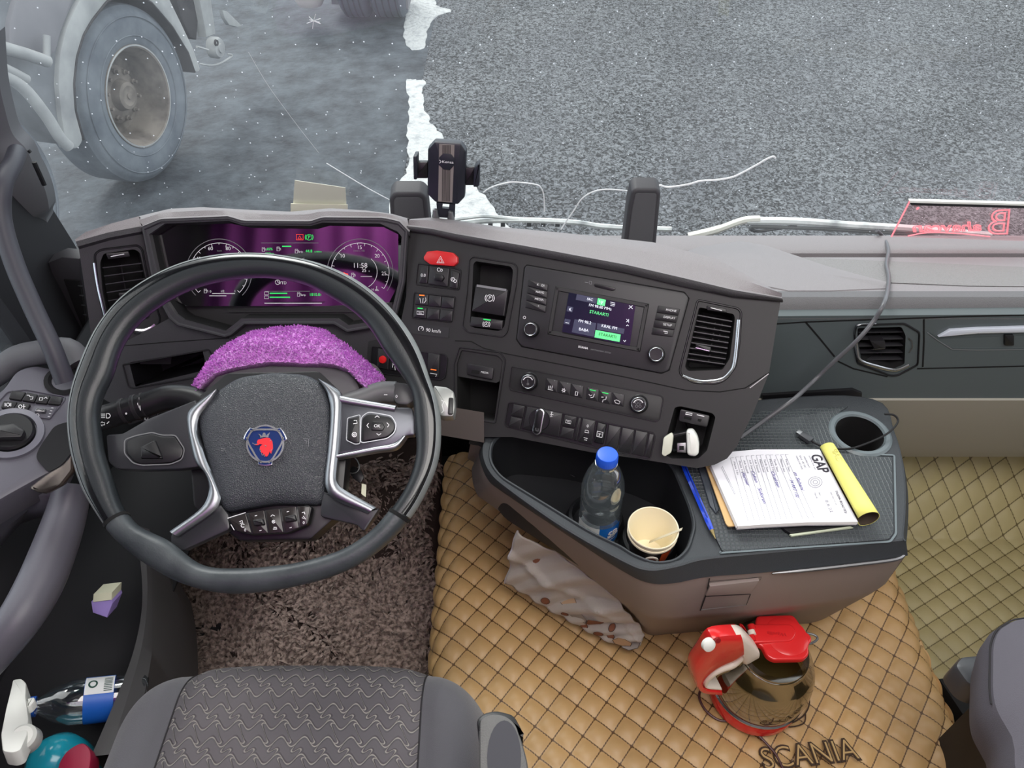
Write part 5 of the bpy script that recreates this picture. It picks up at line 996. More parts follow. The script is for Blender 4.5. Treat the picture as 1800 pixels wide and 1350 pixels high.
# top console with switches
con_px = [(-60, 712), (0, 690), (28, 650), (60, 640), (128, 655), (150, 700), (134, 740), (124, 790), (108, 822), (83, 832), (0, 878), (-80, 930)]
b = MB(); b.prism(rpoly(PL.px(con_px), .015, 4), -PL.n*.06, .006); tpn = b.build('door_console', door_m, door)
b = MB(); S_ = [at_t(x, y, 1.2) for x, y in ((-60, 690), (0, 652), (30, 630), (60, 622), (118, 616), (140, 640))]; b.tube(spline(S_, 5), .020, 12); b.build('padded_sill', mat('sill_vinyl', (84, 84, 88), .6), door)
def DK(q, h=.004, m=key_plastic, name='switch', par=None): return key(PL, q, h, m, par or tpn, name, .0012, r=.002)
bead([(-10, 712), (12, 688), (46, 684), (116, 697), (116, 704), (88, 738), (46, 734), (22, 726), (-14, 720)], 'switch_surround', door_m, tpn, .003, .002, PL)
for i, q in enumerate(([(20, 686), (46, 689), (37, 703), (15, 700)], [(47, 689), (67, 693), (60, 706.5), (38, 703)], [(68, 693), (89, 695), (82, 709), (61, 707)], [(90, 695), (110, 698), (106, 711), (83, 709)], [(6, 704), (31, 706), (22, 720), (1, 716)], [(32, 706), (54, 710), (46, 723), (23, 720)])):
    k_ = DK(q, .005); x, y = sum(p[0] for p in q)/4, sum(p[1] for p in q)/4
    if 0 < i: lines(PL, [[[(x-6, y-3), (x-2, y-3), (x, y), (x+5, y), (x+4, y+4), (x, y+4)]], [[(x-6, y+3), (x-1, y+3), (x, y-2), (x-5, y-2), (x-6, y+3)], [(x+2, y), (x+6, y-3), (x+8, y)]], [], [[(x-6, y-3), (x-6, y+3)], arc(x-1, y, 3, 0, 360, 8), [(x+4, y-3), (x+4, y+3)]], [arc(x-3, y, 3, 0, 360, 8), [(x+3, y-4), (x+3, y+4)], [(x+1, y), (x+6, y)]]][i-1] or [[(x, y), (x+.1, y)]], 1, white_ink, k_, .0056)
dm = DK([(61, 712), (101, 716), (88, 736), (47, 731)], .003, door_m, 'headlamp_level_switch'); key(PL, [(63, 716), (81, 717), (79, 724), (60, 723)], .009, dull_metal, dm, 'thumbwheel', .003, .002)
lines(PL, [arc(66, 730, 2.8, 0, 360, 8), [(60, 728), (57, 729)], [(60, 731), (57, 732)]]+[[(84+i*2-2*0, 732-i*5), (88+i*2, 732.5-i*5)] for i in range(4)], .9, white_ink, dm, .0036)
rc = PL.P(20, 762, .002); kk_ = (rc-CAM).length/FPX; b = MB(); b.lathe([(.043, -.004), (.042, .003), (.033, .004), (.032, -.001), (.0001, -.001)], rc, PL.n, 48, False, True); rt_ = b.build('light_switch', mat('rotary_face', (110, 110, 120), .35), tpn)
b = MB(); b.lathe([(.031, 0), (.031, .006), (.028, .009), (.0001, .009)], rc, PL.n, 40, False, True); b.build('rotary_knob', black_plastic, rt_)
b = MB(); b.prism(rpoly(PL.px([(-30, 748), (24, 742), (44, 755), (38, 768), (-30, 770)], .022), .003), -PL.n*.014, .004); b.build('rotary_grip', key_plastic, rt_)
lines(PL, [[(7, 738), (11, 738), (11, 742), (7, 742), (7, 738)], [(24, 740), (28, 738), (34, 740)], arc(51, 744, 3, 0, 360, 8), [(56, 752), (59, 756), (54, 757)]], 1, white_ink, rt_, .0065)
DK([(-10, 790), (4, 795), (-2, 808), (-14, 806)], .003)
# inner door pull: recess shade painted as a flat dark plate, and metal lever
b = MB(); b.prism(rpoly(PL.px([(96, 748), (124, 740), (135, 760), (127, 794), (108, 818), (87, 829), (81, 826), (62, 804), (70, 785)], .004), .008, 4), -PL.n*.001); b.build('pull_recess_shade', mat('recess_shade', (12, 12, 17), .75), door)
Q = [at_t(x, y, 1.04) for x, y in [(130, 796), (108, 819), (84, 832), (62, 849), (50, 858), (64, 866), (84, 869), (108, 856), (130, 828)]]; b = MB(); b.prism(rpoly(Q, .004, 3), (-.01, .02, -.02), .004); b.build('door_lever', mat('lever_metal', (120, 110, 104), .25, .9), door, label='metal inner door lever')
# sculpted lower door: big grab, dark pocket behind it
gp = spline([at_t(x, y, t_) for x, y, t_ in ((128, 850, 1.12), (116, 905, 1.11), (92, 975, 1.08), (66, 1035, 1.05), (30, 1095, 1.02), (-30, 1170, 1.0))], 6)
b = MB(); b.tube(gp, [.024+.006*math.sin(math.pi*i/(len(gp)-1)) for i in range(len(gp))], 16); b.build('door_grab', door_m, door)
b = MB(); D0 = [at_t(x, y, 1.13) for x, y in ((-90, 925), (0, 880), (50, 858), (100, 865), (132, 850))]; D1_ = [at_t(x, y, 1.18) for x, y in ((-90, 1060), (-10, 960), (30, 912), (70, 900), (120, 905))]
b.loops([D0, [p.lerp(q, .5)+Vector((.01, 0, 0)) for p, q in zip(D0, D1_)], D1_], False); b.build('door_arm', door_m, door, thick=.01)
b = MB(); b.loops([[Vector((-.86, y, z)) for y, z in ((1.25, .5), (1.0, .5), (.3, .5))], [Vector((-.84, y, z)) for y, z in ((1.25, .2), (1.0, .25), (.3, .28))], [Vector((-.62, y, z)) for y, z in ((1.25, .18), (1.0, .22), (.3, .27))]], False); b.build('door_pocket', mat('pocket_plastic', (24, 25, 29), .75), door, thick=.008)
wl = [at_t(x, y, t_) for x, y, t_ in ((236, 930, 1.33), (246, 980, 1.32), (250, 1060, 1.28), (236, 1140, 1.22), (205, 1225, 1.14), (160, 1330, 1.07))]; wr_ = [at_t(x, y, t_) for x, y, t_ in ((262, 930, 1.34), (272, 990, 1.33), (273, 1060, 1.29), (268, 1140, 1.235), (255, 1215, 1.16), (230, 1330, 1.08))]
wl, wr_ = spline(wl, 5), spline(wr_, 5); b = MB(); b.loops([[p - up*.25 for p in wl], [p + up*0 for p in wl], [p.lerp(q, .5)+up*.008 for p, q in zip(wl, wr_)], wr_, [p - up*.25 for p in wr_]], False); b.build('pocket_wall', mat('wall_grey', (66, 65, 66), .55), door)
# pillar and grab handle
pil = root('trim_5', (-.85, 1.1, .7), None, None); tag(pil, kind='structure')
pe = [(-8, 60), (-2, 140), (8, 190), (22, 235), (46, 262), (60, 292), (78, 330), (86, 366), (82, 388), (106, 440), (108, 452)]
pr_ = spline([at_y(x, y, 1.16+.12*(y-60)/400) for x, y in pe], 5); b = MB()
b.loops([[p + Vector((0, .03, 0)) for p in pr_], [p + Vector((0, .0, 0)) for p in pr_], [p + Vector((-.02, -.02, 0)) for p in pr_], [p + Vector((-.10, -.05, 0)) for p in pr_], [p + Vector((-.35, -.05, 0)) for p in pr_]], False); b.build('pillar_cover', mat('pillar_grey', (104, 106, 110), .55, bump=('noise', 900, .2, .0004)), pil)
b = MB(); pk = [at_y(x, y, 1.24) for x, y in ((0, 280), (30, 300), (85, 450), (160, 610), (160, 700), (60, 700), (-40, 560), (-60, 300))]; b.prism(pk, (0, .02, 0)); b.build('pillar_inner', door_dark, pil)
b = MB(); pk = [at_y(x, y, 1.20) for x, y in ((84, 462), (108, 452), (140, 455), (143, 490), (160, 600), (150, 620), (120, 560))]; b.prism(pk, (0, .03, 0), .003); b.build('pillar_foot', dash_dark, pil)
b = MB(); pk = [at_y(x, y, 1.195) for x, y in ((112, 492), (140, 494), (150, 560), (152, 590), (132, 545))]; b.prism(pk, (0, .003, 0)); pv = b.build('side_window_vent', black_matt, pil)
for i in range(4): b = MB(); b.tube([at_y(137+i*3, 502+i*17, 1.193), at_y(146+i*2, 503+i*17, 1.193)], .0015, 5); b.build('vent_slat', key_plastic, pv)
b = MB(); b.tube([at_y(50, 264, 1.17), at_y(54, 268, 1.17)], .003, 8); b.tube([at_y(60, 285, 1.18), at_y(78, 325, 1.18)], .004, 8); b.build('pillar_clip', black_plastic, pil)
gh_ = spline([at_t(x, y, t_) for x, y, t_ in ((30, 268, 1.20), (22, 290, 1.16), (5, 325, 1.13), (3, 385, 1.13), (24, 460, 1.13), (58, 540, 1.13), (90, 608, 1.13), (115, 672, 1.14))], 6)
b = MB(); b.tube(gh_, .0135, 16); b.build('grab_handle', mat('grab_rubber', (56, 56, 64), .5), pil, label='tubular grab handle')
b = MB(); b.lathe([(.028, 0), (.022, .002), (.015, -.004)], PL.P(113, 668, .002), PL.n, 24); b.build('handle_socket', black_matt, pil)

# ================= loose things on the console and dash =================
# water bottle standing in the bin
wb = root('water_bottle', (.137, .716, .436), 'clear water bottle with blue cap standing in the console bin beside a paper cup', 'bottle')
W0 = Vector((.137, .716, .437)); 
def clear_mat(name, tint, gloss, haze, hz=(235, 240, 245)):
    m = bpy.data.materials.new(name); m.use_nodes = True; n = m.node_tree.nodes; l = m.node_tree.links; n.remove(n['Principled BSDF'])
    tr = n.new('ShaderNodeBsdfTransparent'); tr.inputs[0].default_value = lin(tint)+(1,); gl = n.new('ShaderNodeBsdfGlossy'); gl.inputs['Roughness'].default_value = .06
    df = n.new('ShaderNodeBsdfTranslucent'); df.inputs[0].default_value = lin(hz)+(1,)
    lw = n.new('ShaderNodeLayerWeight'); lw.inputs[0].default_value = .35; mp_ = n.new('ShaderNodeMath'); mp_.operation = 'MULTIPLY_ADD'; mp_.inputs[1].default_value = .75; mp_.inputs[2].default_value = gloss; l.new(lw.outputs['Facing'], mp_.inputs[0])
    m1 = n.new('ShaderNodeMixShader'); m1.inputs[0].default_value = haze; l.new(tr.outputs[0], m1.inputs[1]); l.new(df.outputs[0], m1.inputs[2])
    m2 = n.new('ShaderNodeMixShader'); l.new(mp_.outputs[0], m2.inputs[0]); l.new(m1.outputs[0], m2.inputs[1]); l.new(gl.outputs[0], m2.inputs[2]); l.new(m2.outputs[0], n['Material Output'].inputs[0]); return m
pet = clear_mat('bottle_pet', (240, 246, 248), .13, .15)
prof = [(.0001, .004), (.020, .0), (.028, .001), (.0315, .008), (.032, .03), (.0325, .07), (.0318, .078), (.0300, .084), (.0318, .090), (.0322, .097), (.0300, .103), (.0318, .109), (.0322, .116), (.0300, .122), (.0322, .128), (.0328, .14), (.031, .155), (.0265, .172), (.020, .188), (.0145, .197), (.0135, .203)]
b = MB(); b.lathe(prof+[(.0001, .203)], W0, up, 48, False, False); b.build('bottle_body', pet, wb)
b = MB(); b.lathe([(.0165, .1965), (.0165, .200), (.0135, .2005)], W0, up, 32); b.build('neck_ring', pet, wb)
capm = mat('cap_bright_blue', (38, 92, 214), .35, bump=('noise', 300, .2, .0005)); b = MB()
rings = []
for h, r_ in ((.202, .0150), (.203, .0158), (.216, .0156), (.2185, .0145), (.219, .012)): rings.append([W0 + up*h + Vector((math.cos(a), math.sin(a), 0))*(r_ + (.0004 if k % 2 and h < .217 and h > .2025 else 0)) for k, a in enumerate([2*math.pi*i/80 for i in range(80)])])
b.loops(rings, True, False, True); b.build('bottle_cap', capm, wb)
def wl_(a, h, r_=.0333): return W0 + Vector((math.cos(a)*r_, math.sin(a)*r_, h))
b = MB(); A0r, A1r = R(-95), R(-28); b.loops([[wl_(A0r+(A1r-A0r)*k/12, h) for k in range(13)] for h in (.036, .080)], False); bl = b.build('blue_label', mat('label_sky_blue', (26, 110, 196), .4), wb)
b = MB(); b.loops([[wl_(R(-165)+R(70)*k/10, h) for k in range(11)] for h in (.036, .080)], False); wlb = b.build('white_label', mat('label_white', (225, 228, 228), .5), wb)
mid = R(-60); c_ = wl_(mid, .064, .0342); text('label_text', 'SB', c_, Vector((-math.sin(mid), math.cos(mid), .25)), up, .013, white_ink, wb, .0004, shear=.3, bold=.03)
b = MB()
for k, h in ((0, .052), (1, .046)): b.loops([[wl_(mid+R(-14+7*i), h+.0016*i*.3+dh, .0341) for i in range(5)] for dh in (0, .0022 if k else .003)], False)
b.build('label_stripes', white_ink, wb)
c_ = wl_(R(-125), .068, .0337); b = MB(); nn = Vector((math.cos(R(-125)), math.sin(R(-125)), 0)); b.prism(circ(c_+nn*.0006, nn, .006, 20), -nn*.0005); b.build('label_stamp', mat('label_green', (40, 96, 74), .5), wb)
for k in range(5): b = MB(); b.loops([[wl_(R(-150+i*10), .058-k*.0035, .0336) for i in range(4)], [wl_(R(-150+i*10), .0568-k*.0035, .0336) for i in range(4)]], False); b.build('label_print', grey_ink, wb)

# nested paper cups with a stirrer
_r = at_z(1148, 929, .550); cpc = Vector((_r.x, _r.y, .4705)); cup_in = mat('paper_cream', (238, 228, 200), .6); cup_out = mat('cup_black', (28, 22, 22), .5)
tilt_ax = Vector((0, 0, 1))
pc = root('paper_cup', cpc, 'black paper coffee cup nested in another, cream inside, in the console bin', 'cup')
c3 = cpc + tilt_ax*.018
b = MB(); b.lathe([(.0001, .001), (.026, .0), (.0355, .072)], cpc, tilt_ax, 48, True); ob = b.build('outer_cup', cup_out, pc)
b = MB(); b.lathe([(.0355, .068), (.0375, .0695), (.0372, .072), (.0352, .0722)], cpc, tilt_ax, 48); b.build('outer_rim', cup_in, pc)
b = MB(); b.lathe([(.0358, .066), (.0362, .076), (.0372, .080), (.0380, .0815), (.0372, .083), (.0360, .0822), (.0345, .07), (.0262, .012), (.0001, .012)], cpc, tilt_ax, 48, False, True); b.build('inner_cup', cup_in, pc)
def cupw(a, h, e=.0006): r_ = .026+.0095*h/.072+e; return cpc + tilt_ax*h + Vector((math.cos(a), math.sin(a), 0))*r_
b = MB(); b.loops([[cupw(R(-72)+R(44)*k/8, h) for k in range(9)] for h in (.028, .062)], False); b.build('orange_print', mat('cup_orange', (206, 84, 34), .5), pc)
b = MB(); nn = Vector((math.cos(R(-96)), math.sin(R(-96)), -.1)).normalized(); b.prism([p for p in circ(cupw(R(-96), .047, .0030), nn, .0115, 28, .0095)], -nn*.002); bd = b.build('cup_badge', mat('badge_ivory', (220, 210, 196), .5), pc)
b = MB(); b.prism(circ(cupw(R(-96), .047, .0034), nn, .0085, 28, .0068), -nn*.002); b.build('badge_centre', mat('badge_brown', (96, 52, 40), .5), bd)
sr_ = root('stirrer', at_z(1170, 945, .46), 'thin pale stirring stick leaning in the paper cup', 'stirrer')
b = MB(); p0, p1 = at_z(1141, 953, .50), at_z(1199, 930, .562); dd = (p1-p0).normalized(); b.box((p0+p1)/2, (p1-p0)/2, dd.cross(up).normalized()*.0026, Vector((0, 0, .0006))); b.build('stick', mat('stirrer_wood', (206, 200, 180), .5), sr_)

# receipt pad on its board, black notebook below
TT = .5535
nb = root('notebook', at_z(1440, 925, TT), 'thin dark notebook with pale page edge lying under the receipt pad', 'notebook')
b = MB(); b.prism(rpoly([at_z(x, y, TT+.006) for x, y in [(1300, 850), (1450, 815), (1503, 922), (1390, 937), (1380, 931)]], .002), (0, 0, -.0055), .001); b.build('cover', black_plastic, nb)
b = MB(); b.prism([at_z(x, y, TT+.0045) for x, y in [(1388, 939), (1494, 925), (1500, 927), (1392, 942)]], (0, 0, -.003)); b.build('page_edge', mat('page_pale', (196, 204, 180), .6), nb)
pd = root('receipt_pad', at_z(1400, 860, TT+.006), 'white receipt pad with handwriting and a yellow sheet rolled back, on a tan board', 'notepad')
b = MB(); b.prism(rpoly([at_z(x, y, TT+.0095) for x, y in [(1238, 812), (1262, 806), (1420, 790), (1500, 915), (1296, 924), (1280, 925), (1276, 920)]], .003), (0, 0, -.0025), .0005); b.build('backing_board', mat('tan_board', (206, 172, 120), .7), pd)
ZP = TT+.0185; page = [(1250, 818), (1287, 794), (1330, 790), (1441, 790), (1472, 850), (1508, 917), (1420, 918), (1340, 922), (1297, 925)]
PP = Plane(at_z(1300, 820, ZP), at_z(1400, 820, ZP), at_z(1350, 900, ZP)); ppm = mat('paper_white', (232, 232, 238), .7)
b = MB(); b.prism(PP.px(page), (0, 0, -.0088), .0); pg = b.build('page_block', ppm, pd)
b = MB(); b.loops([PP.px([(1250, 818), (1297, 925)]), [p + Vector((-.002, -.001, -.004)) for p in PP.px([(1250, 818), (1297, 925)])], [p + Vector((.001, .0, -.009)) for p in PP.px([(1250, 818), (1297, 925)])]], False)
b.loops([PP.px([(1297, 925), (1340, 922), (1420, 918), (1508, 917)]), [p + Vector((0, -.002, -.004)) for p in PP.px([(1296, 925), (1340, 922), (1420, 918), (1508, 917)])], [p + Vector((0, .001, -.009)) for p in PP.px([(1297, 925), (1340, 922), (1420, 918), (1508, 917)])]], False); b.build('page_edges', mat('paper_edge', (200, 198, 196), .8, bump=('noise', 600, .3, .0005)), pd)
yel = mat('yellow_sheet', (226, 222, 120), .65); f0, f1 = PP.P(1441, 791, 0), PP.P(1507, 918, 0); ad = (f1-f0).normalized(); outw = ad.cross(up).normalized(); outw = outw if outw.x > 0 else -outw
rr_ = .0125; cA = f0 + outw*.010 + up*(rr_*.35); cB = f1 + outw*.014 + up*(rr_*.5); rings = []
for k in range(19):
    a = R(165) - R(285)*k/18; rings.append([cA.lerp(cB, s) + (outw*math.cos(a) + up*math.sin(a))*(rr_*(1+.35*s)) for s in [i/8 for i in range(9)]])
b = MB(); b.loops(rings, False); b.build('rolled_yellow_sheet', yel, pd, thick=.0006)
b = MB(); b.loops([[p.lerp(cA.lerp(cB, i/8), .06) for i, p in enumerate(r_)] for r_ in rings], False); b.build('roll_inside', mat('roll_dark', (58, 46, 34), .8), pd, thick=.0004)
ink = mat('print_grey', (84, 84, 96), .7); thin = mat('rule_grey', (150, 150, 160), .7); penblue = mat('pen_blue', (88, 80, 150), .6)
ptext(PP, 'heading', 'GAP', 1440, 814.5, 17, mat('print_dark', (50, 48, 58), .7), pd, 62, .0004, wpx=36, bold=.02)
def lerp2(a, c, t): return (a[0]+(c[0]-a[0])*t, a[1]+(c[1]-a[1])*t)
tops = [(1284, 805), (1293, 803.5), (1301, 802.5), (1311, 801.5), (1320, 801), (1329, 800.5), (1336, 800), (1346, 800), (1353, 800), (1363, 800), (1372, 799.5), (1380, 799)]
bots = [(1315, 916), (1326, 915.5), (1336, 915), (1345, 914.5), (1355, 914), (1364, 913.5), (1373, 913), (1383, 912.5), (1393, 912), (1411, 912), (1421, 911.5), (1431, 911)]
lines(PP, [[tops[i], bots[i]] for i in range(12)], .7, thin, pd, .0002, 'ruled_line')
lines(PP, [[lerp2(tops[i], (tops[i][0]+5, tops[i][1]+.2), 0), (tops[i][0]+6, tops[i][1]-.3), lerp2((tops[i][0]+6, tops[i][1]), (bots[i][0]+6, bots[i][1]), .0)] for i in range(12)], .6, thin, pd, .0002, 'form_bracket')
for i in range(11):
    c_ = lerp2(tops[i], bots[i], .17); ptext(PP, 'form_text', random.choice(['Adi Soyadi', 'Tarih Saat', 'Plaka No', 'Malzeme cinsi']), c_[0]+4.5, c_[1]-1, 3.2, thin, pd, 73, .0003, wpx=24)
for s, x, y, ang, w_ in (('Mermer', 1310, 841, 67, 26), ('Cakan    Soforun', 1333, 855, 69, 62), ('Ocaktan', 1363, 842, 68, 30), ('m Sahani', 1404, 845, 66, 36), ('34 ART 132', 1396, 858, 70, 34)):
    ptext(PP, 'handwriting', s, x, y, 5.5, penblue, pd, ang, .0003, wpx=w_, shear=.35)
for s, x, y, w_, hh in (('HAFRIYAT', 1418, 812, 22, 3), ('SAN. VE TIC.', 1411, 812, 26, 3), ('NAKLIYAT INS', 1405, 813, 26, 2.6), ('petrol ltd sti', 1428, 813, 26, 2.2), ('TASIMA IRSALIYESI', 1478, 882, 44, 4), ('Seri No 11111', 1465, 876, 24, 2.6), ('8.6.22', 1457, 890, 24, 5), ('Saat', 1441, 868, 6, 2.4), ('Tarih', 1434, 871, 12, 2.4)):
    ptext(PP, 'form_text', s, x, y, hh, ink if w_ > 40 else thin, pd, 66, .0003, wpx=w_)
lines(PP, [arc(1433, 847.5, 12, 0, 360, 24, 9.5), arc(1433, 847.5, 8, 0, 360, 20, 6.5), arc(1433, 847.5, 4, 0, 360, 14, 3.4)], 1.1, thin, pd, .0003, 'round_stamp')
lines(PP, [[(1268, 822), (1291, 869), (1292.5, 868), (1270, 820), (1268, 822)]], .7, thin, pd, .0003, 'form_box')
text('show_through_text', 'GAP', (cA.lerp(cB, .2) + up*(rr_*1.1)), -ad, outw, .010, mat('yellow_ghost', (196, 190, 112), .7), pd, .0005)
# pen and the tray's slot rib
pn = root('ballpoint_pen', at_z(1230, 885, TT), 'blue translucent ballpoint pen lying along the tray edge left of the receipt pad', 'pen')
q0, q1 = at_z(1201, 818, TT+.006), at_z(1251, 932, TT+.006); dd = (q1-q0).normalized(); L = (q1-q0).length; b = MB(); b.lathe([(.0001, -.001), (.0042, 0), (.0044, .01), (.0044, L-.012), (.0036, L)], q0, dd, 6, True, True); b.build('barrel', mat('pen_blue_plastic', (24, 62, 190), .12, coat=.5), pn)
b = MB(); b.lathe([(.0034, L), (.0012, L+.012), (.0005, L+.015)], q0, dd, 12, True, True); b.build('pen_tip', mat('brass_tip', (190, 170, 120), .3, 1), pn)
b = MB(); b.tube([q0+dd*.01+up*.0048, q1-dd*.02+up*.0048], .0008, 5); b.build('ink_tube', mat('ink_dark', (16, 30, 110), .3), pn)
b = MB(); b.prism(rpoly([at_z(x, y, TT+.003) for x, y in [(1228, 822), (1240, 820), (1264, 895), (1259, 902), (1248, 888)]], .002), (0, 0, -.003), .0015); b.build('tray_clip', mat('clip_slate', (66, 72, 80), .5), con)

# charging cable with small plug; long grey cable over the dash
cab = mat('cable_black', (22, 22, 24), .45)
uc = root('usb_cable', at_z(1430, 775, TT), 'thin black charging cable with a small plug curling over the cup holder', 'cable')
pth = [at_z(1424, 774, TT+.004), at_z(1450, 786, TT+.003), at_z(1490, 789, TT+.003), at_z(1525, 779, TT+.006), at_z(1560, 762, .565), at_z(1578, 742, .57), at_z(1572, 730, .575), at_z(1555, 728, .575)]
b = MB(); b.tube(spline(pth, 6), .0017, 8); b.build('cord', cab, uc)
b = MB(); c_ = at_z(1417, 769, TT+.006); dx = (at_z(1430, 778, TT+.006)-c_).normalized(); b.box(c_, dx*.010, up.cross(dx)*.006, up*.0035, .0012); b.build('plug_shell', mat('plug_grey', (60, 62, 66), .3), uc)
b = MB(); b.box(c_ - dx*.012 , dx*.005, up.cross(dx)*.0045, up*.0022, .0005); b.build('plug_metal', dull_metal, uc)
lc = root('dash_cable', at_z(1400, 700, TT), 'long grey cable running from the windscreen over the dash top and down to the console', 'cable')
pth = [at_y(1540, 408, 1.37)+up*.004, on_top(1552, 424, .008), on_top(1560, 447, .008), on_top(1557, 470, .006), on_top(1561, 495, .006), at_y(1556, 528, .99), at_y(1535, 565, .965), at_y(1505, 600, .95), at_y(1468, 634, .945), at_y(1430, 670, .935), at_z(1395, 702, .60), at_z(1345, 738, .575), at_z(1300, 770, .57)]
b = MB(); P_ = spline(pth, 8); b.tube(P_, .0036, 10); b.build('cord', mat('cable_grey', (84, 84, 88), .35), lc)

# lighter adapter in the right nook
ua = root('lighter_adapter', PB.P(1196, 780, -.01), 'pale grey lighter socket cap and round white charger with a metal usb port', 'charger')
ivory = mat('ivory_plastic', (206, 208, 192), .4); b = MB(); b.prism(rpoly(PB.px([(1166, 770), (1180, 761), (1184, 766), (1180, 796), (1168, 803), (1163, 799)], .024), .003), -PB.n*.012, .002); b.build('socket_cap', ivory, ua)
b = MB(); b.prism(rpoly(PB.px([(1206, 757), (1218, 756), (1226, 768), (1229, 782), (1228, 798), (1222, 803), (1208, 801)], .026), .005), -PB.n*.03, .005, 3); b.build('charger_ring', mat('white_plastic', (222, 224, 218), .4), ua)
b = MB(); b.prism(PB.px([(1190, 779), (1206, 778), (1206, 796), (1190, 795)], .016), -PB.n*.012, .001); mt = b.build('usb_port', dull_metal, ua); b = MB(); b.prism(PB.px([(1194, 784), (1202, 784), (1202, 791), (1194, 791)], .0163), -PB.n*.001); b.build('port_opening', black_matt, mt)
b = MB(); b.prism(PB.px([(1176, 765), (1190, 762), (1214, 757), (1212, 762), (1182, 770)], .018), -PB.n*.02, .001); b.build('adapter_neck', black_plastic, ua)

# phone holder
ph = root('phone_holder', (at_y(782, 385, 1.13)), 'black phone holder with striped silver centre and side clamps, upright at the windscreen', 'phone holder')
HP = Plane(at_y(785, 300, 1.13), at_y(800, 300, 1.13), at_y(785, 340, 1.13)+Vector((0, -.01, 0))); navyp = mat('holder_black', (32, 35, 44), .4)
def HH(q, h, d, m, name, par=ph, bev=.002, r=.002): b = MB(); b.prism(rpoly(HP.px(q, h), r, 3) if r else HP.px(q, h), -HP.n*d, bev); return b.build(name, m, par)
bd_ = HH([(764, 249), (810, 252), (820, 266), (817, 347), (805, 360), (765, 356), (751, 342), (752, 262)], 0, .022, navyp, 'holder_body', bev=.004)
HH([(772, 253), (799, 255), (795, 356), (770, 354)], .0006, .001, mat('holder_silver', (142, 136, 132), .35, .3), 'centre_stripe', bd_, 0, 0)
for i in range(8): x = 778+i*1.9; b = MB(); b.strip(HP.px([(x+.2, 255), (x-.8, 354)], .0007), .0008, HP.n, .0002); b.build('stripe_groove', black_plastic, bd_, normals=False)
HH([(779, 270), (793, 271), (799, 279), (798, 291), (791, 299), (780, 298), (771, 290), (772, 277)], .002, .002, navyp, 'badge', bd_, .0006, 0); ptext(HP, 'badge_text', 'Kensa', 787, 285, 4.5, white_ink, bd_, 4, .0024, wpx=20); lines(HP, [[(772.5, 281), (775.5, 284), (772.5, 287)]], 1, white_ink, bd_, .0024)
HH([(727, 285), (752, 285), (752, 314), (728, 314)], -.006, .012, black_plastic, 'left_arm'); HH([(726, 275), (733, 274), (733, 316), (727, 316)], .012, .03, navyp, 'clamp_pad')
HH([(816, 295), (836, 293), (836, 326), (816, 326)], -.006, .012, black_plastic, 'right_arm'); HH([(833, 298), (843, 287), (843, 325), (840, 329), (832, 329)], .012, .03, navyp, 'clamp_pad')
b = MB(); b.plate(HP.px([(767, 356), (800, 359), (799, 384), (769, 382)], -.004), [HP.px([(778, 358), (790, 359), (789, 367), (777, 366)], -.004)], -HP.n*.01); b.build('stand', navyp, ph)
for x, y in ((766, 378), (793, 382)): b = MB(); c_ = HP.P(x, y+5, .004); b.lathe([(.0062, -.001), (.0062, .003), (.0048, .008), (.004, .016), (.0001, .017)], c_, up, 12, True); b.build('clamp_screw', dull_metal, ph)

# papers, sign
pw = root('paper_slip', glass_px(560, 370), 'cream paper slip leaning on the windscreen behind the instrument hood', 'paper')
b = MB(); b.prism([glass_px(x, y, .02) for x, y in [(518, 317), (607, 330), (609, 362), (515, 360)]], (0, .0012, 0)); b.build('slip', mat('slip_grey', (206, 206, 192), .7), pw)
b = MB(); b.prism([glass_px(x, y, .026) for x, y in [(511, 358), (611, 360), (611, 374), (511, 374)]], (0, .0012, 0)); b.build('slip_fold', mat('slip_cream', (238, 236, 216), .7), pw)
sg = root('name_sign', at_y(1690, 416, 1.30), 'red lit acrylic name sign seen mirrored from behind, at the windscreen on the right', 'sign')
SG = Plane(at_y(1650, 380, 1.31), at_y(1700, 380, 1.31), at_y(1650, 410, 1.31)); glow = mat('sign_red_glow', (240, 130, 140), .4, emit=((248, 130, 140), .7))
quad_ = SG.px([(1599, 354), (1835, 360), (1806, 424), (1567, 416)])
acr = bpy.data.materials.new('clear_acrylic'); acr.use_nodes = True; n = acr.node_tree.nodes; l = acr.node_tree.links; n.remove(n['Principled BSDF'])
tr = n.new('ShaderNodeBsdfTransparent'); tr.inputs[0].default_value = (1, .86, .87, 1); gl = n.new('ShaderNodeBsdfGlossy'); gl.inputs['Roughness'].default_value = .05; mx = n.new('ShaderNodeMixShader'); mx.inputs[0].default_value = .06; l.new(tr.outputs[0], mx.inputs[1]); l.new(gl.outputs[0], mx.inputs[2]); l.new(mx.outputs[0], n['Material Output'].inputs[0])
b = MB(); b.prism(quad_, (0, .004, 0)); b.build('acrylic_sheet', acr, sg)
b = MB(); b.tube([quad_[0], quad_[3]], .0016, 6); b.build('lit_edge', glow, sg); b = MB(); b.tube([quad_[1], quad_[2]], .0016, 6); b.build('lit_edge', glow, sg)
b = MB(); b.tube(spline(SG.px([(1596, 415), (1630, 409), (1680, 410), (1740, 416)], .002), 5), .0012, 6); b.build('lit_flourish', glow, sg)
b = MB(); b.prism(SG.px([(1599, 353), (1835, 359), (1834, 363), (1600, 357)], .002), (0, .008, 0)); b.build('sign_top_bar', mat('white_plastic', (222, 224, 218), .4), sg)
b = MB(); b.prism(SG.px([(1600, 357), (1834, 363), (1833, 367), (1602, 361)], .003), (0, .008, 0)); b.build('sign_dark_bar', black_plastic, sg)
c_ = SG.P(1765, 393, .001); t_ = text('sign_lettering', 'B', c_, Vector((-1, 0, -.02)), up, .058, glow, sg, .001, shear=.35, outline=.022, width=.052)
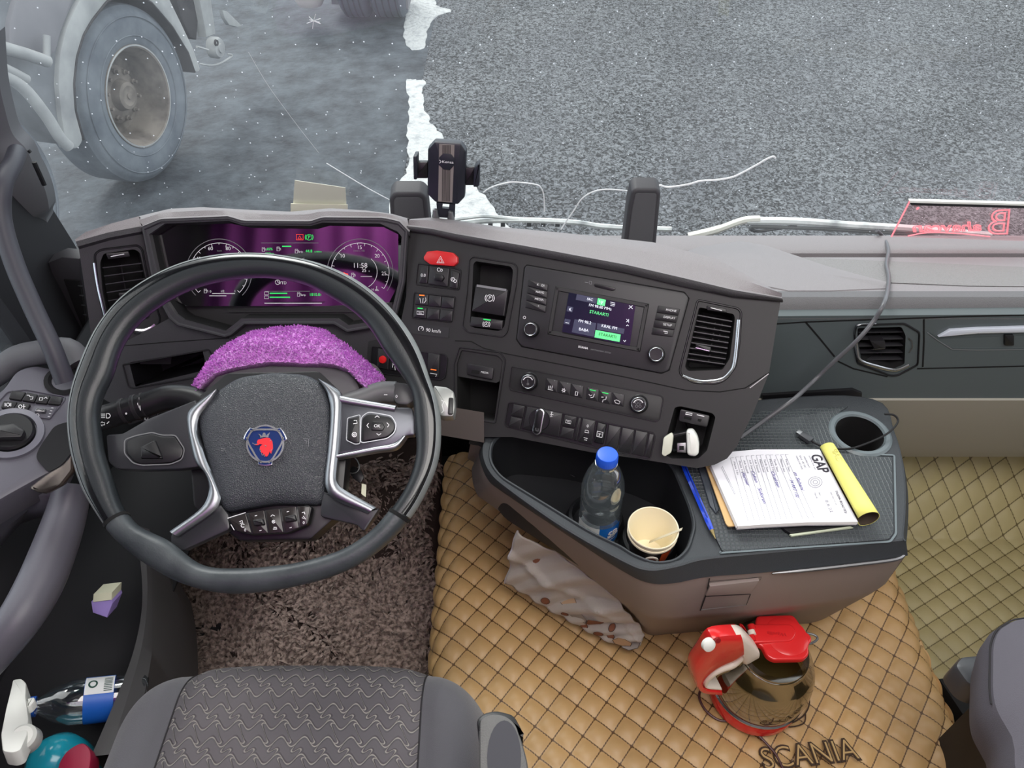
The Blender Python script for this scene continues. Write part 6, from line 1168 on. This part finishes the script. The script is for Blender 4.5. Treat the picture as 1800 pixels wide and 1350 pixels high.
t_ = text('sign_lettering', 'ahavcan', SG.P(1668, 400, .001), Vector((-1, 0, -.02)), up, .022, glow, sg, .001, shear=.35, outline=.032, width=.140)
b = MB(); b.tube([SG.P(1613, 366, .002), SG.P(1613.5, 366.5, .003)], .003, 10); b.build('sign_screw', glow, sg)

# printed cleaning cloth hanging from the console foot
cl_up = [at_z(x, y, z) for x, y, z in ((915, 938, .40), (940, 955, .39), (966, 967, .38), (1033, 1010, .36), (1075, 1046, .34), (1104, 1076, .30), (1134, 1115, .22))]
cl_lo = [at_z(x, y, z) for x, y, z in ((893, 1027, .22), (925, 1045, .20), (960, 1068, .19), (1000, 1090, .185), (1045, 1115, .18), (1088, 1134, .178), (1126, 1137, .18))]
U_, L_ = resample(spline(cl_up, 6), 60), resample(spline(cl_lo, 6), 60)
def clp(u, v):
    i = min(58, int(u*59)); f = u*59-i; a = U_[i].lerp(U_[i+1], f); c = L_[i].lerp(L_[i+1], f); o = a.lerp(c, v)
    fold = .011*math.sin(u*19+v*6)*math.sin(math.pi*min(1, v+.1)) + .009*math.exp(-((v-.42-.1*math.sin(u*6))/.07)**2)*(1.3-u) + .004*math.sin(u*47+v*15)
    return o + Vector((-.35, -.65, .5)).normalized()*(fold + .012) + up*.014
mc = root('cleaning_cloth', at_z(1020, 1060, .18), 'grey microfibre cloth printed with brown coffee cups hanging under the console', 'cloth')
b = MB(); b.grid(clp, 70, 34); b.build('cloth', mat('cloth_grey', (178, 170, 162), .95, bump=('noise', 500, .5, .0015), sheen=.2), mc, thick=.002)
b = MB(); edge_ = [clp(k/60, 1) for k in range(61)]; b.tube(edge_, .0018, 6); b.tube([clp(0, k/20) for k in range(21)], .0018, 6); b.build('hem', mat('hem_lilac', (190, 184, 190), .9), mc)
brn = mat('print_brown', (132, 84, 62), .9); dkb = mat('print_outline', (74, 60, 56), .9); rnd = random.Random(5)
def cprint(u, v, shp, m, name, sc=.01):
    c = clp(u, v); du = (clp(min(1, u+.02), v)-c).normalized(); dv = (clp(u, min(1, v+.04))-c).normalized(); n_ = du.cross(dv).normalized(); n_ = n_ if n_.dot(CAM-c) > 0 else -n_
    P = [c + du*(x*sc) + dv*(y*sc) + n_*.003 for x, y in shp]; b = MB(); b.prism(P, -n_*.0006); b.build(name, m, mc)
    b = MB(); b.strip(P, .0012, n_, .0003, True); b.build('print_line', dkb, mc, normals=False)
cupshape = [(-.8, -1), (.9, -1), (.6, 1.1), (-.5, 1.1)]; bean = [(math.cos(a)*.7, math.sin(a)*.95) for a in [2*math.pi*k/14 for k in range(14)]]; muff = [(-.9, .2), (-.6, -.7), (.1, -.9), (.9, -.5), (1, .3), (.3, .9), (-.5, .9)]
for u, v, s_, m_, z_ in ((.62, .72, cupshape, brn, .013), (.42, .66, muff, mat('print_cream', (190, 160, 130), .9), .012), (.52, .78, muff, mat('print_grey_mug', (150, 142, 136), .9), .012), (.70, .88, bean, brn, .008), (.78, .80, bean, brn, .006), (.60, .93, bean, brn, .006), (.86, .72, muff, mat('print_cream', (190, 160, 130), .9), .011), (.13, .35, muff, brn, .010), (.45, .9, bean, brn, .006), (.75, .62, bean, brn, .005), (.93, .85, muff, mat('print_grey_mug', (150, 142, 136), .9), .010), (.30, .85, bean, brn, .007)): cprint(u, v, s_, m_, 'printed_motif', z_*1.7)

# ================= electric travel kettle =================
kc = at_z(1322, 1218, TZ+.012); kt = root('kettle', kc, 'red and white electric travel kettle with tinted clear body standing on the quilted mat', 'kettle')
kred = mat('kettle_red', (212, 38, 40), .25, coat=.4); kwh = mat('kettle_white', (226, 216, 204), .35)
b = MB(); b.lathe([(.0001, 0), (.070, 0), (.076, .006), (.0775, .030), (.074, .038), (.0001, .040)], kc, up, 56); b.build('kettle_base', kred, kt)
kgl = clear_mat('kettle_tinted', (206, 200, 176), .10, .16, (190, 184, 150)); b = MB(); b.lathe([(.0745, .041), (.080, .060), (.081, .080), (.078, .105), (.070, .128), (.058, .145), (.056, .155), (.0545, .155), (.0565, .144), (.068, .126), (.076, .105), (.079, .080), (.078, .060), (.072, .043)], kc, up, 56); b.build('kettle_body', kgl, kt)
b = MB(); b.lathe([(.0755, .038), (.0785, .040), (.0795, .044), (.077, .047)], kc, up, 56); b.build('steel_ring', chrome, kt)
b = MB(); b.lathe([(.071, .042), (.074, .050), (.0745, .062), (.0001, .064)], kc, up, 48, True); b.build('heater_plate', mat('heater_amber', (128, 112, 72), .2, .7), kt)
for h in (.068, .074, .080): b = MB(); b.lathe([(.0775, h), (.0785, h+.001), (.0775, h+.002)], kc, up, 48); b.build('level_ring', mat('amber_ring', (190, 140, 80), .2, .5), kt)
b = MB(); b.lathe([(.054, .150), (.0555, .153), (.0545, .160), (.046, .160)], kc, up, 48); b.build('neck_ring', kgl, kt)
LZ = kc.z+.170; lid = [(1330, 1082), (1394, 1080), (1404, 1092), (1411, 1106), (1424, 1115), (1428, 1124), (1421, 1134), (1423, 1150), (1413, 1159), (1360, 1160), (1348, 1153), (1340, 1136), (1330, 1131), (1326, 1110)]
b = MB(); b.prism(rpoly([at_z(x, y, LZ) for x, y in lid], .006, 4), (0, 0, -.010), .003, 3); ld_ = b.build('kettle_lid', kred, kt)
b = MB(); b.prism(rpoly([at_z(x, y, LZ+.005) for x, y in [(1316, 1097), (1392, 1097), (1401, 1112), (1392, 1127), (1318, 1130)]], .008, 4), (0, 0, -.006), .002, 3); b.build('lid_tongue', kred, ld_)
b = MB(); b.lathe([(.0001, .002), (.026, .002), (.033, .0), (.034, -.002)], at_z(1383, 1118, LZ+.0005), up, 40); b.build('lid_dome', kred, ld_)
text('lid_text', 'Wanlila', at_z(1366, 1114, LZ+.0054), Vector((-1, .1, 0)), -Vector((.1, 1, 0)), .006, mat('kettle_red_dark', (176, 28, 32), .3), ld_, .0004, shear=.2, width=.030)
b = MB(); b.prism(rpoly([at_z(x, y, LZ+.004) for x, y in [(1300, 1094), (1306, 1097), (1312, 1106), (1319, 1126), (1330, 1131), (1328, 1136), (1312, 1132), (1303, 1116)]], .002), (0, 0, -.012), .002); b.build('lid_thumb_tab', kred, ld_)
for y0, y1, m_ in ((1099, 1108, kred), (1109, 1117, kwh), (1118, 1128, kred)): b = MB(); b.tube([at_z(1320, y0, LZ+.004), at_z(1323, y1, LZ+.004)], .006, 12); b.build('lid_hinge', m_, ld_)
hd_ = Vector((-.955, -.297, 0)); hn = Vector((.297, -.955, 0)); KPn = Plane(kc, kc+hd_, kc+up)
hA = [(1297, 1106), (1262, 1108), (1244, 1115), (1226, 1143), (1213, 1166), (1217, 1192), (1228, 1205), (1262, 1209)]; hB = [(1300, 1142), (1285, 1155), (1266, 1162), (1252, 1169), (1240, 1178), (1231, 1190), (1236, 1198), (1262, 1201)]
b = MB(); b.bar(KPn.px(hA), KPn.px(hB), KPn.n, .0155); b.build('handle', kred, kt)
hC = [(1297, 1152), (1284, 1164), (1268, 1169), (1257, 1173), (1246, 1181), (1238, 1191), (1241, 1195), (1262, 1197)]
b = MB(); b.bar(KPn.px(hB), KPn.px(hC), KPn.n, .0135); b.build('handle_lining', kwh, kt)
b = MB(); b.bar(KPn.px([(1289, 1106), (1303, 1107), (1316, 1118), (1328, 1132)]), KPn.px([(1299, 1141), (1299, 1154), (1306, 1160), (1326, 1146)]), KPn.n, .014); b.build('handle_collar', kwh, kt)
b = MB(); c_ = KPn.P(1246, 1134, .0155); nn = (KPn.n+up*.6).normalized(); b.lathe([(.010, -.004), (.0095, .002), (.006, .004), (.0001, .0045)], c_, nn, 24); b.build('release_button', mat('white_plastic', (222, 224, 218), .4), kt)
b = MB(); b.lathe([(.0045, -.002), (.004, .001), (.0001, .0012)], KPn.P(1262, 1126, .0155), nn, 16); b.build('indicator_lamp', mat('lamp_dark_red', (130, 24, 26), .3), kt)
crd = [at_z(x, y, TZ+.014) for x, y in ((1234, 1208), (1229, 1225), (1240, 1248), (1262, 1265), (1285, 1268), (1305, 1272), (1330, 1290), (1352, 1312), (1366, 1330), (1385, 1370))]
b = MB(); b.tube(spline(crd, 8), .0022, 8); b.build('power_cord', mat('cord_maroon', (72, 40, 42), .4), kt)
b = MB(); b.tube(spline([at_z(x, y, LZ-.006) for x, y in ((1405, 1112), (1428, 1115), (1437, 1122), (1428, 1130), (1410, 1134))], 5), .002, 8); b.build('pouring_lip', mat('lip_smoke', (90, 92, 92), .2), kt)
# ================= the parked truck beyond the windscreen =================
dusty_grey = mat('dusty_paint', (134, 138, 142), .8, var=(5, (104, 108, 114), .35, .7)); tyre_m = mat('dusty_tyre', (88, 95, 104), .9, bump=('noise', 60, .4, .004), var=(7, (112, 119, 126), .35, .7))
rim_dust = mat('dusty_rim', (128, 120, 112), .8, var=(9, (84, 77, 72), .4, .7)); dark_under = mat('undercarriage', (62, 60, 62), .9, var=(6, (38, 38, 42), .4, .6)); pale = mat('mudguard_dust', (166, 168, 168), .8, var=(6, (138, 140, 142), .4, .7))
TPHI = .2423; TN = Vector((math.cos(TPHI), -math.sin(TPHI), 0)); TE = Vector((math.sin(TPHI), math.cos(TPHI), 0)); TCN = Vector((-2.3108, 4.6386, GZ+.5216))
tk = root('truck', (-2.9, 4.6, GZ), 'dusty grey truck parked ahead on the left, its rear axle wheels and mudguards showing', 'truck')
def wheel_at(c, par):
    r_ = .52; b = MB(); prof = [(.298, -.02), (.300, .004), (.315, .012), (.36, .020), (.42, .022), (.47, .014), (.492, .0), (.50, -.012), (.512, -.020), (.520, -.045), (.520, -.24), (.50, -.27)]
    b.lathe(prof, c, TN, 72); ty = b.build('wheel', tyre_m, par)
    for rr in (.35, .455): b = MB(); b.lathe([(rr-.004, .0205), (rr, .0235), (rr+.004, .0205)], c, TN, 64); b.build('tyre_bead', tyre_m, ty)
    b = MB(); b.lathe([(.302, .004), (.302, .012), (.290, .014), (.282, .008), (.280, -.02), (.262, -.04), (.255, -.10), (.250, -.16), (.235, -.185), (.20, -.19), (.17, -.185), (.0001, -.185)], c, TN, 64); rm = b.build('wheel_rim', rim_dust, ty)
    b = MB(); b.lathe([(.286, .011), (.292, .015), (.300, .013)], c, TN, 64); b.build('rim_edge', pale, ty)
    b = MB(); b.lathe([(.175, -.19), (.172, -.15), (.150, -.13), (.095, -.12), (.085, -.085), (.080, -.07), (.058, -.064), (.055, -.066), (.020, -.066), (.018, -.058), (.0001, -.058)], c, TN, 48); b.build('hub', rim_dust, ty)
    for k in range(10):
        a = 2*math.pi*k/10+.2; p = c + (TE*math.cos(a)+up*math.sin(a))*.142 - TN*.135; b = MB(); b.lathe([(.018, 0), (.017, .022), (.011, .026), (.010, .045), (.0001, .047)], p, TN, 6); b.build('wheel_nut', rim_dust, ty)
    return ty
wheel_at(TCN, tk); wheel_at(TCN - TE*1.34, tk)
TPl = Plane(TCN+TN*.04, TCN+TN*.04+TE, TCN+TN*.04+up)
mo = [(117, 262), (108, 200), (103, 147), (106, 95), (117, 49), (134, 12), (160, -30), (200, -60), (245, -62), (285, -30), (318, 38), (340, 84), (353, 122), (350, 127), (344, 127), (332, 92), (304, 46), (268, 4), (228, -22), (188, 2), (162, 35), (147, 61), (135, 100), (130, 147), (133, 195), (147, 247), (138, 262)]
b = MB(); b.prism(rpoly(TPl.px(mo), .02, 2), -TN*.05, .012); mg = b.build('mudguard', pale, tk)
mi = TPl.px([(344, 127), (332, 92), (304, 46), (268, 4), (228, -22), (188, 2), (162, 35), (147, 61), (135, 100), (130, 147), (133, 195), (147, 247)]); b = MB(); b.loops([mi, [p - TN*.5 for p in mi]], False); b.build('wheel_arch', dark_under, mg, thick=.01)
body = [(-120, -120), (160, -120), (140, 5), (112, 70), (108, 147), (118, 215), (122, 256), (104, 236), (82, 198), (45, 150), (0, 124), (-80, 106), (-140, 106)]
b = MB(); b.prism(TPl.px(body, -.03), -TN*.3, .02); bp_ = b.build('side_panel', dusty_grey, tk)
b = MB(); b.prism(rpoly(TPl.px([(18, 95), (16, 50), (28, 0), (60, -60), (150, -60), (132, 0), (108, 60), (98, 100)], .0), .05), -TN*.05, .02); b.build('tank', mat('tank_dust', (128, 127, 132), .7, var=(3, (112, 112, 118), .4, .7)), tk)
for P_, r_, nm in (([(-60, 68), (0, 82), (45, 95), (84, 108)], .030, 'tube'), ([(0, 116), (25, 128), (47, 140)], .024, 'tube'), ([(82, 62), (82, 112)], .018, 'post')):
    b = MB(); b.tube(TPl.px(P_, .06), r_, 12); b.build('side_'+nm, pale, tk)
b = MB(); q = spline(TPl.px([(-70, 112), (-10, 128), (38, 152), (80, 202), (104, 240), (121, 258)], .06), 5); b.tube(q, .03, 10); b.build('mudguard', pale, tk)
# landing leg and gear behind the wheel
b = MB(); b.prism(TPl.px([(300, -40), (345, -40), (352, 0), (346, 70), (335, 66), (318, 30)], -.15), -TN*.12, .01); b.build('frame_bracket', dark_under, tk)
b = MB(); b.prism(TPl.px([(340, -60), (364, -60), (380, 60), (364, 66)], -.10), -TN*.07, .012); b.build('support_leg', pale, tk)
c_ = TPl.P(383, 84, -.06); b = MB(); b.lathe([(.0001, .03), (.03, .03), (.032, .02), (.062, .018), (.072, .0), (.072, -.05), (.0001, -.05)], c_, TN, 32); gr_ = b.build('leg_wheel', pale, tk)
b = MB(); b.lathe([(.022, .0), (.020, .012), (.012, .013), (.011, .004)], TPl.P(379, 75, -.025), TN, 20); b.build('pivot', dark_under, gr_)
b = MB(); b.tube(spline(TPl.px([(350, 112), (372, 115), (390, 110), (408, 98), (400, 95)], -.05), 5), .007, 6); b.tube(TPl.px([(346, 82), (366, 88)], -.06), .009, 6); b.build('foot_bar', pale, tk)
b = MB(); b.prism(TPl.px([(391, 18), (400, 20), (426, 46), (418, 48), (403, 44), (395, 32)], -.2), -TN*.03, .004); b.build('flap', pale, tk)
b = MB(); b.lathe([(.0001, 0), (.16, .01), (.17, .05), (.17, .5)], TPl.P(400, -28, -.25), (0, 0, 1), 24); b.build('air_tank', dark_under, tk)
# trailer far ahead: twin rear tyres below its bumper
tr_ = root('trailer', (-1.35, 7.6, GZ), 'dark rear end of another vehicle far ahead with twin tyres under a grey bumper', 'trailer')
for x0_, x1_ in ((600, 647), (655, 711)):
    p0 = at_z(x0_, 54, GZ); p1 = at_z(x1_, 54, GZ); c_ = Vector((p0.x, p0.y+.42, GZ+.5)); w_ = p1.x-p0.x; b = MB(); b.lathe([(.30, 0), (.46, .0), (.50, .03), (.50, w_-.03), (.46, w_), (.30, w_)], c_, (1, 0, 0), 48, True, True); ty = b.build('rear_tyre', mat('tyre_dark', (70, 76, 84), .9), tr_)
    for k in range(4): b = MB(); b.lathe([(.503, w_*(.2+.2*k)-.006), (.503, w_*(.2+.2*k)+.006)], c_, (1, 0, 0), 48); b.build('tread_groove', deep_black, ty)
q = [at_y(x, y, 7.45) for x, y in ((582, 8), (718, 17), (718, -30), (582, -30))]; b = MB(); b.prism(q, (0, .5, 0), .01); b.build('bumper', mat('bumper_grey', (120, 120, 122), .8), tr_)
c_ = at_y(546, 12, 7.3); b = MB(); b.lathe([(.0001, 0), (.10, .01), (.13, .06), (.13, .4)], c_, (0, .1, 1), 24); b.build('air_spring', mat('spring_pale', (168, 162, 160), .8), tr_)

# wipers parked at the foot of the glass, outside
wpm = mat('wiper_highlight', (222, 225, 224), .35, var=(20, (150, 154, 156), .45, .75))  # bright sky highlights on the wipers painted into their pale colour
def WP(px, py): return at_y(px, py, 1.455)
w1 = root('windscreen_wiper', WP(960, 400), 'left windscreen wiper lying along the glass foot behind the dash', 'wiper', 'wipers')
b = MB(); b.tube(spline([WP(*p) for p in ((800, 394), (860, 388), (930, 387), (1010, 391), (1070, 399), (1180, 403))], 6), .006, 6); b.build('wiper_blade', wpm, w1)
b = MB(); b.tube(spline([WP(*p) for p in ((800, 386), (850, 380), (900, 384), (960, 388))], 6), .004, 6); b.build('wiper_arm', wpm, w1)
for x in (838, 862, 884, 930, 955, 980): b = MB(); b.box(WP(x, 393), (.005, 0, 0), (0, .004, 0), (0, 0, .006), .001); b.build('blade_clip', black_plastic, w1)
w2 = root('windscreen_wiper', WP(1400, 400), 'right windscreen wiper with pale arm running to the red sign', 'wiper', 'wipers')
b = MB(); b.tube(spline([WP(*p) for p in ((1210, 416), (1260, 404), (1305, 388), (1335, 385))], 6), [.009]*7+[.008]*12, 8); b.build('wiper_arm', mat('arm_pale', (214, 212, 202), .4), w2)
b = MB(); b.tube(spline([WP(*p) for p in ((1312, 388), (1400, 389), (1500, 396), (1600, 402), (1740, 414))], 6), .0085, 8); b.build('wiper_blade', wpm, w2)
b = MB(); b.tube(spline([WP(*p) for p in ((1320, 398), (1400, 400), (1500, 405), (1640, 414))], 6), .005, 6); b.build('wiper_rail', mat('rail_dark', (92, 94, 92), .4), w2)
b = MB(); b.tube(spline([WP(*p) for p in ((1318, 402), (1330, 406), (1350, 404), (1400, 396))], 6), .004, 6); b.build('washer_hose', black_plastic, w2)
for P_ in ([(1160, 412), (1180, 406), (1210, 408)], [(1448, 412), (1460, 404), (1490, 403)]): pass
# long cracks in the glass
for P_, r_ in (([(850, 338), (862, 330), (880, 324), (903, 320), (940, 324), (951, 330), (956, 345), (957, 372)], .0013), ([(986, 403), (996, 388), (1010, 368), (1022, 350), (1040, 338), (1062, 333), (1090, 334), (1112, 337)], .0015), ([(1146, 332), (1160, 326), (1175, 329), (1210, 324), (1232, 318), (1262, 316), (1285, 312), (1300, 306), (1330, 290), (1345, 281), (1359, 275), (1363, 278)], .0019)):
    b = MB(); b.tube(spline([glass_px(*p) for p in P_], 6), r_, 5); b.build('crack', crack_m, ws)
# unseen purple cloth added behind the camera for the instrument glass to mirror
cu_ = root('reflection_cloth', (-.6, -.22, 1.10), 'unseen purple cloth added behind the driver seat, mirrored by the instrument glass', 'curtain')
b = MB(); b.grid(lambda x, z: Vector((x, -.22+.02*math.sin(x*60)+.01*math.sin(x*23), z)), 160, 6, -.88, .02, 1.10, 1.98); b.build('added_cloth', mat('reflection_purple', (190, 90, 190), .9), cu_, thick=.003)
# ---- things lying between the door and the driver seat ----

b1 = root('water_bottle', at_z(110, 1240, .34), 'clear water bottle with blue and white label lying in the door pocket', 'bottle')
A0 = at_z(52, 1243, .37); A1 = at_z(190, 1228, .34); ax = (A1-A0).normalized(); L = (A1-A0).length
b = MB(); b.lathe([(.012, .0), (.012, .012), (.024, .030), (.032, .052), (.0325, .075), (.031, .10), (.0325, .13), (.0325, L+.05), (.028, L+.056), (.0001, L+.05)], A0, ax, 32, True); b.build('bottle_body', pet, b1)
b = MB(); b.lathe([(.0331, .072), (.0331, .112)], A0, ax, 40); b.build('label_band', mat('label_blue', (30, 96, 190), .4), b1)
b = MB(); rr_ = .0334; pts = []
u_ = ax.orthogonal().normalized(); vv = ax.cross(u_)
def cyl(a, h): return A0 + ax*h + (u_*math.cos(a)+vv*math.sin(a))*rr_
toC = (CAM - A0); toC = (toC - ax*toC.dot(ax)).normalized(); a0_ = math.atan2(toC.dot(vv), toC.dot(u_))
sgn = 1 if cyl(a0_+.5, .09).y > cyl(a0_, .09).y else -1
b.loops([[cyl(a0_+sgn*(.25+.13*k), h) for k in range(9)] for h in (.0725, .1115)], False); b.build('label_white', mat('label_white', (225, 228, 228), .5), b1)
b = MB(); rr_ = .0337; b.loops([[cyl(a0_+sgn*(.75)+.22*math.cos(t_), .083+.0065*math.sin(t_)) for t_ in [2*math.pi*k/16 for k in range(16)]], [cyl(a0_+sgn*(.75)+.14*math.cos(t_), .083+.004*math.sin(t_)) for t_ in [2*math.pi*k/16 for k in range(16)]]], True); b.build('label_stamp', mat('label_dark', (30, 70, 60), .5), b1)
b = MB()
for k in range(9): b.loops([[cyl(a0_+sgn*(.35+.085*k), h) for h in (.098, .109)], [cyl(a0_+sgn*(.35+.085*k+.04), h) for h in (.098, .109)]], False)
b.build('label_print', mat('label_dark', (30, 70, 60), .5), b1)
b = MB(); b.lathe([(.0001, -.008), (.014, -.007), (.0145, .008)], A0, ax, 24); b.build('bottle_cap', mat('cap_blue', (44, 96, 190), .4), b1)
sp_ = root('spray_bottle', at_z(40, 1330, .30), 'white trigger spray head on a teal spray bottle, bottom left corner beside the seat', 'spray bottle')
c_ = at_z(88, 1330, .36); b = MB(); b.lathe([(.040, -.15), (.044, -.12), (.044, -.04), (.040, -.015), (.028, .004), (.014, .016), (.0001, .017)], c_, up, 32, True); b.build('bottle_body', mat('teal_plastic', (30, 150, 172), .2, coat=.3), sp_)
b = MB(); q0 = at_z(112, 1345, .395); b.prism(spline([at_z(x, y, .40) for x, y in ((100, 1352), (112, 1325), (132, 1309), (148, 1306), (160, 1325), (150, 1365), (110, 1375))], 4, True), (0, 0, -.03), .004); b.build('bottle_label', mat('label_crimson', (150, 30, 62), .45), sp_)
SPp = Plane(at_z(30, 1260, .46), at_z(60, 1260, .46), at_z(30, 1230, .45)); wp = mat('white_plastic', (222, 224, 218), .4)
b = MB(); b.prism(rpoly(SPp.px([(22, 1194), (38, 1192), (46, 1200), (45, 1225), (50, 1262), (48, 1290), (36, 1318), (22, 1323), (4, 1320), (1, 1290), (10, 1245), (20, 1205)]), .004, 3), -SPp.n*.024, .0025, 2); hd = b.build('spray_head', wp, sp_)
b = MB(); b.prism(rpoly(SPp.px([(44, 1228), (60, 1224), (62, 1230), (54, 1240), (46, 1244)], -.004), .002), -SPp.n*.012, .003); b.build('trigger', wp, hd)
b = MB(); cc = SPp.P(44, 1298, -.014); axc = (SPp.P(62, 1262, -.014)-SPp.P(40, 1306, -.014)); ax2 = (c_ + up*.01 - cc).normalized(); b.lathe([(.013, -.012), (.0165, -.008), (.0175, .012), (.0165, .014)], cc, ax2, 28, True, True); b.build('screw_collar', wp, hd)
bx_ = root('small_box', at_t(178, 1065, 1.2), 'small lilac and cream carton standing in the dark door pocket', 'box')
BXp = Plane(at_t(178, 1065, 1.2), at_t(200, 1065, 1.2), at_t(178, 1085, 1.2)+Vector((0, -.004, 0)))
b = MB(); b.prism(BXp.px([(160, 1058), (196, 1054), (198, 1060), (188, 1086), (163, 1077)]), (-.003, .03, -.02), .001); b.build('carton', mat('lilac_card', (150, 130, 196), .6), bx_)
b = MB(); b.prism(BXp.px([(164, 1045), (197, 1041), (196, 1055), (163, 1059)], .001), (-.003, .03, -.02), .001); b.build('carton_lid', mat('cream_card', (206, 206, 180), .6), bx_)
